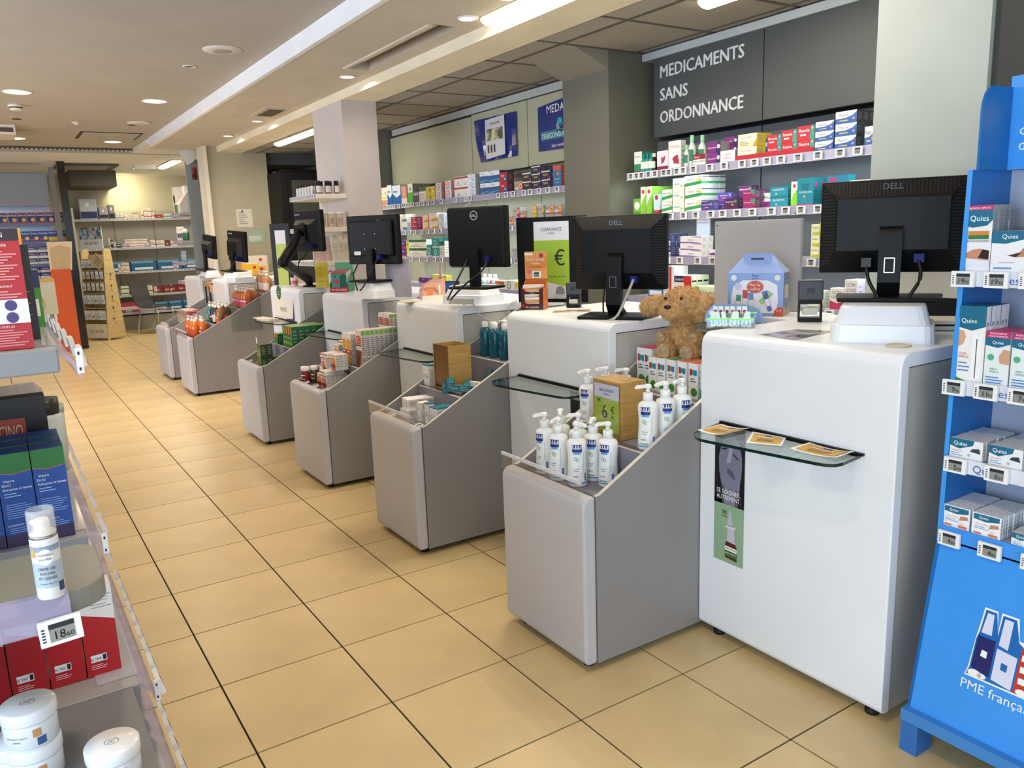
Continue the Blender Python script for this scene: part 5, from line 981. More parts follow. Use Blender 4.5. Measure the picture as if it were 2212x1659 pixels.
b.text('FORTÉ ROYAL', (0, .0768, .238), U3, V3, .014, WHITE, .10); b.text('Pastilles', (0, .0768, .222), U3, V3, .010, WHITE, .06); b.text('au MIEL de MANUKA', (0, .0768, .206), U3, V3, .006, DR, .07)
b.disc((-.035, .0768, .185), U3, V3, .012, M('#d76a80', .4)); b.poly([(-hw, .0768, .268), (-.015, .0768, .268), (-.015, .0768, .278), (-hw, .0768, .278)], WHITE); b.disc((.03, .0768, .265), U3, V3, .012, M('#a83248', .4), 6); b.build('header_card', t)
obj('price_tag', tag_mesh('7.90', .045, .034), t, (.005, .076, .170), 0)
b = MB(); b.text('MIEL de MANUKA', (0, -.003, .008), U3, V3, .008, WHITE, .07); b.disc((-.045, -.003, .02), U3, V3, .009, M('#a02a30', .4)); b.text('Forte', (hw+.0006, .05, .03), (0, 1, 0), V3, .010, WHITE, .03); b.build('print', t)
ST['pastille'] = ('#e9dfd0', '#efe6d8', '#efe9df', [('b', .80, .95, '#f0ebe2'), ('p', [(0, .45), (1, .5), (1, .8), (0, .7)], '#d98a2a'), ('t', 'FORTE ROYAL', .5, .52, .13, '#fbf3e2', .8), ('b', .22, .42, '#3a1620'), ('t', 'Pastilles', .5, .27, .1, '#f2e6dc', .5), ('d', .14, .4, .10, '#a02a30'), ('p', [(.6, 0), (1, 0), (1, .22)], '#e0b02e')])
for i, (dy, zz) in enumerate(((.006, .004), (.018, .004), (.03, .004), (.006, .064), (.018, .064), (.03, .064), (.042, .064))):
    lx, ly = 0, dy; a_ = math.radians(-52); x0_, y0_ = 1.766,1.015
    obj('pastille_carton', carton_mesh(.098, .011, .058, 'pastille', 'pastille_carton'), None, (x0_-math.sin(a_)*ly, y0_+math.cos(a_)*ly, 1.148+zz), a_, 'honey pastille carton, %s row, %s in line, in the orange display' % ('upper' if zz > .05 else 'lower', DEP[i if i < 3 else i-3]), 'carton', 'pastille cartons in the orange display')
# framed offer sign behind it
t = thing('offer_sign', 'black framed price sign with a lime green euro panel behind the pastille display', 'sign', (2.068,1.255,1.344), math.radians(-55)); t.location.z = 1.1478
b = MB(); b.box(-.20, .20, 0, .012, 0, .46, BLACK); b.build('frame', t)
b = MB(); b.poly([(-.10, -.001, .02), (.10, -.001, .02), (.10, -.001, .435), (-.10, -.001, .435)], M('#dfe2ee', .4)); b.poly([(-.10, -.0014, .13), (.10, -.0014, .08), (.10, -.0014, .335), (-.10, -.0014, .335)], M('#9fc238', .4))
b.text('CLEANANCE', (0, -.002, .385), U3, V3, .018, INK, .12); b.text('AVENE', (0, -.002, .368), U3, V3, .009, INK, .04); b.text('€', (.045, -.002, .20), U3, V3, .085, INK, .06); b.text('POUR L ACNE', (.03, -.002, .135), U3, V3, .011, INK, .09)
b.disc((.045, -.002, .055), U3, V3, .026, M('#8c8784', .5), 14, .034); b.poly([(.0, -.0024, .02), (.09, -.0024, .02), (.07, -.0024, .045), (.02, -.0024, .045)], M('#c9c9cc', .5)); b.build('print', t)
t = thing('desk_device', 'small white device behind the second monitor foot', 'device', (2.126,0.576, 1.1478), -.9); MB().prism([(0, 0), (.10, 0), (.10, .02), (.04, .055), (0, .055)], 'y', -.03, .03, M('#dedfe0', .35)).build('case', t)
# third counter
PK = M('#dba490', .4)
t = thing('counter_display', 'pink cardboard display of lip balms on the third counter', 'display carton', (1.756,2.216, 1.1378), math.radians(-12))
b = MB(); b.prism([(0, 0), (.155, 0), (.155, .125), (.075, .115), (.02, .085), (0, .055)], 'y', 0, .002, PK); b.prism([(0, 0), (.155, 0), (.155, .125), (.075, .115), (.02, .085), (0, .055)], 'y', .065, .067, PK); b.box(0, .002, 0, .067, 0, .055, M('#e6b4b4', .4)); b.box(.153, .155, 0, .067, 0, .125, PK); b.build('carton_body', t)
b = MB(); b.poly([(0, -.0005, 0), (.155, -.0005, 0), (.155, -.0005, .022), (0, -.0005, .020)], M('#e6dfcf', .4)); b.disc((.05, -.0008, .042), U3, V3, .020, M('#d98648', .4)); b.text('Dermoplasmine', (.09, -.0008, .105), U3, V3, .009, M('#7a4038', .4), .08)
b.poly([(.11, -.0008, .03), (.122, -.0008, .03), (.122, -.0008, .085), (.11, -.0008, .085)], M('#e9e4dc', .4)); b.poly([(.0, -.0006, .06), (.03, -.0006, .075), (.09, -.0006, .07), (.12, -.0006, .03), (.10, -.0006, .03), (.06, -.0006, .062), (.02, -.0006, .05)], M('#c77a62', .4)); b.build('print', t)
MB().rbox(.135, .139, .005, .062, .12, .205, M('#e0a0ae', .4), .001, 1).build('header_card', t)
for i in range(8):
    o = obj('lip_balm_carton', carton_mesh(.028, .012, .06, 'pink', 'lip_balm_carton'), None, Vector((1.756,2.216, 1.1378))+Vector((.012+i*.0155, .028-.003*i, .012+.0085*i)), F-.2, 'lip balm carton in the pink display, %s from the front' % DEP[i], 'carton', 'lip balm cartons in the pink display')
t = thing('notepad', 'papers lying on the third counter before the pink display', 'papers', (1.618,2.144, 1.1376), .4); MB().box(-.06, .08, -.05, .05, 0, .004, M('#d8d0bc', .6)).build('sheets', t)
# fourth counter: teal carton tray
t = thing('counter_display', 'green cardboard tray of teal blister cartons on the fourth counter', 'display carton', (1.720,3.539, 1.1288), math.radians(-45))
GN = M('#3f8a62', .4); b = MB(); b.box(-.075, .075, 0, .12, 0, .003, GN); b.prism([(0, 0), (.12, 0), (.12, .14), (.06, .11), (.0, .06)], 'x', .073, .075, GN); b.prism([(0, 0), (.12, 0), (.12, .14), (.06, .11), (0, .06)], 'x', -.075, -.073, GN); b.box(-.075, .075, 0, .002, 0, .035, M('#b52a34', .4)); b.box(-.073, .073, .118, .12, 0, .22, M('#5aa07e', .4)); b.build('carton_body', t)
MB().text('MAL DE GORGE', (0, -.0006, .01), U3, V3, .014, WHITE, .12).build('lettering', t)
ST['teal_hex'] = ('#3a8f86', '#cfd8cf', '#cfd8cf', [('p', [(.55, .15), (.8, .05), (1, .2), (1, .8), (.8, .95), (.55, .8)], '#0f5c50'), ('r', .2, .5, .4, .62, '#c22f3c'), ('d', .25, .8, .08, '#2a6a60'), ('b', .93, 1, '#aa3333')])
for i in range(5):
    a_ = math.radians(-45); x0_, y0_ = 1.720,3.539; ly = .006+i*.020; obj('lozenge_carton', carton_mesh(.125, .016, .145, 'teal_hex', 'lozenge_carton'), None, (x0_-math.sin(a_)*ly, y0_+math.cos(a_)*ly, 1.1325+.004*i), a_, 'teal lozenge carton in the green tray, %s in line' % DEP[i], 'carton', 'lozenge cartons in the green tray')
# fifth counter
t = thing('sticker', 'round green sticker on the fifth counter front', 'sticker', (1.6195, 4.750,1.078))
MB().lathe([(.062, 0), (.062, .001)], M('#2f6a40', .4), n=24).build('disc', t); MB().text('OUVERT', (0, 0, .0014), U3, (0, 1, 0), .012, M('#d8dccb', .4), .08).box(-.03, .03, -.018, -.012, .0011, .0014, M('#d8dccb', .4)).build('print', t); t.rotation_euler = (PI/2, 0, F)
t = thing('front_poster', 'white and violet poster on the fifth counter front', 'poster', (1.6192, 4.6, 0))
yA, zA = 4.899,1.038; yB, zB = 4.359,0.829
b = MB(); b.poly([(0, yA-4.6, .80), (0, yB-4.6, .80), (0, yB-4.6, 1.03), (0, yA-4.6, 1.04)], M('#e9e2d6', .5)); b.poly([(-.0004, yB-4.6, .80), (-.0004, yB-4.6, 1.03), (-.0004, yB-4.6+.05, .87), (-.0004, yB-4.6+.22, .86), (-.0004, yB-4.6+.36, .80)], M('#5a3a6c', .5))
b.text('PILATES', (-.0008, yA-4.6-.25, .92), (0, -1, 0), V3, .035, INK, .22); b.build('sheet', t)
for (u_, v_), lab, col, hh in (((1.74, 4.66), 'white cup with a pink print on the fifth counter', '#e6c9cc', .075), ((1.90, 4.36), 'orange bottle with a wooden hoop behind the monitor arm', '#d98a4a', .08)):
    t = thing('cup', lab, 'cup', (u_, v_, 1.1305)); MB().lathe([(.028, 0), (.034, hh), (.032, hh), (.026, .004)], M(col, .4), n=18).build('body', t); b = MB(); wrap(b, .032, .02, .05, M('#c85a6a', .4)); b.build('print', t)
t = thing('basket_hoop', 'pale wooden hoop handle behind the monitor arm', 'hoop', (1.98, 4.40, 1.131), .6); MB().tube([(.06*math.cos(PI*i/10), 0, .007+.12*math.sin(PI*i/10)) for i in range(11)], .006, M('#cfa45c', .4)).build('hoop', t)
t = thing('leaflet_box', 'upright yellow carton beside the wooden hoop on the fifth counter', 'carton', (1.802,4.151, 1.1305), -.8); b = MB().box(-.05, .05, 0, .04, 0, .21, M('#cdb532', .4))
for zz in (.05, .1, .16): b.text('ginkgo', (0, -.0006, zz), U3, V3, .012, M('#6a5a1a', .4), .05)
b.build('body', t)
t = thing('offer_sign', 'narrow black framed lime green sign by the server cabinet', 'sign', (1.748,4.995,1.423), -.9); t.location.z = 1.0
b = MB().box(-.10, .10, 0, .02, 0, .68, BLACK); b.poly([(-.05, -.001, .1), (.06, -.001, .1), (.06, -.001, .62), (-.05, -.001, .62)], M('#d9d6dc', .4)); b.poly([(-.05, -.0015, .1), (.06, -.0015, .1), (.06, -.0015, .5), (-.05, -.0015, .5)], M('#b3bf2e', .4)); b.text('6€', (0, -.002, .28), U3, V3, .10, INK, .10); b.build('panel', t)
# orange notice and poster on the far counters
t = thing('front_notice', 'white notice with an orange circle on the sixth counter front', 'notice', (1.6192, 0, 0)); yA, zA = 7.407,1.057; yB, zB = 6.790,0.967
b = MB(); b.poly([(0, yA, zB), (0, yB, zB-.01), (0, yB, zA-.01), (0, yA, zA)], M('#eadfd2', .5)); b.poly([(-.0004, yA, zB), (-.0004, yA-.16, zB), (-.0004, yA-.16, zA), (-.0004, yA, zA)], M('#dda98a', .5)); b.build('sheet', t)
# glass shelf leaflets
LF = M('#d3a23c', .5)
for i, (pts, lab) in enumerate(((( 1.452,-0.410, 1.471,-0.507, 1.610,-0.505, 1.575,-0.405), 'left yellow leaflet on the nearest glass shelf'), ((1.465,-0.609, 1.517,-0.704, 1.609,-0.650, 1.590,-0.529), 'middle yellow leaflet on the nearest glass shelf'), ((1.498,-0.750, 1.517,-0.898, 1.612,-0.894, 1.599,-0.745), 'right yellow leaflet on the nearest glass shelf'))):
    P4 = [Vector((pts[2*k], pts[2*k+1], 0)) for k in range(4)]; cc = sum(P4, Vector())/4; t = thing('leaflet', lab, 'leaflet', (cc.x, cc.y, .8462)); n = 6; b = MB()
    def Q(a, c, s_=1, z=0): p = (P4[0]*(1-a)+P4[1]*a)*(1-c)+(P4[3]*(1-a)+P4[2]*a)*c-cc; return (p.x*s_, p.y*s_, z+.006*(2*a-1)**2*(i != 1)+.0006)
    for k in range(n): b.poly([Q(k/n, 0), Q((k+1)/n, 0), Q((k+1)/n, 1), Q(k/n, 1)], WHITE, True); b.poly([Q(k/n, .06, .86, .0006), Q((k+1)/n, .06, .86, .0006), Q((k+1)/n, .94, .86, .0006), Q(k/n, .94, .86, .0006)], LF, True)
    b.build('sheet', t); b = MB(); n = 7
    for k in range(n): b.poly([Q(.2+.08*k, .60, .86, .0014), Q(.25+.08*k, .60, .86, .0014), Q(.25+.08*k, .72, .86, .0014), Q(.2+.08*k, .72, .86, .0014)], M('#efe6cc', .4))
    for k in range(4): b.poly([Q(.2, .22+.08*k, .86, .0012), Q(.75, .22+.08*k, .86, .0012), Q(.75, .25+.08*k, .86, .0012), Q(.2, .25+.08*k, .86, .0012)], M('#7a5a28', .5))
    b.poly([Q(.4, .8, .86, .0014), Q(.62, .8, .86, .0014), Q(.62, .92, .86, .0014), Q(.4, .92, .86, .0014)], M('#2a3358', .5)); b.build('print', t)
for i in range(3):
    t = thing('leaflet_stack', '%s paper pile on the glass shelf of the fifth counter' % ('left', 'middle', 'right')[i], 'papers', (1.50, 4.883-.15*i+.1, .846), .2*i); MB().box(-.05, .05, -.06, .06, 0, .008+.004*i, M(('#c8a088', '#e2dccf', '#d9cdb9')[i], .5)).build('sheets', t)
# nose-spray poster under the nearest glass shelf
t = thing('front_poster', 'tall narrow poster of a woman and a nose spray on the nearest counter', 'poster', (1.6185, 0, 0))
yA, yB = -0.338, -0.475; zt, zm, zb = .835, .545, .325; D_ = (0, -1, 0); wd = yA-yB
b = MB(); b.poly([(0, yA, zm), (0, yB, zm), (0, yB, zt), (0, yA, zt)], M('#17171d', .3)); b.poly([(0, yA, zb), (0, yB, zb), (0, yB, zm-.0), (0, yA, zm+.02)], M('#8fb08e', .35)); b.build('sheet', t)
b = MB(); X_ = -.0005
SK = M('#7d7c90', .4); SK2 = M('#55546a', .4); SK3 = M('#a2a1b4', .4)
def PP(s, z): return (X_, yA-s*wd, z)
b.poly([PP(*p) for p in ((.12, .69), (.16, .75), (.30, .80), (.55, .815), (.78, .79), (.90, .74), (.93, .68), (.86, .64), (.84, .60), (.80, .545), (.28, .545), (.28, .60), (.2, .64))], SK)
X_ = -.0009
b.poly([PP(*p) for p in ((.40, .70), (.55, .705), (.60, .76), (.50, .765))], SK3); b.poly([PP(*p) for p in ((.42, .665), (.55, .655), (.68, .645), (.70, .652), (.58, .678), (.45, .682))], SK2)
b.poly([PP(*p) for p in ((.25, .745), (.42, .752), (.42, .757), (.25, .752))], M('#1c1c26', .4)); b.poly([PP(*p) for p in ((.62, .735), (.80, .72), (.80, .726), (.62, .741))], M('#1c1c26', .4))
b.poly([PP(*p) for p in ((.28, .545), (.35, .545), (.35, .61), (.28, .62))], SK2); b.poly([PP(*p) for p in ((.70, .545), (.80, .545), (.84, .60), (.72, .61))], SK2)
b.poly([PP(*p) for p in ((.08, .55), (.2, .56), (.14, .72), (.3, .80), (.05, .80))], M('#0c0c12', .4)); b.poly([PP(*p) for p in ((.84, .56), (.98, .56), (.98, .80), (.8, .80), (.93, .72))], M('#0c0c12', .4))
b.build('portrait', t)
b = MB(); X_ = -.0014
for s_, z, h, c_ in (('SE SOIGNER.', .585, .017, WHITE), ('AUTREMENT.', .563, .017, WHITE), ('PRANAROM', .822, .013, WHITE), ('30', .507, .017, INK), ('SECONDES', .497, .006, INK)):
    b.text(s_, (X_, yA-wd*(.49 if h < .018 and s_ not in ('30', 'SECONDES') else .36), z), D_, V3, h, c_, wd*.8 if c_ is WHITE else wd*.2)
b.poly([PP(*p) for p in ((.52, .525), (.60, .525), (.66, .468), (.46, .468))], M('#b9b8c4', .4)); b.poly([PP(*p) for p in ((.40, .46), (.76, .46), (.72, .47), (.44, .47))], M('#d9d8e0', .4)); b.poly([PP(*p) for p in ((.46, .405), (.74, .405), (.70, .46), (.48, .46))], M('#c4c3ce', .4))
b.poly([PP(*p) for p in ((.40, .395), (.46, .408), (.74, .405), (.80, .39), (.80, .34), (.40, .345))], M('#5c2018', .25)); b.poly([(p[0]-.0004, p[1], p[2]) for p in (PP(.40, .352), PP(.80, .350), PP(.80, .372), PP(.40, .374))], M('#3a6a2a', .4)); b.poly([(p[0]-.0004, p[1], p[2]) for p in (PP(.40, .374), PP(.80, .372), PP(.80, .388), PP(.40, .39))], WHITE)
b.text('PRANAROM', (X_-.0008, yA-wd*.60, .378), D_, V3, .007, INK, wd*.36); b.text('SPRAY NASAL', (X_-.0008, yA-wd*.60, .361), D_, V3, .006, WHITE, wd*.36); b.build('print', t)
t = thing('front_poster', 'dark poster edge under the second glass shelf', 'poster', (1.6185, 0, 0)); yA, zA = 0.521,0.809; b = MB(); b.poly([(0, yA, .70), (0, yA-.13, .70), (0, yA-.13, .826), (0, yA, .826)], M('#1c1c20', .3)); b.text('PRANAROM', (-.0005, yA-.065, .79), D_, V3, .016, WHITE, .11); b.build('sheet', t)

# ================================================================ BIN CONTENTS
# white pump bottles
BW = M('#eef0ee', .22); NV = M('#1d2c7c', .3); LBU = M('#5f9fd4', .3); GRL = M('#5a9a72', .4)
PUMP = MB(); PUMP.lathe([(.017, .165), (.017, .188), (.015, .191)], BW, n=18); PUMP.lathe([(.007, .191), (.007, .208)], BW, n=12); PUMP.lathe([(.012, .206), (.013, .212), (.011, .218), (.006, .220)], BW, n=16)
PUMP.prism([(-.006, .209), (-.042, .205), (-.044, .209), (-.036, .216), (-.006, .219)], 'y', -.006, .006, BW)
PUMPm = PUMP.mesh('pump_head')
BB = MB(); BB.lathe([(.033, 0), (.035, .004), (.0345, .03), (.0315, .075), (.031, .10), (.034, .135), (.034, .145), (.030, .156), (.018, .163), (.016, .166)], BW, n=24)
wrap(BB, .0335, .122, .148, NV, -PI*.70, -PI*.38, 6); wtext(BB, .0335, .132, 'mustela', .0075, WHITE, .029, -PI*.54, .0012); wrap(BB, .0330, .114, .122, LBU, -PI*.66, -PI*.42, 5)
wrap(BB, .035, .012, .017, LBU, -PI, 0, 14)
wrap(BB, .0350, .020, .025, M('#8fae84', .4), -PI*.7, -PI*.45, 4)
for i in range(3): wrap(BB, .0325, .062-.007*i, .0645-.007*i, M('#8a9ab0', .5), -PI*.66, -PI*(.46+.03*i), 4)
for i in range(3): wrap(BB, .0345, .034, .040, M(('#9ab0c4', '#c46a6a', '#b09ac4')[i], .5), -PI*(.68-.07*i), -PI*(.64-.07*i), 2)
wrap(BB, .0345, .022, .048, M('#6f78b4', .5), -PI*.30, -PI*.22, 3); wrap(BB, .0330, .055, .12, M('#c3c8dc', .5), -PI*.335, -PI*.315, 1)
for a_, z in ((-.60, .098), (-.53, .094)):
    A = a_*PI; n = 10; R = .0322
    for k in range(n): t0, t1 = 2*PI*k/n, 2*PI*(k+1)/n; P = lambda t_, r_: (R*math.cos(A+r_*math.cos(t_)/R), R*math.sin(A+r_*math.cos(t_)/R), z+1.3*r_*math.sin(t_)); BB.poly([P(t0, .0052), P(t1, .0052), P(t1, .0036), P(t0, .0036)], GRL)
for k in range(26):
    A = -PI*random.uniform(.20, .55); z = random.uniform(.03, .075); R = .0345; da = random.choice((-.06, .06)); BB.poly([(R*math.cos(A), R*math.sin(A), z), (R*math.cos(A+da), R*math.sin(A+da), z+.004), (R*math.cos(A+da*1.4), R*math.sin(A+da*1.4), z+.009), (R*math.cos(A+da*.5), R*math.sin(A+da*.5), z+.004)], M('#a9c4ae', .5))
BBm = BB.mesh('body')
def pump_bottle(x, y, z, rz, lab, hrot=0, grp='white pump bottles in the nearest bin'):
    t = thing('pump_bottle', lab, 'bottle', (x, y, z+.0008), rz, grp); obj('body', BBm, t); obj('pump_head', PUMPm, t, (0, 0, 0), hrot); t.scale = (1.08,)*3; return t
zz = Z1[0]
for x, y, r_, hr, lab in ((1.215, .155, -1.2, .9, 'white pump bottle at the left end of the nearest bin front row'), (1.205, .055, -.95, 1.3, 'second white pump bottle from the left in the front row'), (1.215, -.045, -.5, 2.3, 'white pump bottle showing its side print, foremost in the nearest bin'),
                         (1.30, -.12, -1.0, .3, 'white pump bottle at the right end of the front row, by the side panel'), (1.30, .165, -.9, 1.8, 'white pump bottle behind the left end of the front row'), (1.305, .06, -.9, .2, 'white pump bottle in the second row with its spout left'), (1.305, -.03, -.8, 1.5, 'white pump bottle in the second row, middle')): pump_bottle(x, y, zz, r_, lab, hr)
zz = Z1[1]
for x, y, r_, hr, lab in ((1.43, -.19, -.9, .3, 'white pump bottle right of the wooden sign box, nearest'), (1.515, -.19, -.4, .3, 'white pump bottle right of the wooden sign box, second'), (1.60, -.19, -.2, .3, 'white pump bottle right of the wooden sign box, third'),
                         (1.47, .205, -1.0, .9, 'white pump bottle left of the wooden sign box'), (1.56, .20, -1.0, .7, 'white pump bottle behind the wooden sign box, left'), (1.60, .12, -1.0, .3, 'white pump bottle behind the wooden sign box, right')): pump_bottle(x, y, zz, r_, lab, hr)
OAK = M('#bb9350', .5, kind='wood')
t = thing('sign_box', 'wooden box with a lime green gel lavant price card', 'sign box', (1.42, .025, Z1[1]+.001), F)
bevel(MB().box(-.085, .085, .0, .115, 0, .222, OAK).build('box', t), .002)
b = MB(); b.poly([(-.072, -.003, .02), (.072, -.003, .02), (.072, -.003, .207), (-.072, -.003, .207)], M('#a5bd40', .35)); b.poly([(-.072, -.0034, .155), (.072, -.0034, .150), (.072, -.0034, .207), (-.072, -.0034, .207)], M('#d9d8ea', .35))
b.text('GEL LAVANT', (0, -.004, .178), U3, V3, .012, INK, .085); b.text('MUSTELA', (0, -.004, .165), U3, V3, .007, INK, .035); b.text('6', (-.012, -.004, .075), U3, V3, .055, INK, .04); b.text('€', (.035, -.004, .10), U3, V3, .026, INK, .022); b.text('80', (.035, -.004, .078), U3, V3, .013, INK, .018); b.text('8€', (-.045, -.004, .135), U3, V3, .013, INK, .02); b.build('price_card', t)
b = MB(); b.text('Promo', (0, .06, .2226), U3, (0, 1, 0), .022, M('#e9dcc0', .5), .09); b.build('lettering', t)
MB().box(-.080, .080, -.006, -.0045, .006, .216, ACRYL).build('clear_cover', t)
# children's honey cartons with coloured lids
for i, (y, tp) in enumerate(zip((.20, .155, .095, .045, -.010, -.070, -.130, -.190), ('#c9305c', '#c9305c', '#e8b52c', '#e8b52c', '#4c9a3c', '#dd6a28', '#dd6a28', '#2a8a8c'))):
    k = 'bon%d' % i; s0 = ST['bonbon']; ST[k] = (s0[0], s0[1], tp, s0[3]+([('b', 0, .3, '#2f8a8a')] if i > 6 else []))
    hgt = .165 if i < 2 else .14
    stack(1.72+(.03 if i < 2 else 0), y, Z1[2], F, .048, .05, hgt, k, 'white carton with a %s lid, %s from the left' % ({'#c9305c': 'pink', '#e8b52c': 'yellow', '#4c9a3c': 'green', '#dd6a28': 'orange', '#2a8a8c': 'teal'}[tp], NTH[i]), 'nearest bin', 1, 2, name='honey_carton')
# second bin
def Lb(s): return s
stack(1.20, 1.385, Z2[0], F, .045, .05, .048, 'avene_w', 'small white carton', 'second bin front step', 1, 3, 2, name='cream_carton')
stack(1.215, 1.40, Z2[0]+.049, F-.12, .046, .05, .048, 'avene_w', 'small white carton in the upper layer', 'second bin front step', 1, 3, 2, name='cream_carton')
stack(1.23, 1.27, Z2[0], F, .042, .05, .048, 'avene_w', 'single small white carton', 'second bin front step', 2, 1, 1, name='cream_carton')
stack(1.235, 1.20, Z2[0], F, .036, .036, .105, 'avene_t', 'white carton with a teal lid, standing apart', 'second bin front step', 1, 1, 1, name='cream_carton')
stack(1.235, 1.125, Z2[0], F, .036, .04, .095, 'avene_t', 'white carton with a teal lid', 'second bin front step', 1, 3, 2, name='cream_carton')
stack(1.39, 1.495, Z2[1], F, .034, .035, .115, 'avene_t', 'tall white carton left of the wooden holder', 'second bin', 1, 1, 2, name='cream_carton')
t = thing('wooden_holder', 'open wooden leaflet holder with a clear front in the second bin', 'holder', (1.40, 1.33, Z2[1]+.001), F)
b = MB(); b.box(-.085, -.079, 0, .13, 0, .235, OAK).box(.079, .085, 0, .13, 0, .235, OAK).box(-.079, .079, .124, .13, 0, .235, OAK).box(-.079, .079, 0, .124, 0, .006, OAK); b.build('box', t); MB().box(-.079, .079, .003, .005, .007, .233, M('#c4a67a', .05, kind='glass')).build('clear_front', t)
for i, (x, y, z, rz, ry, lab) in enumerate(((1.375, 1.27, .002, -2.2, .25, 'teal tube carton lying lowest before the wooden holder'), (1.385, 1.24, .028, -2.15, .3, 'teal tube carton lying on top before the wooden holder'), (1.46, 1.20, .002, -2.2, .2, 'teal tube carton lying behind the first pair'), (1.40, 1.15, .002, -.6, .2, 'pale tube carton lying by the side panel'), (1.52, 1.12, .004, -.3, .35, 'white tube carton leaning toward the side panel'), (1.62, 1.10, .05, -.2, .6, 'teal and white tube carton tilted at the top right'))):
    o = obj('tube_carton', carton_mesh(.13, .034, .034, 'avene_lying' if i != 4 else 'avene_w', 'tube_carton'), None, (x, y, Z2[1]+z+(.012 if ry > .1 else 0)), 0, lab+', second bin', 'carton', 'tube cartons in the second bin'); o.rotation_euler = (0, ry*.5, rz)
TBL = M('#14566c', .12)
for i, (u, hgt) in enumerate(((1.44, 0), (1.34, 0), (1.24, 0), (1.40, 1), (1.30, 1), (1.20, 1), (1.14, 0))):
    bottle_thing('cleanser_bottle', 'teal bottle with a white cap, %s row, %s from the left, second bin' % ('back' if hgt else 'front', NTH[(i % 3) if i < 6 else 3]), (1.74+.10*hgt, u, Z2[2]+.001), ((.030, 0), (.033, .004), (.032, .13), (.026, .150), (.015, .158)), ((.016, .157), (.017, .160), (.017, .186), (.015, .188)), TBL, WHITE, 18, group='teal cleanser bottles in the second bin', rz=F-.2,
                 prints=lambda b: (wtext(b, .032, .085, 'Avene', .010, M('#c07a78', .4), .03), [wrap(b, .033, .05-.008*k, .053-.008*k, M('#4a8a9a', .4), -PI*.62, -PI*.4, 3) for k in range(3)]))
# third bin
for i, (x, y, bc, lab) in enumerate(((1.165, 2.81, '#7c1420', 'dark red jar with a white lid at the front of the third bin'), (1.225, 2.80, '#5a4a1c', 'amber jar with a white lid behind the dark red jar'), (1.27, 2.74, '#3a3a6a', 'navy labelled jar behind the amber jar'))):
    bottle_thing('supplement_jar', lab, (x, y, Z3[0]+.001), ((.026, 0), (.029, .004), (.029, .078), (.024, .088)), ((.026, .086), (.028, .088), (.028, .112), (.026, .114)), M(bc, .2), WHITE, 18, cat='jar', rz=F, prints=lambda b: (wrap(b, .029, .055, .062, WHITE), wrap(b, .029, .03, .034, WHITE), wtext(b, .029, .038, 'SANTE', .010, WHITE, .03)))
stack(1.20, 2.60, Z3[0], F, .085, .027, .085, 'royal_s', 'small orange and white carton', 'third bin front step', 1, 5, 2, name='royal_carton')
stack(1.255, 2.70, Z3[0]+.087, F, .085, .027, .085, 'royal_s', 'upper small orange and white carton at left', 'third bin', 1, 3, 1, name='royal_carton')
stack(1.37, 2.76, Z3[1], F, .08, .027, .11, 'royal_s', 'orange and white carton on the second step, left', 'third bin', 1, 5, 1, name='royal_carton')
stack(1.255, 2.52, Z3[0]+.115, F, .085, .027, .10, 'royal_s', 'raised orange and white carton at right', 'third bin', 1, 3, 1, name='royal_carton')
for i, (x, y, z, lab) in enumerate(((1.19, 2.56, Z3[0]+.087, 'white carton lying flat on the front row, third bin'), (1.39, 2.72, Z3[1]+.112, 'white carton lying flat on the second row, third bin'), (1.26, 2.70, Z3[0]+.176, 'second white carton lying flat on the second row, third bin'))):
    obj('royal_carton', carton_mesh(.10, .13, .026, 'orange_w', 'royal_carton'), None, (x, y, z+.001), F+.08*i, lab, 'carton', 'flat cartons in the third bin')
stack(1.385, 2.60, Z3[1], F, .075, .03, .20, 'royal_y', 'tall yellow and white carton', 'third bin', 1, 3, 2, name='royal_carton')
stack(1.40, 2.43, Z3[1], F, .085, .030, .235, 'royal_t', 'tall orange and white carton with grey sides', 'third bin', 1, 8, 1, name='royal_carton')
stack(1.665, 2.62, Z3[2], F, .085, .032, .175, 'royal_t', 'tall orange carton at the back', 'third bin', 1, 2, 2, name='royal_carton')
# fourth bin
stack(1.15, 3.83, Z4[0], F, .05, .045, .075, 'green_dark', 'dark green and orange carton', 'fourth bin front step', 1, 5, 2, name='green_carton')
stack(1.15, 3.83, Z4[0]+.077, F, .05, .045, .10, 'green_dark', 'dark green and orange carton, upper layer', 'fourth bin front step', 1, 2, 2, name='green_carton')
stack(1.365, 4.10, Z4[1], F, .055, .05, .085, 'green_pack', 'green carton', 'fourth bin second step', 1, 2, 2, name='green_carton')
stack(1.38, 3.83, Z4[1], F, .055, .05, .165, 'green_pack', 'tall green carton', 'fourth bin third step', 1, 5, 4, name='green_carton')
t = thing('offer_sign', 'lime green price card standing behind the dark green cartons', 'sign', (1.20, 4.05, Z4[0]+.002), F-.2); b = MB().box(-.05, .05, 0, .003, 0, .20, M('#b3c43a', .4)); b.box(-.05, .05, -.001, 0, .155, .20, WHITE); b.text('4€', (0, -.002, .05), U3, V3, .04, INK, .06); b.build('card', t)
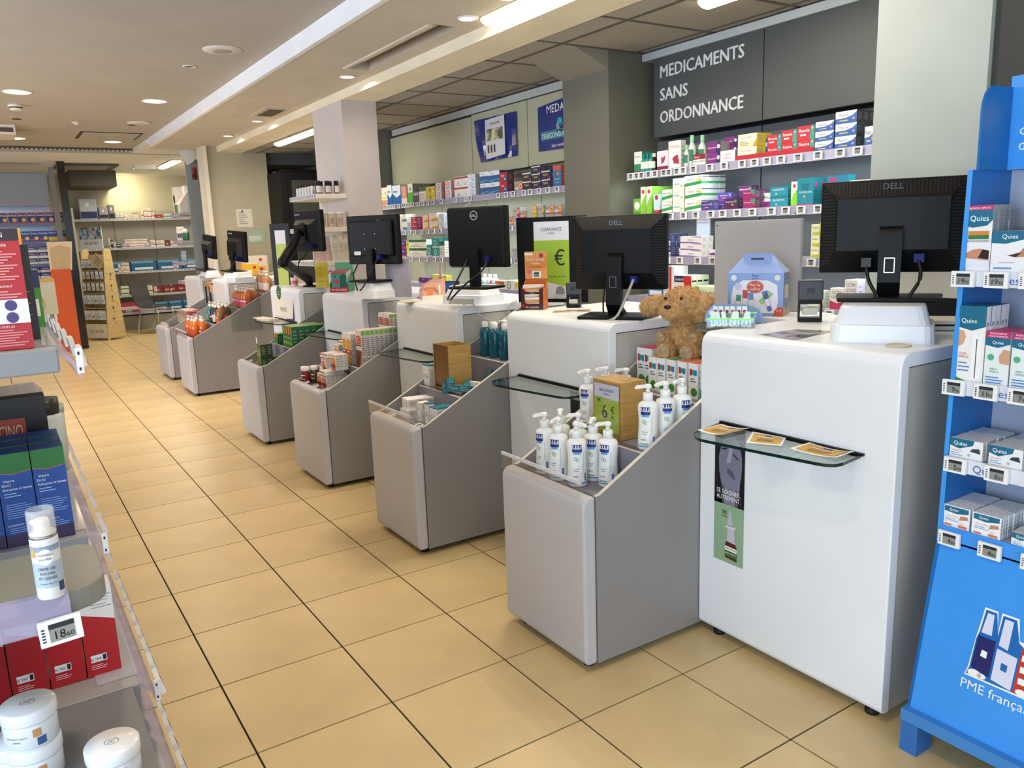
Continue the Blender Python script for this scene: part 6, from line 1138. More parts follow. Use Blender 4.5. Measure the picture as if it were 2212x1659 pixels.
# fifth bin: shower gels
def gel(x, y, z, liq, lab, grp, k=1.0, labc='#c8385a', clear=False):
    k0 = ('gel', liq, labc)
    if k0 not in STK:
        b = MB(); b.lathe([(.040, 0), (.044, .006), (.044, .12), (.036, .145), (.018, .160), (.016, .165)], M(liq, .08), n=16); wrap(b, .044, .02, .095, M(labc, .4)); wrap(b, .0445, .06, .075, M('#ead9d0', .4), -PI*.75, -PI*.3, 6)
        p = MB(); p.lathe([(.018, .163), (.018, .183), (.008, .186), (.008, .205), (.014, .207), (.013, .217)], M('#efe4d8', .3), n=14); p.prism([(0, .207), (-.042, .203), (-.042, .208), (0, .217)], 'y', -.006, .006, M('#efe4d8', .3)); STK[k0] = (b.mesh('body'), p.mesh('pump_head'))
    t = thing('pump_bottle', lab, 'bottle', (x, y, z+.001), F+random.uniform(-.6, .6), grp); obj('body', STK[k0][0], t); obj('pump_head', STK[k0][1], t); t.scale = (k,)*3
n_ = 0
for i, (x, y) in enumerate(((1.19, 6.58), (1.20, 6.45), (1.27, 6.56), (1.28, 6.42), (1.27, 6.30), (1.20, 6.32))): gel(x, y, Z5[0], '#c8661c', 'orange pump bottle, front step of the fifth bin, %s from the left' % NTH[i], 'orange shower gels on the front step of the fifth bin')
for i, (x, y, c_, l_) in enumerate(((1.42, 6.57, '#3f7a62', '#5a9a7c'), (1.43, 6.46, '#2c3040', '#3a3650'), (1.43, 6.35, '#2c3040', '#d8d2cc'), (1.52, 6.56, '#8a5a34', '#c85a2a'), (1.52, 6.44, '#6a3a28', '#c8602a'), (1.53, 6.32, '#4a3a34', '#b8442a'), (1.44, 6.24, '#8a5a34', '#c8602a'))): gel(x, y, Z5[1], c_, '%s pump bottle on the second step of the fifth bin' % ('green', 'navy', 'navy and white labelled', 'back amber', 'back dark amber', 'back brown', 'nearest amber')[i], 'mixed shower gels on the second step', labc=l_)
for i in range(9): gel(1.71+.11*(i // 5), 6.58-.095*(i % 5), Z5[2]+.02, '#c8661c', 'orange pump bottle on the third step, %s row, %s from the left' % (('front', 'back')[i // 5], NTH[i % 5]), 'orange shower gels on the third step of the fifth bin')
for i in range(4): gel(1.95, 6.5-.10*i, Z5[3]+.04, '#b98458', 'pale amber pump bottle on the top step, %s from the left' % NTH[i], 'pale shower gels on the top step of the fifth bin', labc='#e2cdbd')
t = thing('offer_sign', 'lime green price sign with a 7 beside the passage', 'sign', (1.72, 5.30, .55), F-.25); b = MB().box(-.07, .07, 0, .004, 0, .55, M('#b3c43a', .4)); b.box(-.07, .07, -.001, 0, .42, .55, M('#e2dedb', .4)); b.text('7,', (0, -.002, .2), U3, V3, .12, INK, .1); b.build('card', t); MB().box(-.005, .005, .004, .012, -.52, .5, STEEL).box(-.08, .08, -.06, .10, -.549, -.535, DARK).build('stand', t)
t = thing('acrylic_panel', 'clear acrylic pane standing at the side of the fifth bin', 'panel', (1.66, 6.085, .62)); MB().box(-.15, .15, 0, .004, 0, .55, M('#f3f5f6', .05, kind='glass')).build('pane', t); MB().box(.15, .154, -.002, .006, 0, .55, M('#4a4a52', .3)).build('edge', t)
# sixth bin
t = thing('wire_basket', 'wire basket holding pink edged cartons in the farthest bin', 'basket', (1.32, 7.62, Z6[0]+.06), F); b = MB()
for i in range(9): b.tube([(-.20+i*.05, -.01, 0), (-.20+i*.05, -.01, .13)], .003, M('#c9b9a4', .4), 5)
for z in (.0, .13): b.tube([(-.21, -.01, z), (.21, -.01, z)], .004, M('#c9b9a4', .4), 5); b.tube([(.21, -.01, z), (.21, .25, z)], .004, M('#c9b9a4', .4), 5)
b.build('wire', t); MB().box(-.2, .2, .0, .24, -.05, .0, M('#b5a48e', .5)).build('base', t)
ST['rosy'] = ('#c9a596', '#b0485a', '#d2b49c', [('l', .1, .9, '#b85a6a', .85, 5, .05, .15)])
stack(1.335, 7.62, Z6[0]+.062, F, .10, .05, .14, 'rosy', 'beige and rose carton', 'wire basket of the farthest bin', 1, 3, 4, name='soap_carton')
for i in range(4): bottle_thing('sample_jar', 'small clear jar, %s from the left, front of the farthest bin' % NTH[i], (1.14, 7.86-.09*i, Z6[0]+.001), ((.02, 0), (.022, .045)), ((.022, .045), (.022, .06)), M('#cdbcae', .1), M('#b8a8a0', .3), 12, cat='jar', group='sample jars in the farthest bin')
t = thing('wooden_crate', 'small rack with a pale wooden top above the farthest bin', 'rack', (1.62, 7.45, Z6[2]), F); MB().box(-.22, .22, 0, .22, .20, .25, M('#c98f4a', .5, kind='wood')).build('top_board', t); b = MB()
for x in (-.2, 0, .2): b.box(x-.008, x+.008, .0, .016, .001, .2, DARK)
b.box(-.2, .2, .2, .21, 0, .2, M('#9a8a78', .5)); b.build('frame', t)

t = thing('power_cable', 'white cable with plugs hanging at the side of the third counter', 'cable', (0, 1.505, 0))
def _pc(*a): return [(a[2*i], 0, a[2*i+1]) for i in range(len(a)//2)]
cable(t, _pc(1.645,1.154, 1.692,1.158, 1.732,1.132, 1.748,1.090, 1.818,1.047), .004, M('#dcd6c6', .4)); cable(t, _pc(1.861,1.041, 1.936,1.058, 1.942,1.126, 1.996,1.148), .004, M('#dcd6c6', .4))
px_, pz_ = 1.830,1.036; bevel(MB().box(px_-.03, px_+.02, -.014, .014, pz_-.03, pz_+.008, WHITE).build('plug', t), .004)
t = thing('leaflet', 'pinkish glossy leaflet lying on the second counter before the stamp', 'leaflet', (1.847,0.796, 1.1476), -.7); MB().box(-.09, .09, -.05, .06, 0, .0008, M('#b5968c', .2, kind='photo')).build('sheet', t)
t = thing('device', 'blue and black device box behind the pink display on the third counter', 'device', (1.994,2.276, 1.1375), -.9); MB().box(-.04, .04, 0, .06, 0, .095, BLACK).box(-.04, .04, -.002, 0, .045, .09, M('#1f55b0', .4)).build('case', t)
for i in range(3): bottle_thing('laxative_bottle', 'white bottle with a pale blue label, %s from the left, lowest left shelf' % NTH[i], (3.13, 3.718-.085*i, 1.061), ((.032, 0), (.034, .003), (.034, .075), (.02, .09)), ((.018, .09), (.016, .12)), M('#dfe3e0', .3), WHITE, 14, group='white bottles on the lowest left shelf', rz=F, prints=lambda b: wrap(b, .034, .012, .05, M('#9cc4d2', .4), -PI*.8, -PI*.2, 8))

# ---------------------------------------------------------------- plush bear
FUR = M('#dcae70', .95, kind='fur'); PAD = M('#b49a74', .9, kind='fur')
t = thing('teddy_bear', 'light brown plush bear sitting between the two nearest counters', 'teddy bear', (1.86, .065, Z1[3]+.0), math.radians(-62)); t.scale = (1.06,)*3
def ell(b, c, r, rot=0, n=14, m=FUR):
    k = len(b.v); ca, sa = math.cos(rot), math.sin(rot)
    for j in range(1, n):
        ph = PI*j/n
        for i in range(2*n):
            th = PI*i/n; x, y, z = r[0]*math.sin(ph)*math.cos(th), r[1]*math.sin(ph)*math.sin(th), r[2]*math.cos(ph); b.v.append((c[0]+x*ca+z*sa, c[1]+y, c[2]-x*sa+z*ca))
    for j in range(n-2):
        for i in range(2*n): b.face((k+j*2*n+i, k+(j+1)*2*n+i, k+(j+1)*2*n+(i+1) % (2*n), k+j*2*n+(i+1) % (2*n)), m, True)
    b.face(tuple(k+i for i in range(2*n)), m); e_ = k+(n-2)*2*n; b.face(tuple(e_+i for i in range(2*n-1, -1, -1)), m)
b = MB()
for c_, r_, ro in (((0, 0, .075), (.058, .052, .075), 0), ((.005, -.005, .205), (.078, .066, .066), .1), ((-.020, -.062, .185), (.050, .040, .036), 0), ((-.11, -.01, .200), (.062, .026, .036), -.25), ((.088, -.03, .195), (.036, .034, .055), .5),
                   ((-.060, -.035, .075), (.026, .040, .030), .2), ((.060, -.040, .075), (.026, .040, .030), -.2), ((-.042, -.065, .030), (.034, .050, .036), 0), ((.048, -.065, .030), (.034, .050, .036), 0), ((0, -.01, .145), (.045, .04, .03), 0)): ell(b, c_, r_, ro)
body = b.build('body', t)
rm = body.modifiers.new('remesh', 'REMESH'); rm.mode = 'VOXEL'; rm.voxel_size = .0048; rm.use_smooth_shade = True
tx = bpy.data.textures.new('fur_tufts', 'CLOUDS'); tx.noise_scale = .020; tx.noise_depth = 2
dm = body.modifiers.new('tufts', 'DISPLACE'); dm.texture = tx; dm.strength = .013; dm.mid_level = .5; dm.texture_coords = 'LOCAL'
dg = bpy.context.evaluated_depsgraph_get(); _me = bpy.data.meshes.new_from_object(body.evaluated_get(dg)); body.modifiers.clear(); body.data = _me; _me.polygons.foreach_set('use_smooth', [True]*len(_me.polygons))
rs = random.Random(3); tf = MB()
for v in _me.vertices:
    if rs.random() < .95:
        n_v = v.normal; p = v.co; d1 = (n_v+Vector((rs.uniform(-.7, .7), rs.uniform(-.7, .7), rs.uniform(-.9, .3)))).normalized(); s1 = d1.cross(Vector((rs.uniform(-1, 1), rs.uniform(-1, 1), rs.uniform(-1, 1)))).normalized()*.0013; L_ = rs.uniform(.006, .014)
        tf.poly([tuple(p-s1), tuple(p+s1), tuple(p+d1*L_)], FUR)
tf.build('fur', t, kind='stuff')
b = MB(); b.lathe([(.024, 0), (.022, .004)], PAD, n=18)
for x in (-.042, .048): 
    o = MB().lathe([(.025, 0), (.026, .003), (.018, .006)], PAD, n=16, sy=1.15).build('foot_pad', t, (x, -.112, .032)); o.rotation_euler = (PI/2, 0, 0)
for x, z in ((-.066, .082), (.062, .082)):
    o = MB().lathe([(.018, 0), (.019, .003), (.012, .006)], PAD, n=16, sy=1.2).build('paw_pad', t, (x, -.073, z)); o.rotation_euler = (PI/2, 0, 0)
b = MB(); ell(b, (-.030, -.101, .203), (.014, .008, .009), 0, 8, M('#1a100c', .3)); b.build('nose', t)
for x in (-.048, .012):
    b = MB(); ell(b, (x, -.068, .232), (.006, .005, .006), 0, 8, M('#0c0807', .15)); b.build('eye', t)

# ---------------------------------------------------------------- pillar shelves
pillar_shelf(4.235, 1.900, 'top cream shelf on the white pillar, holding dark capped bottles', 1.85, 2.118)
pillar_shelf(4.235, 1.625, 'second cream shelf on the white pillar, holding pale tins', 1.83, 2.118)
pillar_shelf(4.235, 1.345, 'lowest cream shelf on the white pillar, holding plastic bags', 1.80, 2.118)

def row_x(y, z, x0, n, dx): return [(x0+i*dx, y, z) for i in range(n)]
for i in range(12):
    r_ = i // 6; x = 1.885+.035*r_; bottle_thing('vitamin_bottle', 'white labelled dropper bottle, %s row, %s from the left' % (('front', 'back')[r_], NTH[i % 6]), (x, 4.80-.075*(i % 6), 1.901), ((.014, 0), (.015, .003), (.015, .065), (.007, .075)), ((.008, .075), (.008, .10)), M('#e6e2e0', .3), M('#17171a', .3), 10, group='dropper bottles on the top pillar shelf')
for i in range(5):
    bottle_thing('pill_bottle', 'dark pill bottle with a black cap, %s from the left, top pillar shelf' % NTH[i], (1.90+.040*i, 4.32+.05*(i % 2), 1.901), ((.02, 0), (.022, .003), (.022, .075), (.018, .082)), ((.02, .082), (.02, .108)), M('#241a18', .2), M('#0e0e10', .3), 12, group='dark pill bottles on the top pillar shelf', prints=lambda b: wrap(b, .022, .012, .066, M('#d9d4cc', .4)))
for i in range(3):
    bottle_thing('supplement_tin', 'white and brown supplement tub, %s from the left, second pillar shelf' % NTH[i], (1.90+.075*i, 4.28, 1.626), ((.030, 0), (.033, .003), (.033, .095), (.030, .10)), ((.033, .10), (.033, .122)), M('#d8ccb8', .3), M('#e2dccc', .3), 16, cat='tub', group='supplement tubs on the second pillar shelf', prints=lambda b: (wrap(b, .033, .01, .09, M('#cbbba6', .4)), [wrap(b, .0335, .03+.012*k, .034+.012*k, M('#6a4a3a', .4), -PI*.7, -PI*.35, 4) for k in range(4)]))
BAG = M('#d8cfba', .35)
for i in range(6):
    t = thing('plastic_bag', '%s beige clear-topped bag standing on the lowest pillar shelf' % ('leftmost', 'second', 'third', 'fourth', 'fifth', 'rightmost')[i], 'bag', (1.84+.050*i, 4.27+.01*(i % 2)+.05*(i < 3), 1.346), -.1+.05*i, 'bags on the lowest pillar shelf')
    b = MB(); h = .15+.012*i; b.prism([(-.03, 0), (.03, 0), (.024, h*.8), (.018, h), (-.018, h+.01), (-.026, h*.8)], 'y', -.012, .012, BAG if i > 2 else M('#d9b8b0', .35)); b.build('body', t)
    MB().prism([(-.02, h), (.02, h), (.026, h+.03), (-.022, h+.035)], 'y', -.004, .004, M('#c9c7c2', .2)).build('clear_top', t)
    m = MB()
    for k in range(6): m.poly([(-.02, -.0126, h*.72-.014*k), (.02, -.0126, h*.74-.014*k), (.02, -.0126, h*.755-.014*k), (-.02, -.0126, h*.735-.014*k)], M('#8a7a62', .5))
    m.build('print', t, kind='stuff')

# ================================================================ FAR END OF THE SHOP
PLY = M('#d2b884', .55, kind='wood'); PLE = M('#c9ad78', .6)
t = thing('product_stand', 'plywood display stand of baby pacifiers lettered luc et lea, far end', 'display stand', (.99-.6*.24, 12.24+.8*.24, 0), math.radians(-53))
for sx in (-1, 1):
    x = sx*.24
    b = MB(); b.prism([(.0, 0), (.03, 0), (.05, .04), (.33, .04), (.35, 0), (.38, 0), (.27, 1.45), (.24, 1.49), (.15, 1.49), (.12, 1.45)], 'x', x-.009, x+.009, PLY)
    b.build('side_panel', t)
    m = MB()
    for k in range(5): m.box(x+sx*.009-.001, x+sx*.009+.012, .19-.01*k+.006, .20-.01*k+.006, 1.05-.18*k, 1.09-.18*k, DARK); m.box(x+sx*.009, x+sx*.009+.016, .185, .215, 1.0-.18*k, 1.03-.18*k, PLE)
    if sx > 0: m.build('peg', t, kind='stuff')
for z in (1.32, 1.14, .95, .76, .52): MB().box(-.231, .231, .12-(1.45-z)*.07, .27, z, z+.012, PLE).build('shelf', t)
b = MB(); b.box(-.231, .231, .02, .035, .04, .27, M('#e2d9c2', .5)); b.text('luc et léa', (0, .0195, .13), U3, V3, .060, M('#2c3a5c', .5), .34).build('base_board', t)
MB().box(-.225, .225, .26, .268, .05, 1.4, PLE).build('back_board', t)
b = MB(); b.box(-.24, .24, .14, .15, 1.50, 1.84, M('#e8ebee', .4)); b.poly([(-.24, .139, 1.65), (.24, .139, 1.65), (.24, .139, 1.84), (-.24, .139, 1.84)], M('#8ea2b4', .4, kind='photo')); b.disc((.02, .1385, 1.75), U3, V3, .055, M('#caa498', .5), 16, .07); b.disc((.03, .1384, 1.69), U3, V3, .06, M('#d5d8dc', .5), 14, .035)
b.text('luc et léa', (0, .1385, 1.565), U3, V3, .055, M('#2c3a5c', .5), .3); b.build('header_card', t)
MB().text('luc et léa', (.2495, .19, 1.08), (0, 1, 0), V3, .032, M('#2c3a5c', .5), .15).build('lettering', t)
ca, sa = math.cos(math.radians(-53)), math.sin(math.radians(-53)); OX, OY = .99-.6*.24, 12.24+.8*.24
BL = [M(c_, .3) for c_ in ('#dfe6ec', '#c9d6e0', '#e6e4e2', '#b9c9d6')]
_bl = []
for v in range(4):
    b = MB(); b.rbox(-.035, .035, 0, .012, 0, .13, BL[v], .008, 2); b.disc((0, -.0006, .045), U3, V3, .018, M(('#8fb0c8', '#c9a898', '#5a5f68', '#d8b4b0')[v], .3), 12); b.poly([(-.025, -.0006, .09), (.025, -.0006, .09), (.025, -.0006, .115), (-.025, -.0006, .115)], WHITE); _bl.append(b.mesh('blister_pack'))
for r_, (z, n, sc) in enumerate(((1.19, 6, 1), (1.01, 5, .95), (.82, 5, .95), (.60, 6, 1.15), (.34, 6, 1.2))):
    for i in range(n):
        lx = -.19+i*.38/(n-1); ly = .12-(1.45-z)*.07-.02; o = obj('blister_pack', _bl[(i+r_) % 4], None, (OX+ca*lx-sa*ly, OY+sa*lx+ca*ly, z), math.radians(-53), 'hanging pacifier pack, %s row down, %s from the left' % (NTH[r_], NTH[i]), 'package', 'hanging packs on the plywood stand'); o.scale = (1, 1, sc)
t = thing('hang_tag', 'tilted square tag with rows of print hung on the plywood stand', 'tag', (OX+ca*.21-sa*.02, OY+sa*.21+ca*.02, 1.29), math.radians(-53)); b = MB().box(-.10, .10, 0, .004, -.10, .10, M('#c9b48c', .5))
for k in range(5): b.poly([(-.07, -.0006, .06-.03*k), (.07, -.0006, .06-.03*k), (.07, -.0006, .07-.03*k), (-.07, -.0006, .07-.03*k)], M('#5a5248', .5))
o = b.build('card', t); o.rotation_euler = (0, .6, 0)
# far wall shelving
SHW = M('#b9b6ac', .6)
wl = thing('shelving', 'pale wall shelving full of small cartons along the far wall', 'shelving', (.85, 13.98, 0))
MB().box(0, 2.0, -.02, .01, 0, 2.15, M('#aeaa9e', .7)).build('back_panel', wl); MB().box(-.03, 0, -.34, 0, 0, 2.2, M('#d0ccc0', .6)).build('side_panel', wl)
for x in (.65, 1.32): MB().box(x-.012, x+.012, -.03, -.02, 0, 2.15, M('#8f8b80', .5)).build('rail', wl)
for z in (2.0, 1.49, 1.06, .64, .32):
    MB().box(0, 2.0, -.32, -.02, z-.02, z, SHW).build('shelf', wl); MB().box(0, 2.0, -.325, -.32, z-.035, z+.005, M('#b5b1be', .4)).build('price_rail', wl)
    for k in range(13): obj('price_tag', tag_mesh(None, .045, .034), wl, (.12+k*.145, -.327, z-.014), 0)
MB().box(0, 2.0, -.30, -.02, 0, .26, M('#8b877c', .7)).build('plinth', wl)
ST.update({'pinkish': ('#b5406a', '#8a3a52', '#c05a7c', [('b', .3, .6, '#e6d5da')]), 'wred': ('#dedad0', '#cfcabf', '#dedad0', [('b', .3, .45, '#b53a3a'), ('l', .1, .7, '#8a7a70', .8, 2, .06, .18)]), 'blu': ('#2a5f8c', '#24405c', '#9cc0d6', [('r', .12, .8, .15, .38, '#d0e0ea'), ('r', 0, .82, .8, 1, '#5aa0c4'), ('r', .93, 1, 0, 1, '#1a2c40')]), 'maroon': ('#7c2a30', '#5c2428', '#8a4a4a', [('r', .1, .6, .3, .55, '#c98a6a'), ('r', .92, 1, 0, 1, '#2c1216')]), 'redp': ('#a82838', '#8a2430', '#b84050', [('t', 'SOIN', .5, .4, .2, '#f0dada', .6)]), 'pale': ('#d9d5cb', '#cfcabf', '#dedad0', [('b', .1, .3, '#6a7a9a'), ('l', .1, .8, '#8a8880', .8, 3, .05, .15)]), 'beige': ('#cbbfa9', '#b9ad98', '#d2c7b2', [('b', .75, .9, '#8a5a4a')]), 'lilac': ('#b9a9c4', '#a698b0', '#c2b4cc', [('b', .3, .5, '#8a6a9c')]), 'gr': ('#dfe0d6', '#cfd0c6', '#dfe0d6', [('b', .3, .55, '#4f8a4a')]), 'dk': ('#2a2a38', '#222230', '#3a3a48', [('b', .5, .8, '#b9bfcc')])})
FR = [(2.0, [(1.512,1.573,0.116,1,1,0.06,'pale','pale carton with a blue base'),
 (1.580,1.641,0.100,1,1,0.06,'pale','small pale carton'),
 (1.648,1.694,0.075,1,1,0.06,'wred','small red banded carton'),
 (1.793,1.885,0.117,1,1,0.06,'beige','beige carton'),
 (1.940,1.971,0.151,1,1,0.06,'wred','slim white carton'),
 (1.978,2.103,0.186,2,1,0.06,'wred','white cartons with a red band'),
 (2.111,2.158,0.110,1,1,0.06,'wred','short white carton'),
 (2.158,2.301,0.068,1,1,0.06,'redp','red flat carton'),
 (2.317,2.461,0.077,1,1,0.06,'gr','green and white flat carton'),
 (2.477,2.542,0.086,1,1,0.06,'dk','dark small carton')]),
      (1.49, [(1.347,1.377,0.182,1,1,0.06,'pale','first white box of a descending row'),
 (1.385,1.415,0.149,1,1,0.06,'dk','second box of a descending row'),
 (1.422,1.460,0.108,1,1,0.06,'pale','third box of a descending row'),
 (1.475,1.543,0.067,1,1,0.06,'dk','low dark carton'),
 (1.559,1.681,0.075,1,1,0.06,'lilac','low lilac carton'),
 (1.696,1.897,0.152,3,1,0.06,'wred','stacked white and red carton'),
 (1.913,2.015,0.076,1,1,0.06,'pale','low pale carton'),
 (2.030,2.117,0.128,1,1,0.06,'wred','white carton with a round red mark'),
 (2.133,2.276,0.111,1,1,0.06,'wred','wide white and red carton'),
 (2.293,2.373,0.112,1,1,0.06,'maroon','brown red carton'),
 (2.381,2.503,0.095,1,1,0.06,'wred','pale red carton')]),
      (1.06, [(1.432,1.493,0.142,1,1,0.06,'wred','tall narrow white carton'),
 (1.501,1.639,0.168,2,1,0.06,'wred','white carton pair with red lines'),
 (1.732,1.864,0.110,1,1,0.06,'pinkish','bright pink carton'),
 (1.880,2.358,0.180,1,1,0.06,'blu','wide blue cartons block'),
 (2.375,2.456,0.156,2,1,0.06,'lilac','pale lilac carton')]),
      (.64, [(1.444,1.583,0.169,2,1,0.08,'gr','white roll pack with a green stripe'),
 (1.598,1.699,0.220,1,1,0.08,'pinkish','crimson soft pack'),
 (1.722,1.848,0.102,1,1,0.06,'wred','low red and white carton'),
 (1.864,1.983,0.154,1,1,0.06,'wred','white carton with red print'),
 (1.998,2.054,0.129,1,1,0.06,'pale','narrow white carton'),
 (2.070,2.264,0.138,1,1,0.06,'maroon','dark red carton'),
 (2.280,2.329,0.156,1,1,0.06,'blu','narrow navy carton'),
 (2.337,2.501,0.148,1,1,0.06,'maroon','brown and pink carton')]),
      (.32, [(1.484,1.670,0.187,1,1,0.1,'pinkish','pink soft pack on the lowest shelf'),
 (1.702,1.939,0.086,1,1,0.06,'pale','low cream carton on the lowest shelf'),
 (2.229,2.492,0.157,1,1,0.06,'blu','wide blue carton on the lowest shelf')])]
for z, rows in FR:
    for x0, x1, h, n, nd, d, st, desc in rows: stack((x0+x1)/2, 13.68, z, 0, (x1-x0)*.94, d, h/n-.002, st, desc, 'far shelf', n, 1, max(1, int((x1-x0)/.075)), name='far_carton')
# nappy packs on the top far shelf
for i, (u0, u1, hh, c1_, c2_, lab) in enumerate(((0.954, 1.245, .36, '#c2cddb', '#26356e', 'large pale blue and navy soft pack on the top far shelf'), (1.252, 1.408, .21, '#a9a6b4', '#2a2438', 'dark violet soft pack on the top far shelf'), (1.408, 1.512, .25, '#7d7c84', '#1c1c24', 'black soft pack on the top far shelf'))):
    t = thing('soft_pack', lab, 'pack', ((u0+u1)/2, 13.70, 2.001)); w = (u1-u0)/2*.95
    bevel(MB().box(-w, w, 0, .22, 0, hh, M(c1_, .25)).build('body', t), .02, 3); MB().box(-w+.01, w-.01, -.001, 0, .02, hh*.38, M(c2_, .3)).box(-w*.3, w*.1, -.001, 0, hh*.6, hh*.8, WHITE).build('print', t)
# smoked clear chair
SMK = M('#4d5052', .08, kind='milky', alpha=.8); CHR = M('#c9c9c9', .12, 1.0)
t = thing('chair', 'smoky transparent chair on a chrome sled base beside the plywood stand', 'chair', (1.84, 12.9, 0), -.85)
b = MB(); pr = [(-.30, .92), (-.27, .75), (-.22, .55), (-.16, .47), (-.05, .44), (.12, .44), (.24, .46), (.24, .475), (.12, .455), (-.05, .455), (-.15, .485), (-.205, .56), (-.255, .75), (-.285, .92)]; b.prism(pr, 'y', -.21, .21, SMK).build('seat_shell', t)
for y in (-.19, .19): MB().tube([(.22, y, .43), (.24, y, .40), (.22, y, .04), (.18, y, .012), (-.18, y, .012), (-.22, y, .04), (-.12, y, .43)], .010, CHR).build('leg_frame', t)
MB().tube([(.23, -.19, .42), (.23, .19, .42)], .010, CHR).build('cross_bar', t)
# orange floor display with a cream header
t = thing('floor_display', 'orange cardboard floor display with a cream arched header', 'display', (.38, 11.2, 0))
MB().prism([(-.13, 0), (.13, 0), (.13, 1.22), (-.13, 1.22)], 'y', 0, .02, M('#d2571a', .5)).build('front_panel', t); MB().box(-.16, -.13, 0, .3, 0, 1.1, M('#e6e0d4', .5)).build('side_panel', t)
b = MB(); b.prism([(-.13, 1.20), (.15, 1.20), (.20, 1.62), (-.13, 1.62)], 'y', .02, .035, M('#e6d3b4', .5)); b.poly([(-.11, .0195, 1.22), (.13, .0195, 1.22), (.17, .0195, 1.53), (.03, .0195, 1.57), (-.10, .0195, 1.53)], M('#c8ae84', .5)); b.build('header_card', t)
# cabinet of dessert cartons behind the glass column
cb = thing('wall_cabinet', 'grey wall cabinet with lit shelves at the far left', 'cabinet', (-1.0, 11.6, 0)); GC = M('#8b98a5', .5, kind='lacquer')
MB().box(-1.2, 1.40, .34, .36, 0, 2.66, M('#a9b6c2', .5)).build('back_panel', cb); MB().box(-1.2, 1.40, .10, .34, 2.16, 2.62, GC).build('header_board', cb)
for z in (1.90, 1.63, 1.30, 1.0, .7): MB().box(-1.2, 1.42, -.02, .34, z-.03, z, M('#9aa3ad', .5)).build('shelf', cb); MB().box(-1.2, 1.40, -.028, -.02, z-.035, z+.008, M('#6a6f9c', .4)).build('price_rail', cb)
for z in (2.14, 1.86, 1.59): a = area('cabinet_lamp', (-.8, 11.66, z), (-.8, 11.66, 0), 2.2, .04, 5, (.8, .9, 1))
ST['dessert_r'] = ('#28306e', '#a82436', '#b02a3c', [('b', 0, .14, '#b53040'), ('t', 'Delical', .5, .66, .2, '#f0f0f4', .85), ('d', .68, .32, .18, '#d9b26a'), ('p', [(0, .88), (1, .88), (1, 1), (0, 1)], '#b02a3c')])
ST['dessert_b'] = ('#26408c', '#1f2c66', '#2f4c9c', [('t', 'Delical', .5, .70, .18, '#f0f0f4', .85), ('d', .68, .32, .18, '#e0c46a'), ('r', .05, .4, .1, .3, '#c03a50')])
ST['dessert_y'] = ('#26408c', '#1f2c66', '#2f4c9c', [('t', 'Delical', .5, .75, .16, '#f0f0f4', .85), ('b', 0, .42, '#e2b93a')])
for i in range(7):
    x = -0.232+i*.118; stack(x, 11.60, 1.901, 0, .112, .08, .155, 'dessert_r', 'navy and red dessert carton, %s from the left' % NTH[i], 'top shelf of the far cabinet', name='dessert_carton'); stack(x+.01, 11.60, 1.631, 0, .115, .08, .155, 'dessert_b' if i < 5 else 'dessert_y', '%s dessert carton, %s from the left' % ('navy blue' if i < 5 else 'navy and yellow', NTH[i]), 'second shelf of the far cabinet', name='dessert_carton')
ST['cup'] = ('#2c3a80', '#232d66', '#5a6aa8', [('b', .0, .4, '#e2d9d0'), ('t', 'Delical', .5, .55, .25, '#f0f0f4', .8)])
for z, nn in ((1.305, 3), (1.005, 3)):
    for r_ in range(nn):
        for i in range(4):
            x = -0.091+i*.15; obj('dessert_cup', carton_mesh(.14, .08, .085, 'cup', 'dessert_cup'), None, (x, 11.6, z+.088*r_), 0, 'dessert cup twin pack, %s column, %s layer, %s shelf of the far cabinet' % (NTH[i], ('bottom', 'middle', 'top')[r_], 'third' if z > 1.2 else 'fourth'), 'carton', 'dessert cup packs in the far cabinet')
# shelf tower between the partition and the far wall
tw = thing('shelf_tower', 'grey shelf tower with a small brown photo sticker, left of the white partition', 'shelving', (2.02, 9.15, 0), F); GTW = M('#7e8587', .5, kind='lacquer')
MB().box(-.0, .03, -.17, .02, 0, 2.62, M('#8e9698', .5, kind='lacquer')).box(-.62, 0, 0, .02, 0, 2.62, GTW).build('back_panel', tw)
b = MB(); b.poly([(.0305, -.10, 2.36), (.0305, -.03, 2.36), (.0305, -.03, 2.53), (.0305, -.10, 2.53)], M('#8a3c34', .4, kind='photo')); b.build('sticker', tw)
for z in (1.93, 1.57, 1.28, 1.02): MB().box(-.62, .0, -.30, 0, z-.025, z, M('#a9abb2', .4)).build('shelf', tw); MB().box(-.62, 0, -.306, -.30, z-.04, z+.004, RAIL).build('price_rail', tw)
t = thing('gift_carton', 'tall white and green carton on top of the shelf tower', 'carton', (1.76, 9.62, 1.931), F); b = MB().box(-.12, .12, 0, .10, 0, .36, M('#e2dfd6', .4)); b.disc((.0, -.001, .2), U3, V3, .06, M('#2c3c38', .4)); b.poly([(-.03, -.0014, .0), (.09, -.0014, .0), (.09, -.0014, .14), (-.03, -.0014, .12)], M('#3f7a4c', .4)); b.build('body', t)
t = thing('cut_carton', 'slant-cut white display carton with three green dots on the shelf tower', 'carton', (1.74, 9.34, 1.931), F); b = MB(); b.prism([(0, 0), (.22, 0), (.22, .34), (.16, .34), (0, .12)], 'x', -.15, .15, M('#d9d4ca', .4)); b.box(-.15, .0, -.002, 0, 0, .12, M('#4f8a4a', .4))
for k in range(3): b.disc((.151, .19, .05+.045*k), (0, 1, 0), V3, .016, M('#3f8a3c', .4))
b.box(-.06, .10, .09, .17, .2, .36, WHITE); b.build('body', t)
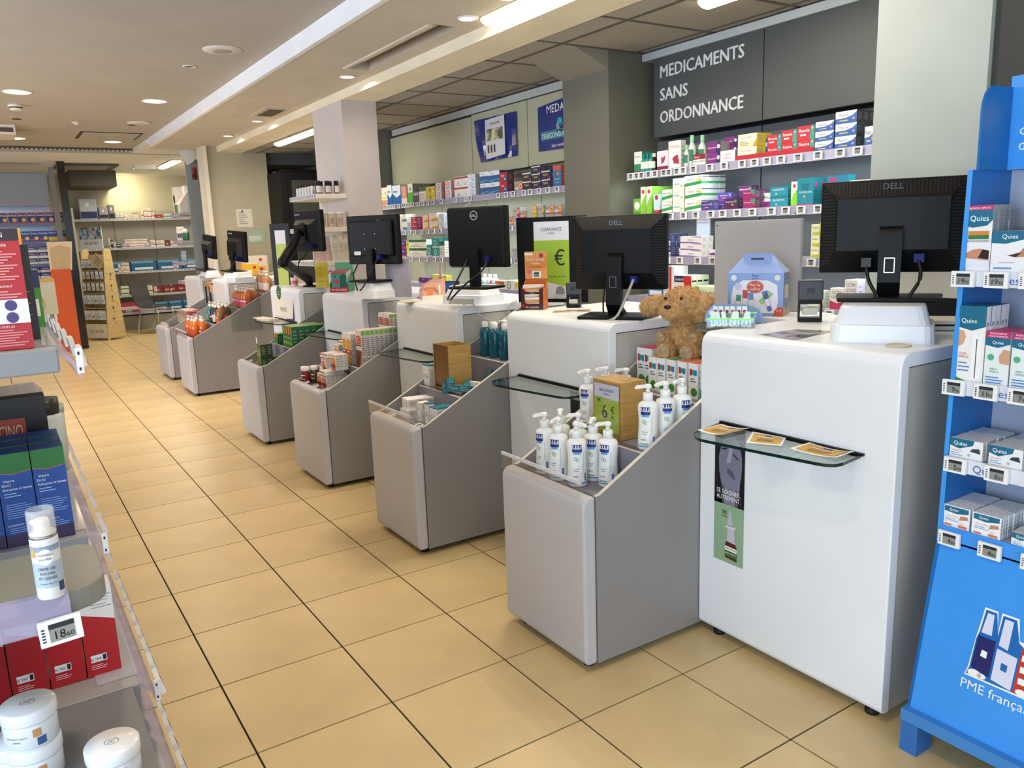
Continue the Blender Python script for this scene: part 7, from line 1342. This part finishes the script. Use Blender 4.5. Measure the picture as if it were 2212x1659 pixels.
for i in range(4): bottle_thing('spray_bottle', 'green bottle with a white top, %s from the left, shelf tower' % NTH[i], (1.80, 9.42-.062*i, 1.571), ((.024, 0), (.026, .003), (.026, .10)), ((.022, .10), (.012, .155)), M('#2a6a4c', .3), WHITE, 12, group='green bottles on the shelf tower')
for i in range(3): bottle_thing('lotion_bottle', 'white lotion bottle, %s from the left, shelf tower' % NTH[i], (1.79+.02*i, 9.70-.07*i, 1.571), ((.03, 0), (.032, .003), (.032, .15)), ((.03, .15), (.03, .19)), M('#e0dccf', .3), WHITE, 12, group='white lotion bottles on the shelf tower', prints=lambda b: wrap(b, .032, .04, .10, M('#2a3a6c', .4)))
for i in range(4): bottle_thing('small_bottle', 'grey blue bottle, %s from the left, lower shelf of the tower' % NTH[i], (1.80, 9.70-.08*i, 1.281), ((.018, 0), (.02, .003), (.02, .11)), ((.014, .11), (.014, .15)), M('#8fa0b4', .2), M('#c9ced6', .3), 10, group='grey blue bottles on the shelf tower')
t = thing('camera_dome', 'white security camera on the soffit above the shelf tower', 'camera', (1.86, 9.0, 2.70)); MB().prism([(-.10, .02), (.10, .02), (.07, -.12), (0, -.16), (-.06, -.06)], 'y', -.05, .05, M('#d9d8d2', .4)).build('body', t)
# things on the far counters and behind them
t = thing('wall_notice', 'white printed notice taped to the pale partition', 'notice', (0, 8.498, 0)); x0, z0 = 2.285,1.944; x1, z1 = 2.489,1.715
b = MB().poly([(x0, 0, z1), (x1, 0, z1), (x1, 0, z0), (x0, 0, z0)], M('#d6cfc0', .5))
for k in range(6): b.poly([(x0+.03, -.0005, z0-.05-.028*k), (x0+.10+.02*(k % 3), -.0005, z0-.05-.028*k), (x0+.10+.02*(k % 3), -.0005, z0-.042-.028*k), (x0+.03, -.0005, z0-.042-.028*k)], M('#7a756c', .5))
b.poly([(x0+.07, -.0005, z0-.04), (x0+.09, -.0005, z0-.04), (x0+.09, -.0005, z0-.015), (x0+.07, -.0005, z0-.015)], INK); b.build('sheet', t)
for u0, v0, u1, v1, c_, lab in ((540, 493, 574, 528, '#9fb49a', 'pale green folder pinned to the partition'), (538, 508, 566, 524, '#c3cdbf', 'pale paper pinned over the green folder')):
    x0, z0 = 0, 0; t = thing('pinned_paper', lab, 'paper', (0, 8.496 if u0 > 539 else 8.494, 0)); pass
    A = (2.426, 2.633) if u0 == 540 else (2.414, 2.584); Z = (1.50, 1.67) if u0 == 540 else (1.53, 1.60); MB().box(A[0], A[1], -.001, 0, Z[0], Z[1], M(c_, .5)).build('sheet', t)
for i, (u, w, h, c_, y, lab) in enumerate(((2.313, .30, .17, '#d3c6b4', 7.95, 'pale carton with a red dot beside the far monitor'), (2.244, .2, .10, '#d9a92c', 7.6, 'yellow carton behind the far monitor riser'), (2.455, .2, .16, '#d9d2c0', 8.2, 'white carton leaning on the partition'), (2.131, .2, .14, '#dba42c', 7.5, 'yellow orange carton left of the pale carton'))):
    t = thing('carton', lab, 'carton', (u, y, 1.18 if i in (0, 2) else 1.123)); b = MB().box(-w/2, w/2, 0, .12, -.057 if i in (0, 2) else 0, h, M(c_, .5)); b.poly([(-w*.35, -.0006, h*.2), (w*.1, -.0006, h*.2), (w*.1, -.0006, h*.5), (-w*.35, -.0006, h*.5)], M('#e6e0d2', .5)); b.disc((w*.25, -.0008, h*.7), U3, V3, .02, M('#b52a2a', .4)); b.build('body', t)
MB().box(2.46, 2.72, 7.3, 8.45, 0, 1.12, M('#c9c2b4', .5)).build('back_worktop', label='low cream back worktop before the pale partition', cat='worktop')
MB().box(2.74, 3.40, 4.9, 5.2, 0, .9, M('#a9a49a', .5)).build('base_cabinet', label='grey base cabinet below the left wall shelves', cat='cabinet')
t = thing('server_cabinet', 'tall black server cabinet with a dark glass door behind the counters', 'cabinet', (2.93, 8.0, 0)); bevel(MB().box(-.2, .52, 0, .7, 0, 2.38, M('#08080a', .55, spec=.25)).build('body', t), .006)
MB().box(-.05, .42, -.012, 0, .2, 2.28, M('#3a3e36', .3)).build('glass_door', t); MB().box(-.10, -.06, -.02, -.005, .1, 2.32, BLACK).build('door_frame', t); MB().lathe([(.02, 0), (.02, .02)], STEEL, n=12).build('lock', t, (-.02, -.03, 1.62)).rotation_euler = (PI/2, 0, 0)
MB().box(-.12, .36, .1, .5, 2.381, 2.42, BLACK).build('top_tray', t)

# ================================================================ LEFT GONDOLA (NEAREST SHELVES)
GG = M('#8a8e92', .45, kind='lacquer'); GGT = M('#8f8f86', .4, kind='lacquer'); PRL = M('#b9b0cc', .15, kind='milky', alpha=.55); CLIP = M('#e9e9ec', .35)
gd = thing('gondola', 'grey shelf gondola with clear price rails at the left edge', 'shelving', (-.95, -.8, 0))
MB().box(-.04, 0, .05, 4.6, 0, 1.9, M('#7a8a98', .5)).build('back_panel', gd)
def gshelf(xe, ye, z, yl, lab, tagy, plate=True, tagrot=.25):
    x1 = xe+.95; y0 = ye+.8
    bevel(MB().box(0, x1-.03, y0, y0+yl, z-.040, z, GG, top=M('#9a9a98', .4)).build('shelf', gd, label=lab), .003)
    MB().prism([(x1-.03, z-.005), (x1-.026, z-.005), (x1-.004, z-.03), (x1, z-.055), (x1-.004, z-.055), (x1-.012, z-.03), (x1-.028, z-.012)], 'y', y0+.01, y0+yl, PRL).build('price_rail', gd)
    MB().box(x1-.10, x1-.028, y0+.04, y0+yl, z+.001, z+.003, M('#d5d3dc', .1, kind='milky', alpha=.45)).build('clear_liner', gd)
    if plate: MB().box(x1-.006, x1+.004, y0-.002, y0+.003, z-.045, z-.003, CLIP).box(x1-.003, x1, y0-.003, y0-.002, z-.014, z-.009, INK).box(x1-.003, x1, y0-.003, y0-.002, z-.040, z-.035, INK).build('end_clip', gd)
    for i, yy in enumerate(tagy):
        o = obj('price_tag', tag_mesh(('9.9', '12.5', '7.2')[i % 3], .052, .034), gd, (x1+.004, yy+.8, z-.028), PI/2); o.rotation_euler = (-tagrot, 0, PI/2)
gshelf(-.383, -.80, 1.378, 2.6, None, [-.70+.17*i for i in range(9)], tagrot=.15)
MB().lathe([(.007, 0), (.006, .003)], STEEL, n=12).build('screw', gd, (.435, -.001, 1.358)).rotation_euler = (PI/2, 0, 0)
gshelf(-.365, -.55, .975, 2.2, None, [-.40+.20*i for i in range(8)])
gshelf(-.320, -.68, .700, 2.6, None, [-.64+.075*i for i in range(9)]+[.15, .4])
gshelf(-.300, -1.02, .520, 3.0, None, [-.98+.078*i for i in range(8)])
# end shelves facing the camera
t = thing('end_shelf', 'upper grey end shelf with a clear price rail and an 18.60 price tag', 'shelf', (0, 0, 0)); ze = 1.046
xr = -0.402; yb = -.80
pr = [(-.95, -1.0), (xr-.05, -1.0)]+[(xr-.05+.05*math.sin(PI/2*i/6), -.95-.05*math.cos(PI/2*i/6)) for i in range(7)]+[(xr, yb-.02), (xr-.02, yb), (-.95, yb)]
bevel(MB().prism(pr, 'z', ze-.035, ze, GGT).build('board', t), .003)
xt = -0.471
MB().prism([(-1.004, ze+.004), (-1.018, ze-.004), (-1.026, ze-.048), (-1.014, ze-.048), (-1.004, ze-.03)], 'x', -.95, xr-.052, PRL).build('price_rail', t) if False else None
b = MB(); b.prism([(-1.003, ze+.006), (-1.012, ze+.004), (-1.022, ze-.012), (-1.022, ze-.046), (-1.016, ze-.050), (-1.003, ze-.04)], 'y', 0, 1, PRL)
b.v = [(y, x, z) for x, y, z in [(vx, vy*(xr-.052+.95)-.95, vz) for vx, vy, vz in b.v]]; b.build('price_rail', t)
o = obj('price_tag', tag_mesh('18.60', .054, .036), t, (xt, -1.026, ze-.044), 0); o.rotation_euler = (-.12, -.03, .06)
t = thing('pump_bottle', 'white airless cream bottle under a clear cap on the upper end shelf', 'bottle', (-0.474,-1.005, ze+.001), -.1); t.scale = (.87, .87, 1)
b = MB(); b.lathe([(.0195, 0), (.021, .002), (.021, .088), (.0205, .090)], M('#e6e9ec', .25), n=26)
for k, (z0, z1, c_) in enumerate(((.0, .018, '#dfe4ea'), (.018, .055, '#b4c2ce'), (.072, .080, '#8fa3b8'))): wrap(b, .021, z0, z1, M(c_, .3), -PI*.9, -PI*.1, 12) if k else None
wrap(b, .0212, .064, .078, M('#d0a868', .35), -PI*.85, -PI*.72, 3); wrap(b, .0212, .010, .024, M('#2f4a66', .35), -PI*.28, -PI*.12, 4)
for k in range(12):
    t0, t1 = 2*PI*k/12, 2*PI*(k+1)/12; R = .0216; P = lambda a_, r_: (R*math.cos(-PI/2+r_*math.cos(a_)/R), R*math.sin(-PI/2+r_*math.cos(a_)/R), .064+r_*math.sin(a_)); b.poly([(R*math.cos(-PI/2), R*math.sin(-PI/2)-.0001, .064), P(t0, .012), P(t1, .012)], WHITE)
for z, s_, h in ((.066, 'PHARMACIE', .003), (.060, 'bourdeau', .0035), (.045, 'CREME-GEL', .0042), (.038, 'POCHES', .0042), (.031, 'ET CERNES', .0042), (.024, 'Contour des yeux', .0024)): wtext(b, .0218, z, s_, h, INK, .026)
b.build('body', t)
b = MB(); b.lathe([(.0195, .090), (.0195, .097), (.012, .100), (.012, .112), (.010, .116)], WHITE, n=22); b.prism([(-.012, .108), (.002, .108), (.002, .116), (-.016, .114)], 'y', -.006, .006, WHITE); b.build('pump_head', t)
MB().lathe([(.0208, .0905), (.0208, .094)], STEEL, n=26).build('collar', t)
b = MB(); b.lathe([(.0205, .094), (.0205, .128), (.019, .131), (.0185, .131), (.0195, .128), (.0198, .094)], M('#eef0f2', .03, kind='milky', alpha=.22), n=26); b.build('clear_cap', t)
t = thing('end_shelf', 'lower grey end shelf carrying white cream jars', 'shelf', (0, 0, 0)); xr = -0.363
bevel(MB().prism([(-.95, -1.25), (xr-.0, -1.25), (xr, -.685), (-.95, -.685)], 'z', .665, .701, M('#77797a', .45, kind='lacquer')).build('board', t), .003)
MB().box(-.95, -.62, -.80, -.79, .76, 1.0, M('#5c7488', .5)).build('back_board', t)
def jar(x, y, z, lab):
    t = thing('cream_jar', lab, 'jar', (x, y, z+.001), -.2, 'white cream jars on the lower end shelf'); t.scale = (.94,)*3
    b = MB().lathe([(.038, 0), (.041, .003), (.041, .040), (.039, .043)], M('#e6e8ea', .25), n=30); wrap(b, .041, .022, .036, M('#c9985c', .4), -PI*.42, -PI*.32, 3); wrap(b, .041, .006, .020, M('#3a5a94', .4), -PI*.38, -PI*.27, 3); wtext(b, .0415, .024, 'Gommage Corporel', .003, INK, .04, -PI*.62); wtext(b, .0415, .017, 'CREME', .003, INK, .02, -PI*.62); b.build('body', t)
    b = MB().lathe([(.0425, .044), (.043, .046), (.043, .064), (.041, .067), (.0, .0675)], M('#eff0f1', .22), n=34); b.build('lid', t)
    b = MB(); n = 20
    for k in range(n):
        a0, a1 = 2*PI*k/n, 2*PI*(k+1)/n; b.poly([(r_*math.cos(a_), r_*math.sin(a_)*.8, .0678) for r_, a_ in ((.0115, a0), (.0115, a1), (.0107, a1), (.0107, a0))], INK)
    for k in range(3): b.poly([(-.006+.004*k, -.005, .0679), (-.005+.004*k, -.005, .0679), (-.002+.004*k, .005, .0679), (-.003+.004*k, .005, .0679)], INK)
    b.build('emblem', t)
jar(-0.425,-0.959, .701, 'single white cream jar at the right end of the lower end shelf')
jx, jy = -0.549,-0.851; jar(jx, jy, .701, 'white cream jar at the bottom left corner of the picture')
kx, ky = -0.529,-0.873; jar(kx, ky, .701, 'lower jar of the stacked pair behind the corner jar'); jar(kx, ky, .765, 'upper jar of the stacked pair behind the corner jar')
# cartons on the gondola
def gb(x1, y, z, w, d, h, st, lab, rz=0, name='carton', nd=1, grp=None):
    for k in range(nd): obj(name, carton_mesh(w, d, h, st, name), None, (x1-w/2, y+k*(d+.002), z+.001), rz, lab if nd == 1 else lab+', %s from the front' % NTH[k], 'carton', grp)
gb(-0.443, -.775, 1.378, .085, .04, .190, 'lice_red', 'tall red carton lettered action at the left edge, top shelf', .02, 'treatment_carton')
gb(-0.428, -.66, 1.378, .075, .05, .165, 'black_tall', 'tall black carton right behind the red carton', 0, 'treatment_carton')
gb(-0.407, -.40, 1.378, .06, .05, .115, 'green_pack_b', 'green carton with a barcode behind the black carton', 0, 'treatment_carton')
gb(-0.361, -.05, 1.378, .10, .05, .085, 'cream_rainbow', 'cream carton with a rainbow print farther along the top shelf', 0, 'treatment_carton')
gb(-0.432, -.55, 1.378, .12, .05, .195, 'yellow_flat', 'yellow topped carton behind the red carton', 0, 'treatment_carton')
x2 = -0.414
for k in range(3):
    for i in range(3): gb(x2-i*.0578, -.53+k*.065, .975, .056, .052, .182, 'viatris', 'blue lice treatment carton with a green top, %s from the right, %s row' % (NTH[i], ('front', 'middle', 'back')[k]), 0, 'blue_carton', 1, 'blue and green cartons on the second gondola shelf')
gb(-0.425, -.28, .976, .13, .05, .245, 'cino', 'black shampoo carton with an orange square, second shelf', 0, 'shampoo_carton')
t = thing('lotion_bottle', 'pale bottle behind the black shampoo carton', 'bottle', (-0.416, .02, .976)); MB().lathe([(.035, 0), (.036, .14), (.032, .15)], M('#cfd6cf', .3), n=16).build('body', t); MB().lathe([(.03, .15), (.03, .19)], M('#2a2624', .4), n=16).build('cap', t)
t = thing('lotion_bottle', 'grey green tub at the edge of the second shelf', 'tub', (-0.410, .2, .976)); MB().lathe([(.04, 0), (.042, .12)], M('#b9c4bc', .4), n=16).build('body', t); MB().lathe([(.043, .12), (.043, .14)], M('#a9b4ac', .4), n=16).build('lid', t)
x3 = -0.371
for i in range(4): gb(x3-i*.0625, -.60, .70, .0605, .05, .185, 'red_box', 'red and white carton under the end shelf, %s from the right' % NTH[i], 0, 'red_carton', 1, 'red and white cartons on the third gondola shelf')
for i in range(4): gb(x3-.01-.12*(i % 2), -.38+.2*(i//2), .70, .09, .12, .15, 'red_box', 'red carton deeper on the third shelf, %s' % ('right near', 'left near', 'right far', 'left far')[i], 0, 'red_carton', 1, 'deeper red cartons on the third gondola shelf')

# ================================================================ BLUE FLOOR DISPLAY AT RIGHT
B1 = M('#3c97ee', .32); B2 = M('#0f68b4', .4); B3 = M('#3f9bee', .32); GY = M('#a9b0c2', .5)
YS, YE = -1.112, -1.72
bs = thing('floor_display', 'tall blue cardboard floor display of ear and snoring care products', 'display', (1.56, YS, 0))
def P(x, y, z): return (x-1.56, y-YS, z)
def bx_(b, x0, x1, y0, y1, z0, z1, m, **k): return b.box(x0-1.56, x1-1.56, y0-YS, y1-YS, z0, z1, m, **k)
b = MB()
for y0, y1 in ((YS-.05, YS), (-1.45, -1.40), (YE, YE+.05)): bx_(b, 1.57, 1.65, y0, y1, 0, .10, M('#2c6cb4', .5)); bx_(b, 1.85, 1.93, y0, y1, 0, .10, M('#2c6cb4', .5))
bx_(b, 1.565, 1.94, YE, YS, .10, .135, M('#3f86cc', .45)); b.build('pallet_base', bs)
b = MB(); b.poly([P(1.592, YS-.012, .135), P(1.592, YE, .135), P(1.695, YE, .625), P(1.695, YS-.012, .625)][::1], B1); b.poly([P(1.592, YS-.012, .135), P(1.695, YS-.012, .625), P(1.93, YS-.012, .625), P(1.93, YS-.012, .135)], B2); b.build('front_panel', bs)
b = MB(); sp = [(1.695, .62), (1.715, 1.36), (1.722, 1.655), (1.93, 1.655), (1.93, .135), (1.60, .135)]
b.prism([(x-1.56, z) for x, z in sp], 'y', -.012, 0, B2)
for (xa, za), (xb, zb) in zip(sp[:2], sp[1:3]): b.poly([P(xa-.001, YS, za), P(xb-.001, YS, zb), P(xb-.001, YS-.013, zb), P(xa-.001, YS-.013, za)], B3)
b.poly([P(xa, YS+.0006, za) for xa, za in ((1.695, .62), (1.722, 1.655), (1.740, 1.655), (1.713, .62))], B3)
b.build('side_panel', bs)
b = MB(); bx_(b, 1.93, 1.94, YE, YS, .135, 1.655, GY); b.build('back_panel', bs)
MB().prism([(x-1.56, z) for x, z in sp], 'y', YE-YS, YE-YS+.012, B2).build('side_panel', bs)
b = MB(); w_ = [(1.735, 1.655), (1.735, 1.80)]+[(1.735+.05*(1-math.cos(PI/2*i/6)), 1.80+.07*math.sin(PI/2*i/6)) for i in range(1, 7)]+[(1.89, 1.872), (1.89, 1.655)]
b.prism([(x-1.56, z) for x, z in w_], 'y', -.020, -.014, M('#0f66ac', .4)); bx_(b, 1.885, 1.892, YE, YS-.014, 1.655, 1.90, B3)
for s_, z, h in (('quand', 1.745, .030), ('dormir', 1.705, .030)): b.text(s_, P(1.884, YS-.045, z), (0, -1, 0), V3, h, WHITE, .4, 'l')
b.disc(P(1.884, YS-.095, 1.805), (0, -1, 0), V3, .040, WHITE, 20)
b.build('header_card', bs)
QW = M('#dfe3ee', .3); QB = M('#2f6fb5', .4)
SZ = ((1.385, 1.716), (1.088, 1.708), (.872, 1.700), (.668, 1.697)); PX_ = (('19.90', '19.90', '14.90'), ('9.90', '11.90', '7.90'), ('5.90', '6.50', '5.90'), ('4.80', '4.80', '4.80'))
for k, (z, xf) in enumerate(SZ):
    b = MB(); bx_(b, xf, 1.93, YE, YS-.012, z-.006, z, GY); b.build('shelf', bs)
    b = MB(); bx_(b, xf-.006, xf, YE, YS-.013, z-.036, z+.004, QW if k < 3 else B1)
    if k < 3:
        for j in range(4): b.text('Quies', P(xf-.0066, YS-.085-.155*j, z-.028), (0, -1, 0), V3, .022, QB, .075, 'l')
    b.build('shelf_lip', bs)
    for j, p in enumerate(PX_[k]): obj('price_tag', tag_mesh(p, .060, .042), bs, P(xf-.010, YS-.018-(.024 if k > 1 else 0)-.095*j*(1.15 if k > 1 else .9), z-.016-(.012 if k == 3 else 0)), F)
def q_(u0, u1, k, xo, h, d, st, nd, lab, name):
    z, xf = SZ[k]; w = u0-u1; stack(xf+xo, (u0+u1)/2, z, F, w, d, h, st, lab, 'blue floor display', 1, nd, 1, name=name)
q_(-1.118, -1.186, 0, .004, .176, .028, 'quies_tall', 4, 'tall white snoring spray carton, first shelf', 'spray_carton')
q_(-1.190, -1.278, 0, -.0+.002, .108, .02, 'quies_man', 3, 'white carton with a sleeping man, first shelf', 'spray_carton')
q_(-1.124, -1.195, 1, .004, .208, .022, 'quies_ear', 5, 'ear cleaner carton with a clear window, second shelf', 'ear_carton')
q_(-1.198, -1.260, 1, .004, .145, .035, 'quies_maxi', 3, 'large format ear spray carton, left one, second shelf', 'ear_carton')
q_(-1.264, -1.322, 1, .004, .145, .035, 'quies_maxi', 3, 'large format ear spray carton, right one, second shelf', 'ear_carton')
q_(-1.126, -1.214, 2, .004, .056, .018, 'quies_flat', 9, 'low white earplug carton, left column, third shelf', 'earplug_carton')
q_(-1.231, -1.316, 2, .004, .056, .018, 'quies_flat', 9, 'low white earplug carton, right column, third shelf', 'earplug_carton')
q_(-1.123, -1.197, 3, .004, .064, .012, 'quies_sq', 12, 'square wax earplug box, left column, lowest shelf', 'earplug_box')
q_(-1.205, -1.280, 3, .002, .064, .012, 'quies_sq', 12, 'square wax earplug box, middle column, lowest shelf', 'earplug_box')
q_(-1.30, -1.36, 0, .004, .176, .028, 'quies_tall', 3, 'tall snoring spray carton beyond the picture edge, first shelf', 'spray_carton')
q_(-1.42, -1.48, 1, .004, .145, .035, 'quies_maxi', 3, 'ear spray carton beyond the picture edge, second shelf', 'ear_carton')
q_(-1.42, -1.50, 2, .004, .056, .018, 'quies_flat', 6, 'low earplug carton beyond the picture edge, third shelf', 'earplug_carton')
q_(-1.306, -1.378, 3, .002, .036, .03, 'quies_flat', 4, 'low white carton, right column, lowest shelf', 'earplug_carton')
# factory emblem and words on the sloping front
b = MB(); DX, DZ = (1.695-1.592)/.49, 1.0
def E(s, t_, k=0): z = t_-.045; return (1.592+(z-.135)*DX-1.5606-.0006*(1+k), -s, z)     # s = metres right of the stand's left edge
s0 = -1.238*-1-1.095
def pol(pts, m, k=0): b.poly([E(s0+s, t_, k) for s, t_ in pts], m)
BLU = M('#1268b8', .35); NVY = M('#1e2266', .35); RED = M('#c23a2e', .35)
pol([(-.004, .335), (.30, .335), (.30, .355), (.19, .47), (.115, .475), (.105, .53), (.062, .53), (.06, .475), (.052, .53), (.018, .53), (.012, .47), (.008, .44), (.002, .36)], WHITE)
pol([(.0, .340), (.30, .340), (.30, .35), (.115, .47), (.10, .525), (.066, .525), (.062, .468), (.05, .525), (.022, .525), (.016, .465), (.010, .44), (.006, .36)], BLU, 1)
pol([(.020, .462), (.047, .462), (.045, .518), (.028, .518)], M('#d9dcf2', .35), 2); pol([(.068, .445), (.092, .44), (.094, .518), (.072, .518)], M('#d9dcf2', .35), 2)
pol([(.010, .362), (.058, .352), (.060, .452), (.014, .452)], NVY, 2); pol([(.064, .350), (.115, .342), (.118, .430), (.066, .436)], M('#d9dcf2', .35), 2); pol([(.120, .341), (.200, .341), (.204, .452), (.124, .458)], RED, 2)
pol([(.028, .40), (.044, .398), (.044, .416), (.030, .418)], WHITE, 3); pol([(.082, .385), (.098, .383), (.098, .402), (.082, .404)], BLU, 3)
for r_ in range(3):
    for c_ in range(3): pol([(.128+.025*c_, .368+.030*r_), (.146+.025*c_, .368+.030*r_), (.146+.025*c_, .384+.030*r_), (.128+.025*c_, .384+.030*r_)], WHITE, 3)
for c_, r_ in ((.022, .018), (.14, .014), (.04, .012)): b.disc(E(s0+c_, .348, 3), (0, -1, 0), (DX, 0, 1), r_, WHITE, 14, r_*.6)
b.build('emblem', bs)
b = MB(); o_ = E(s0-.008, .300, 1); b.text('PME françaises', o_, (0, -1, 0), (DX, 0, 1), .026, WHITE, .26, 'l'); b.build('lettering', bs)
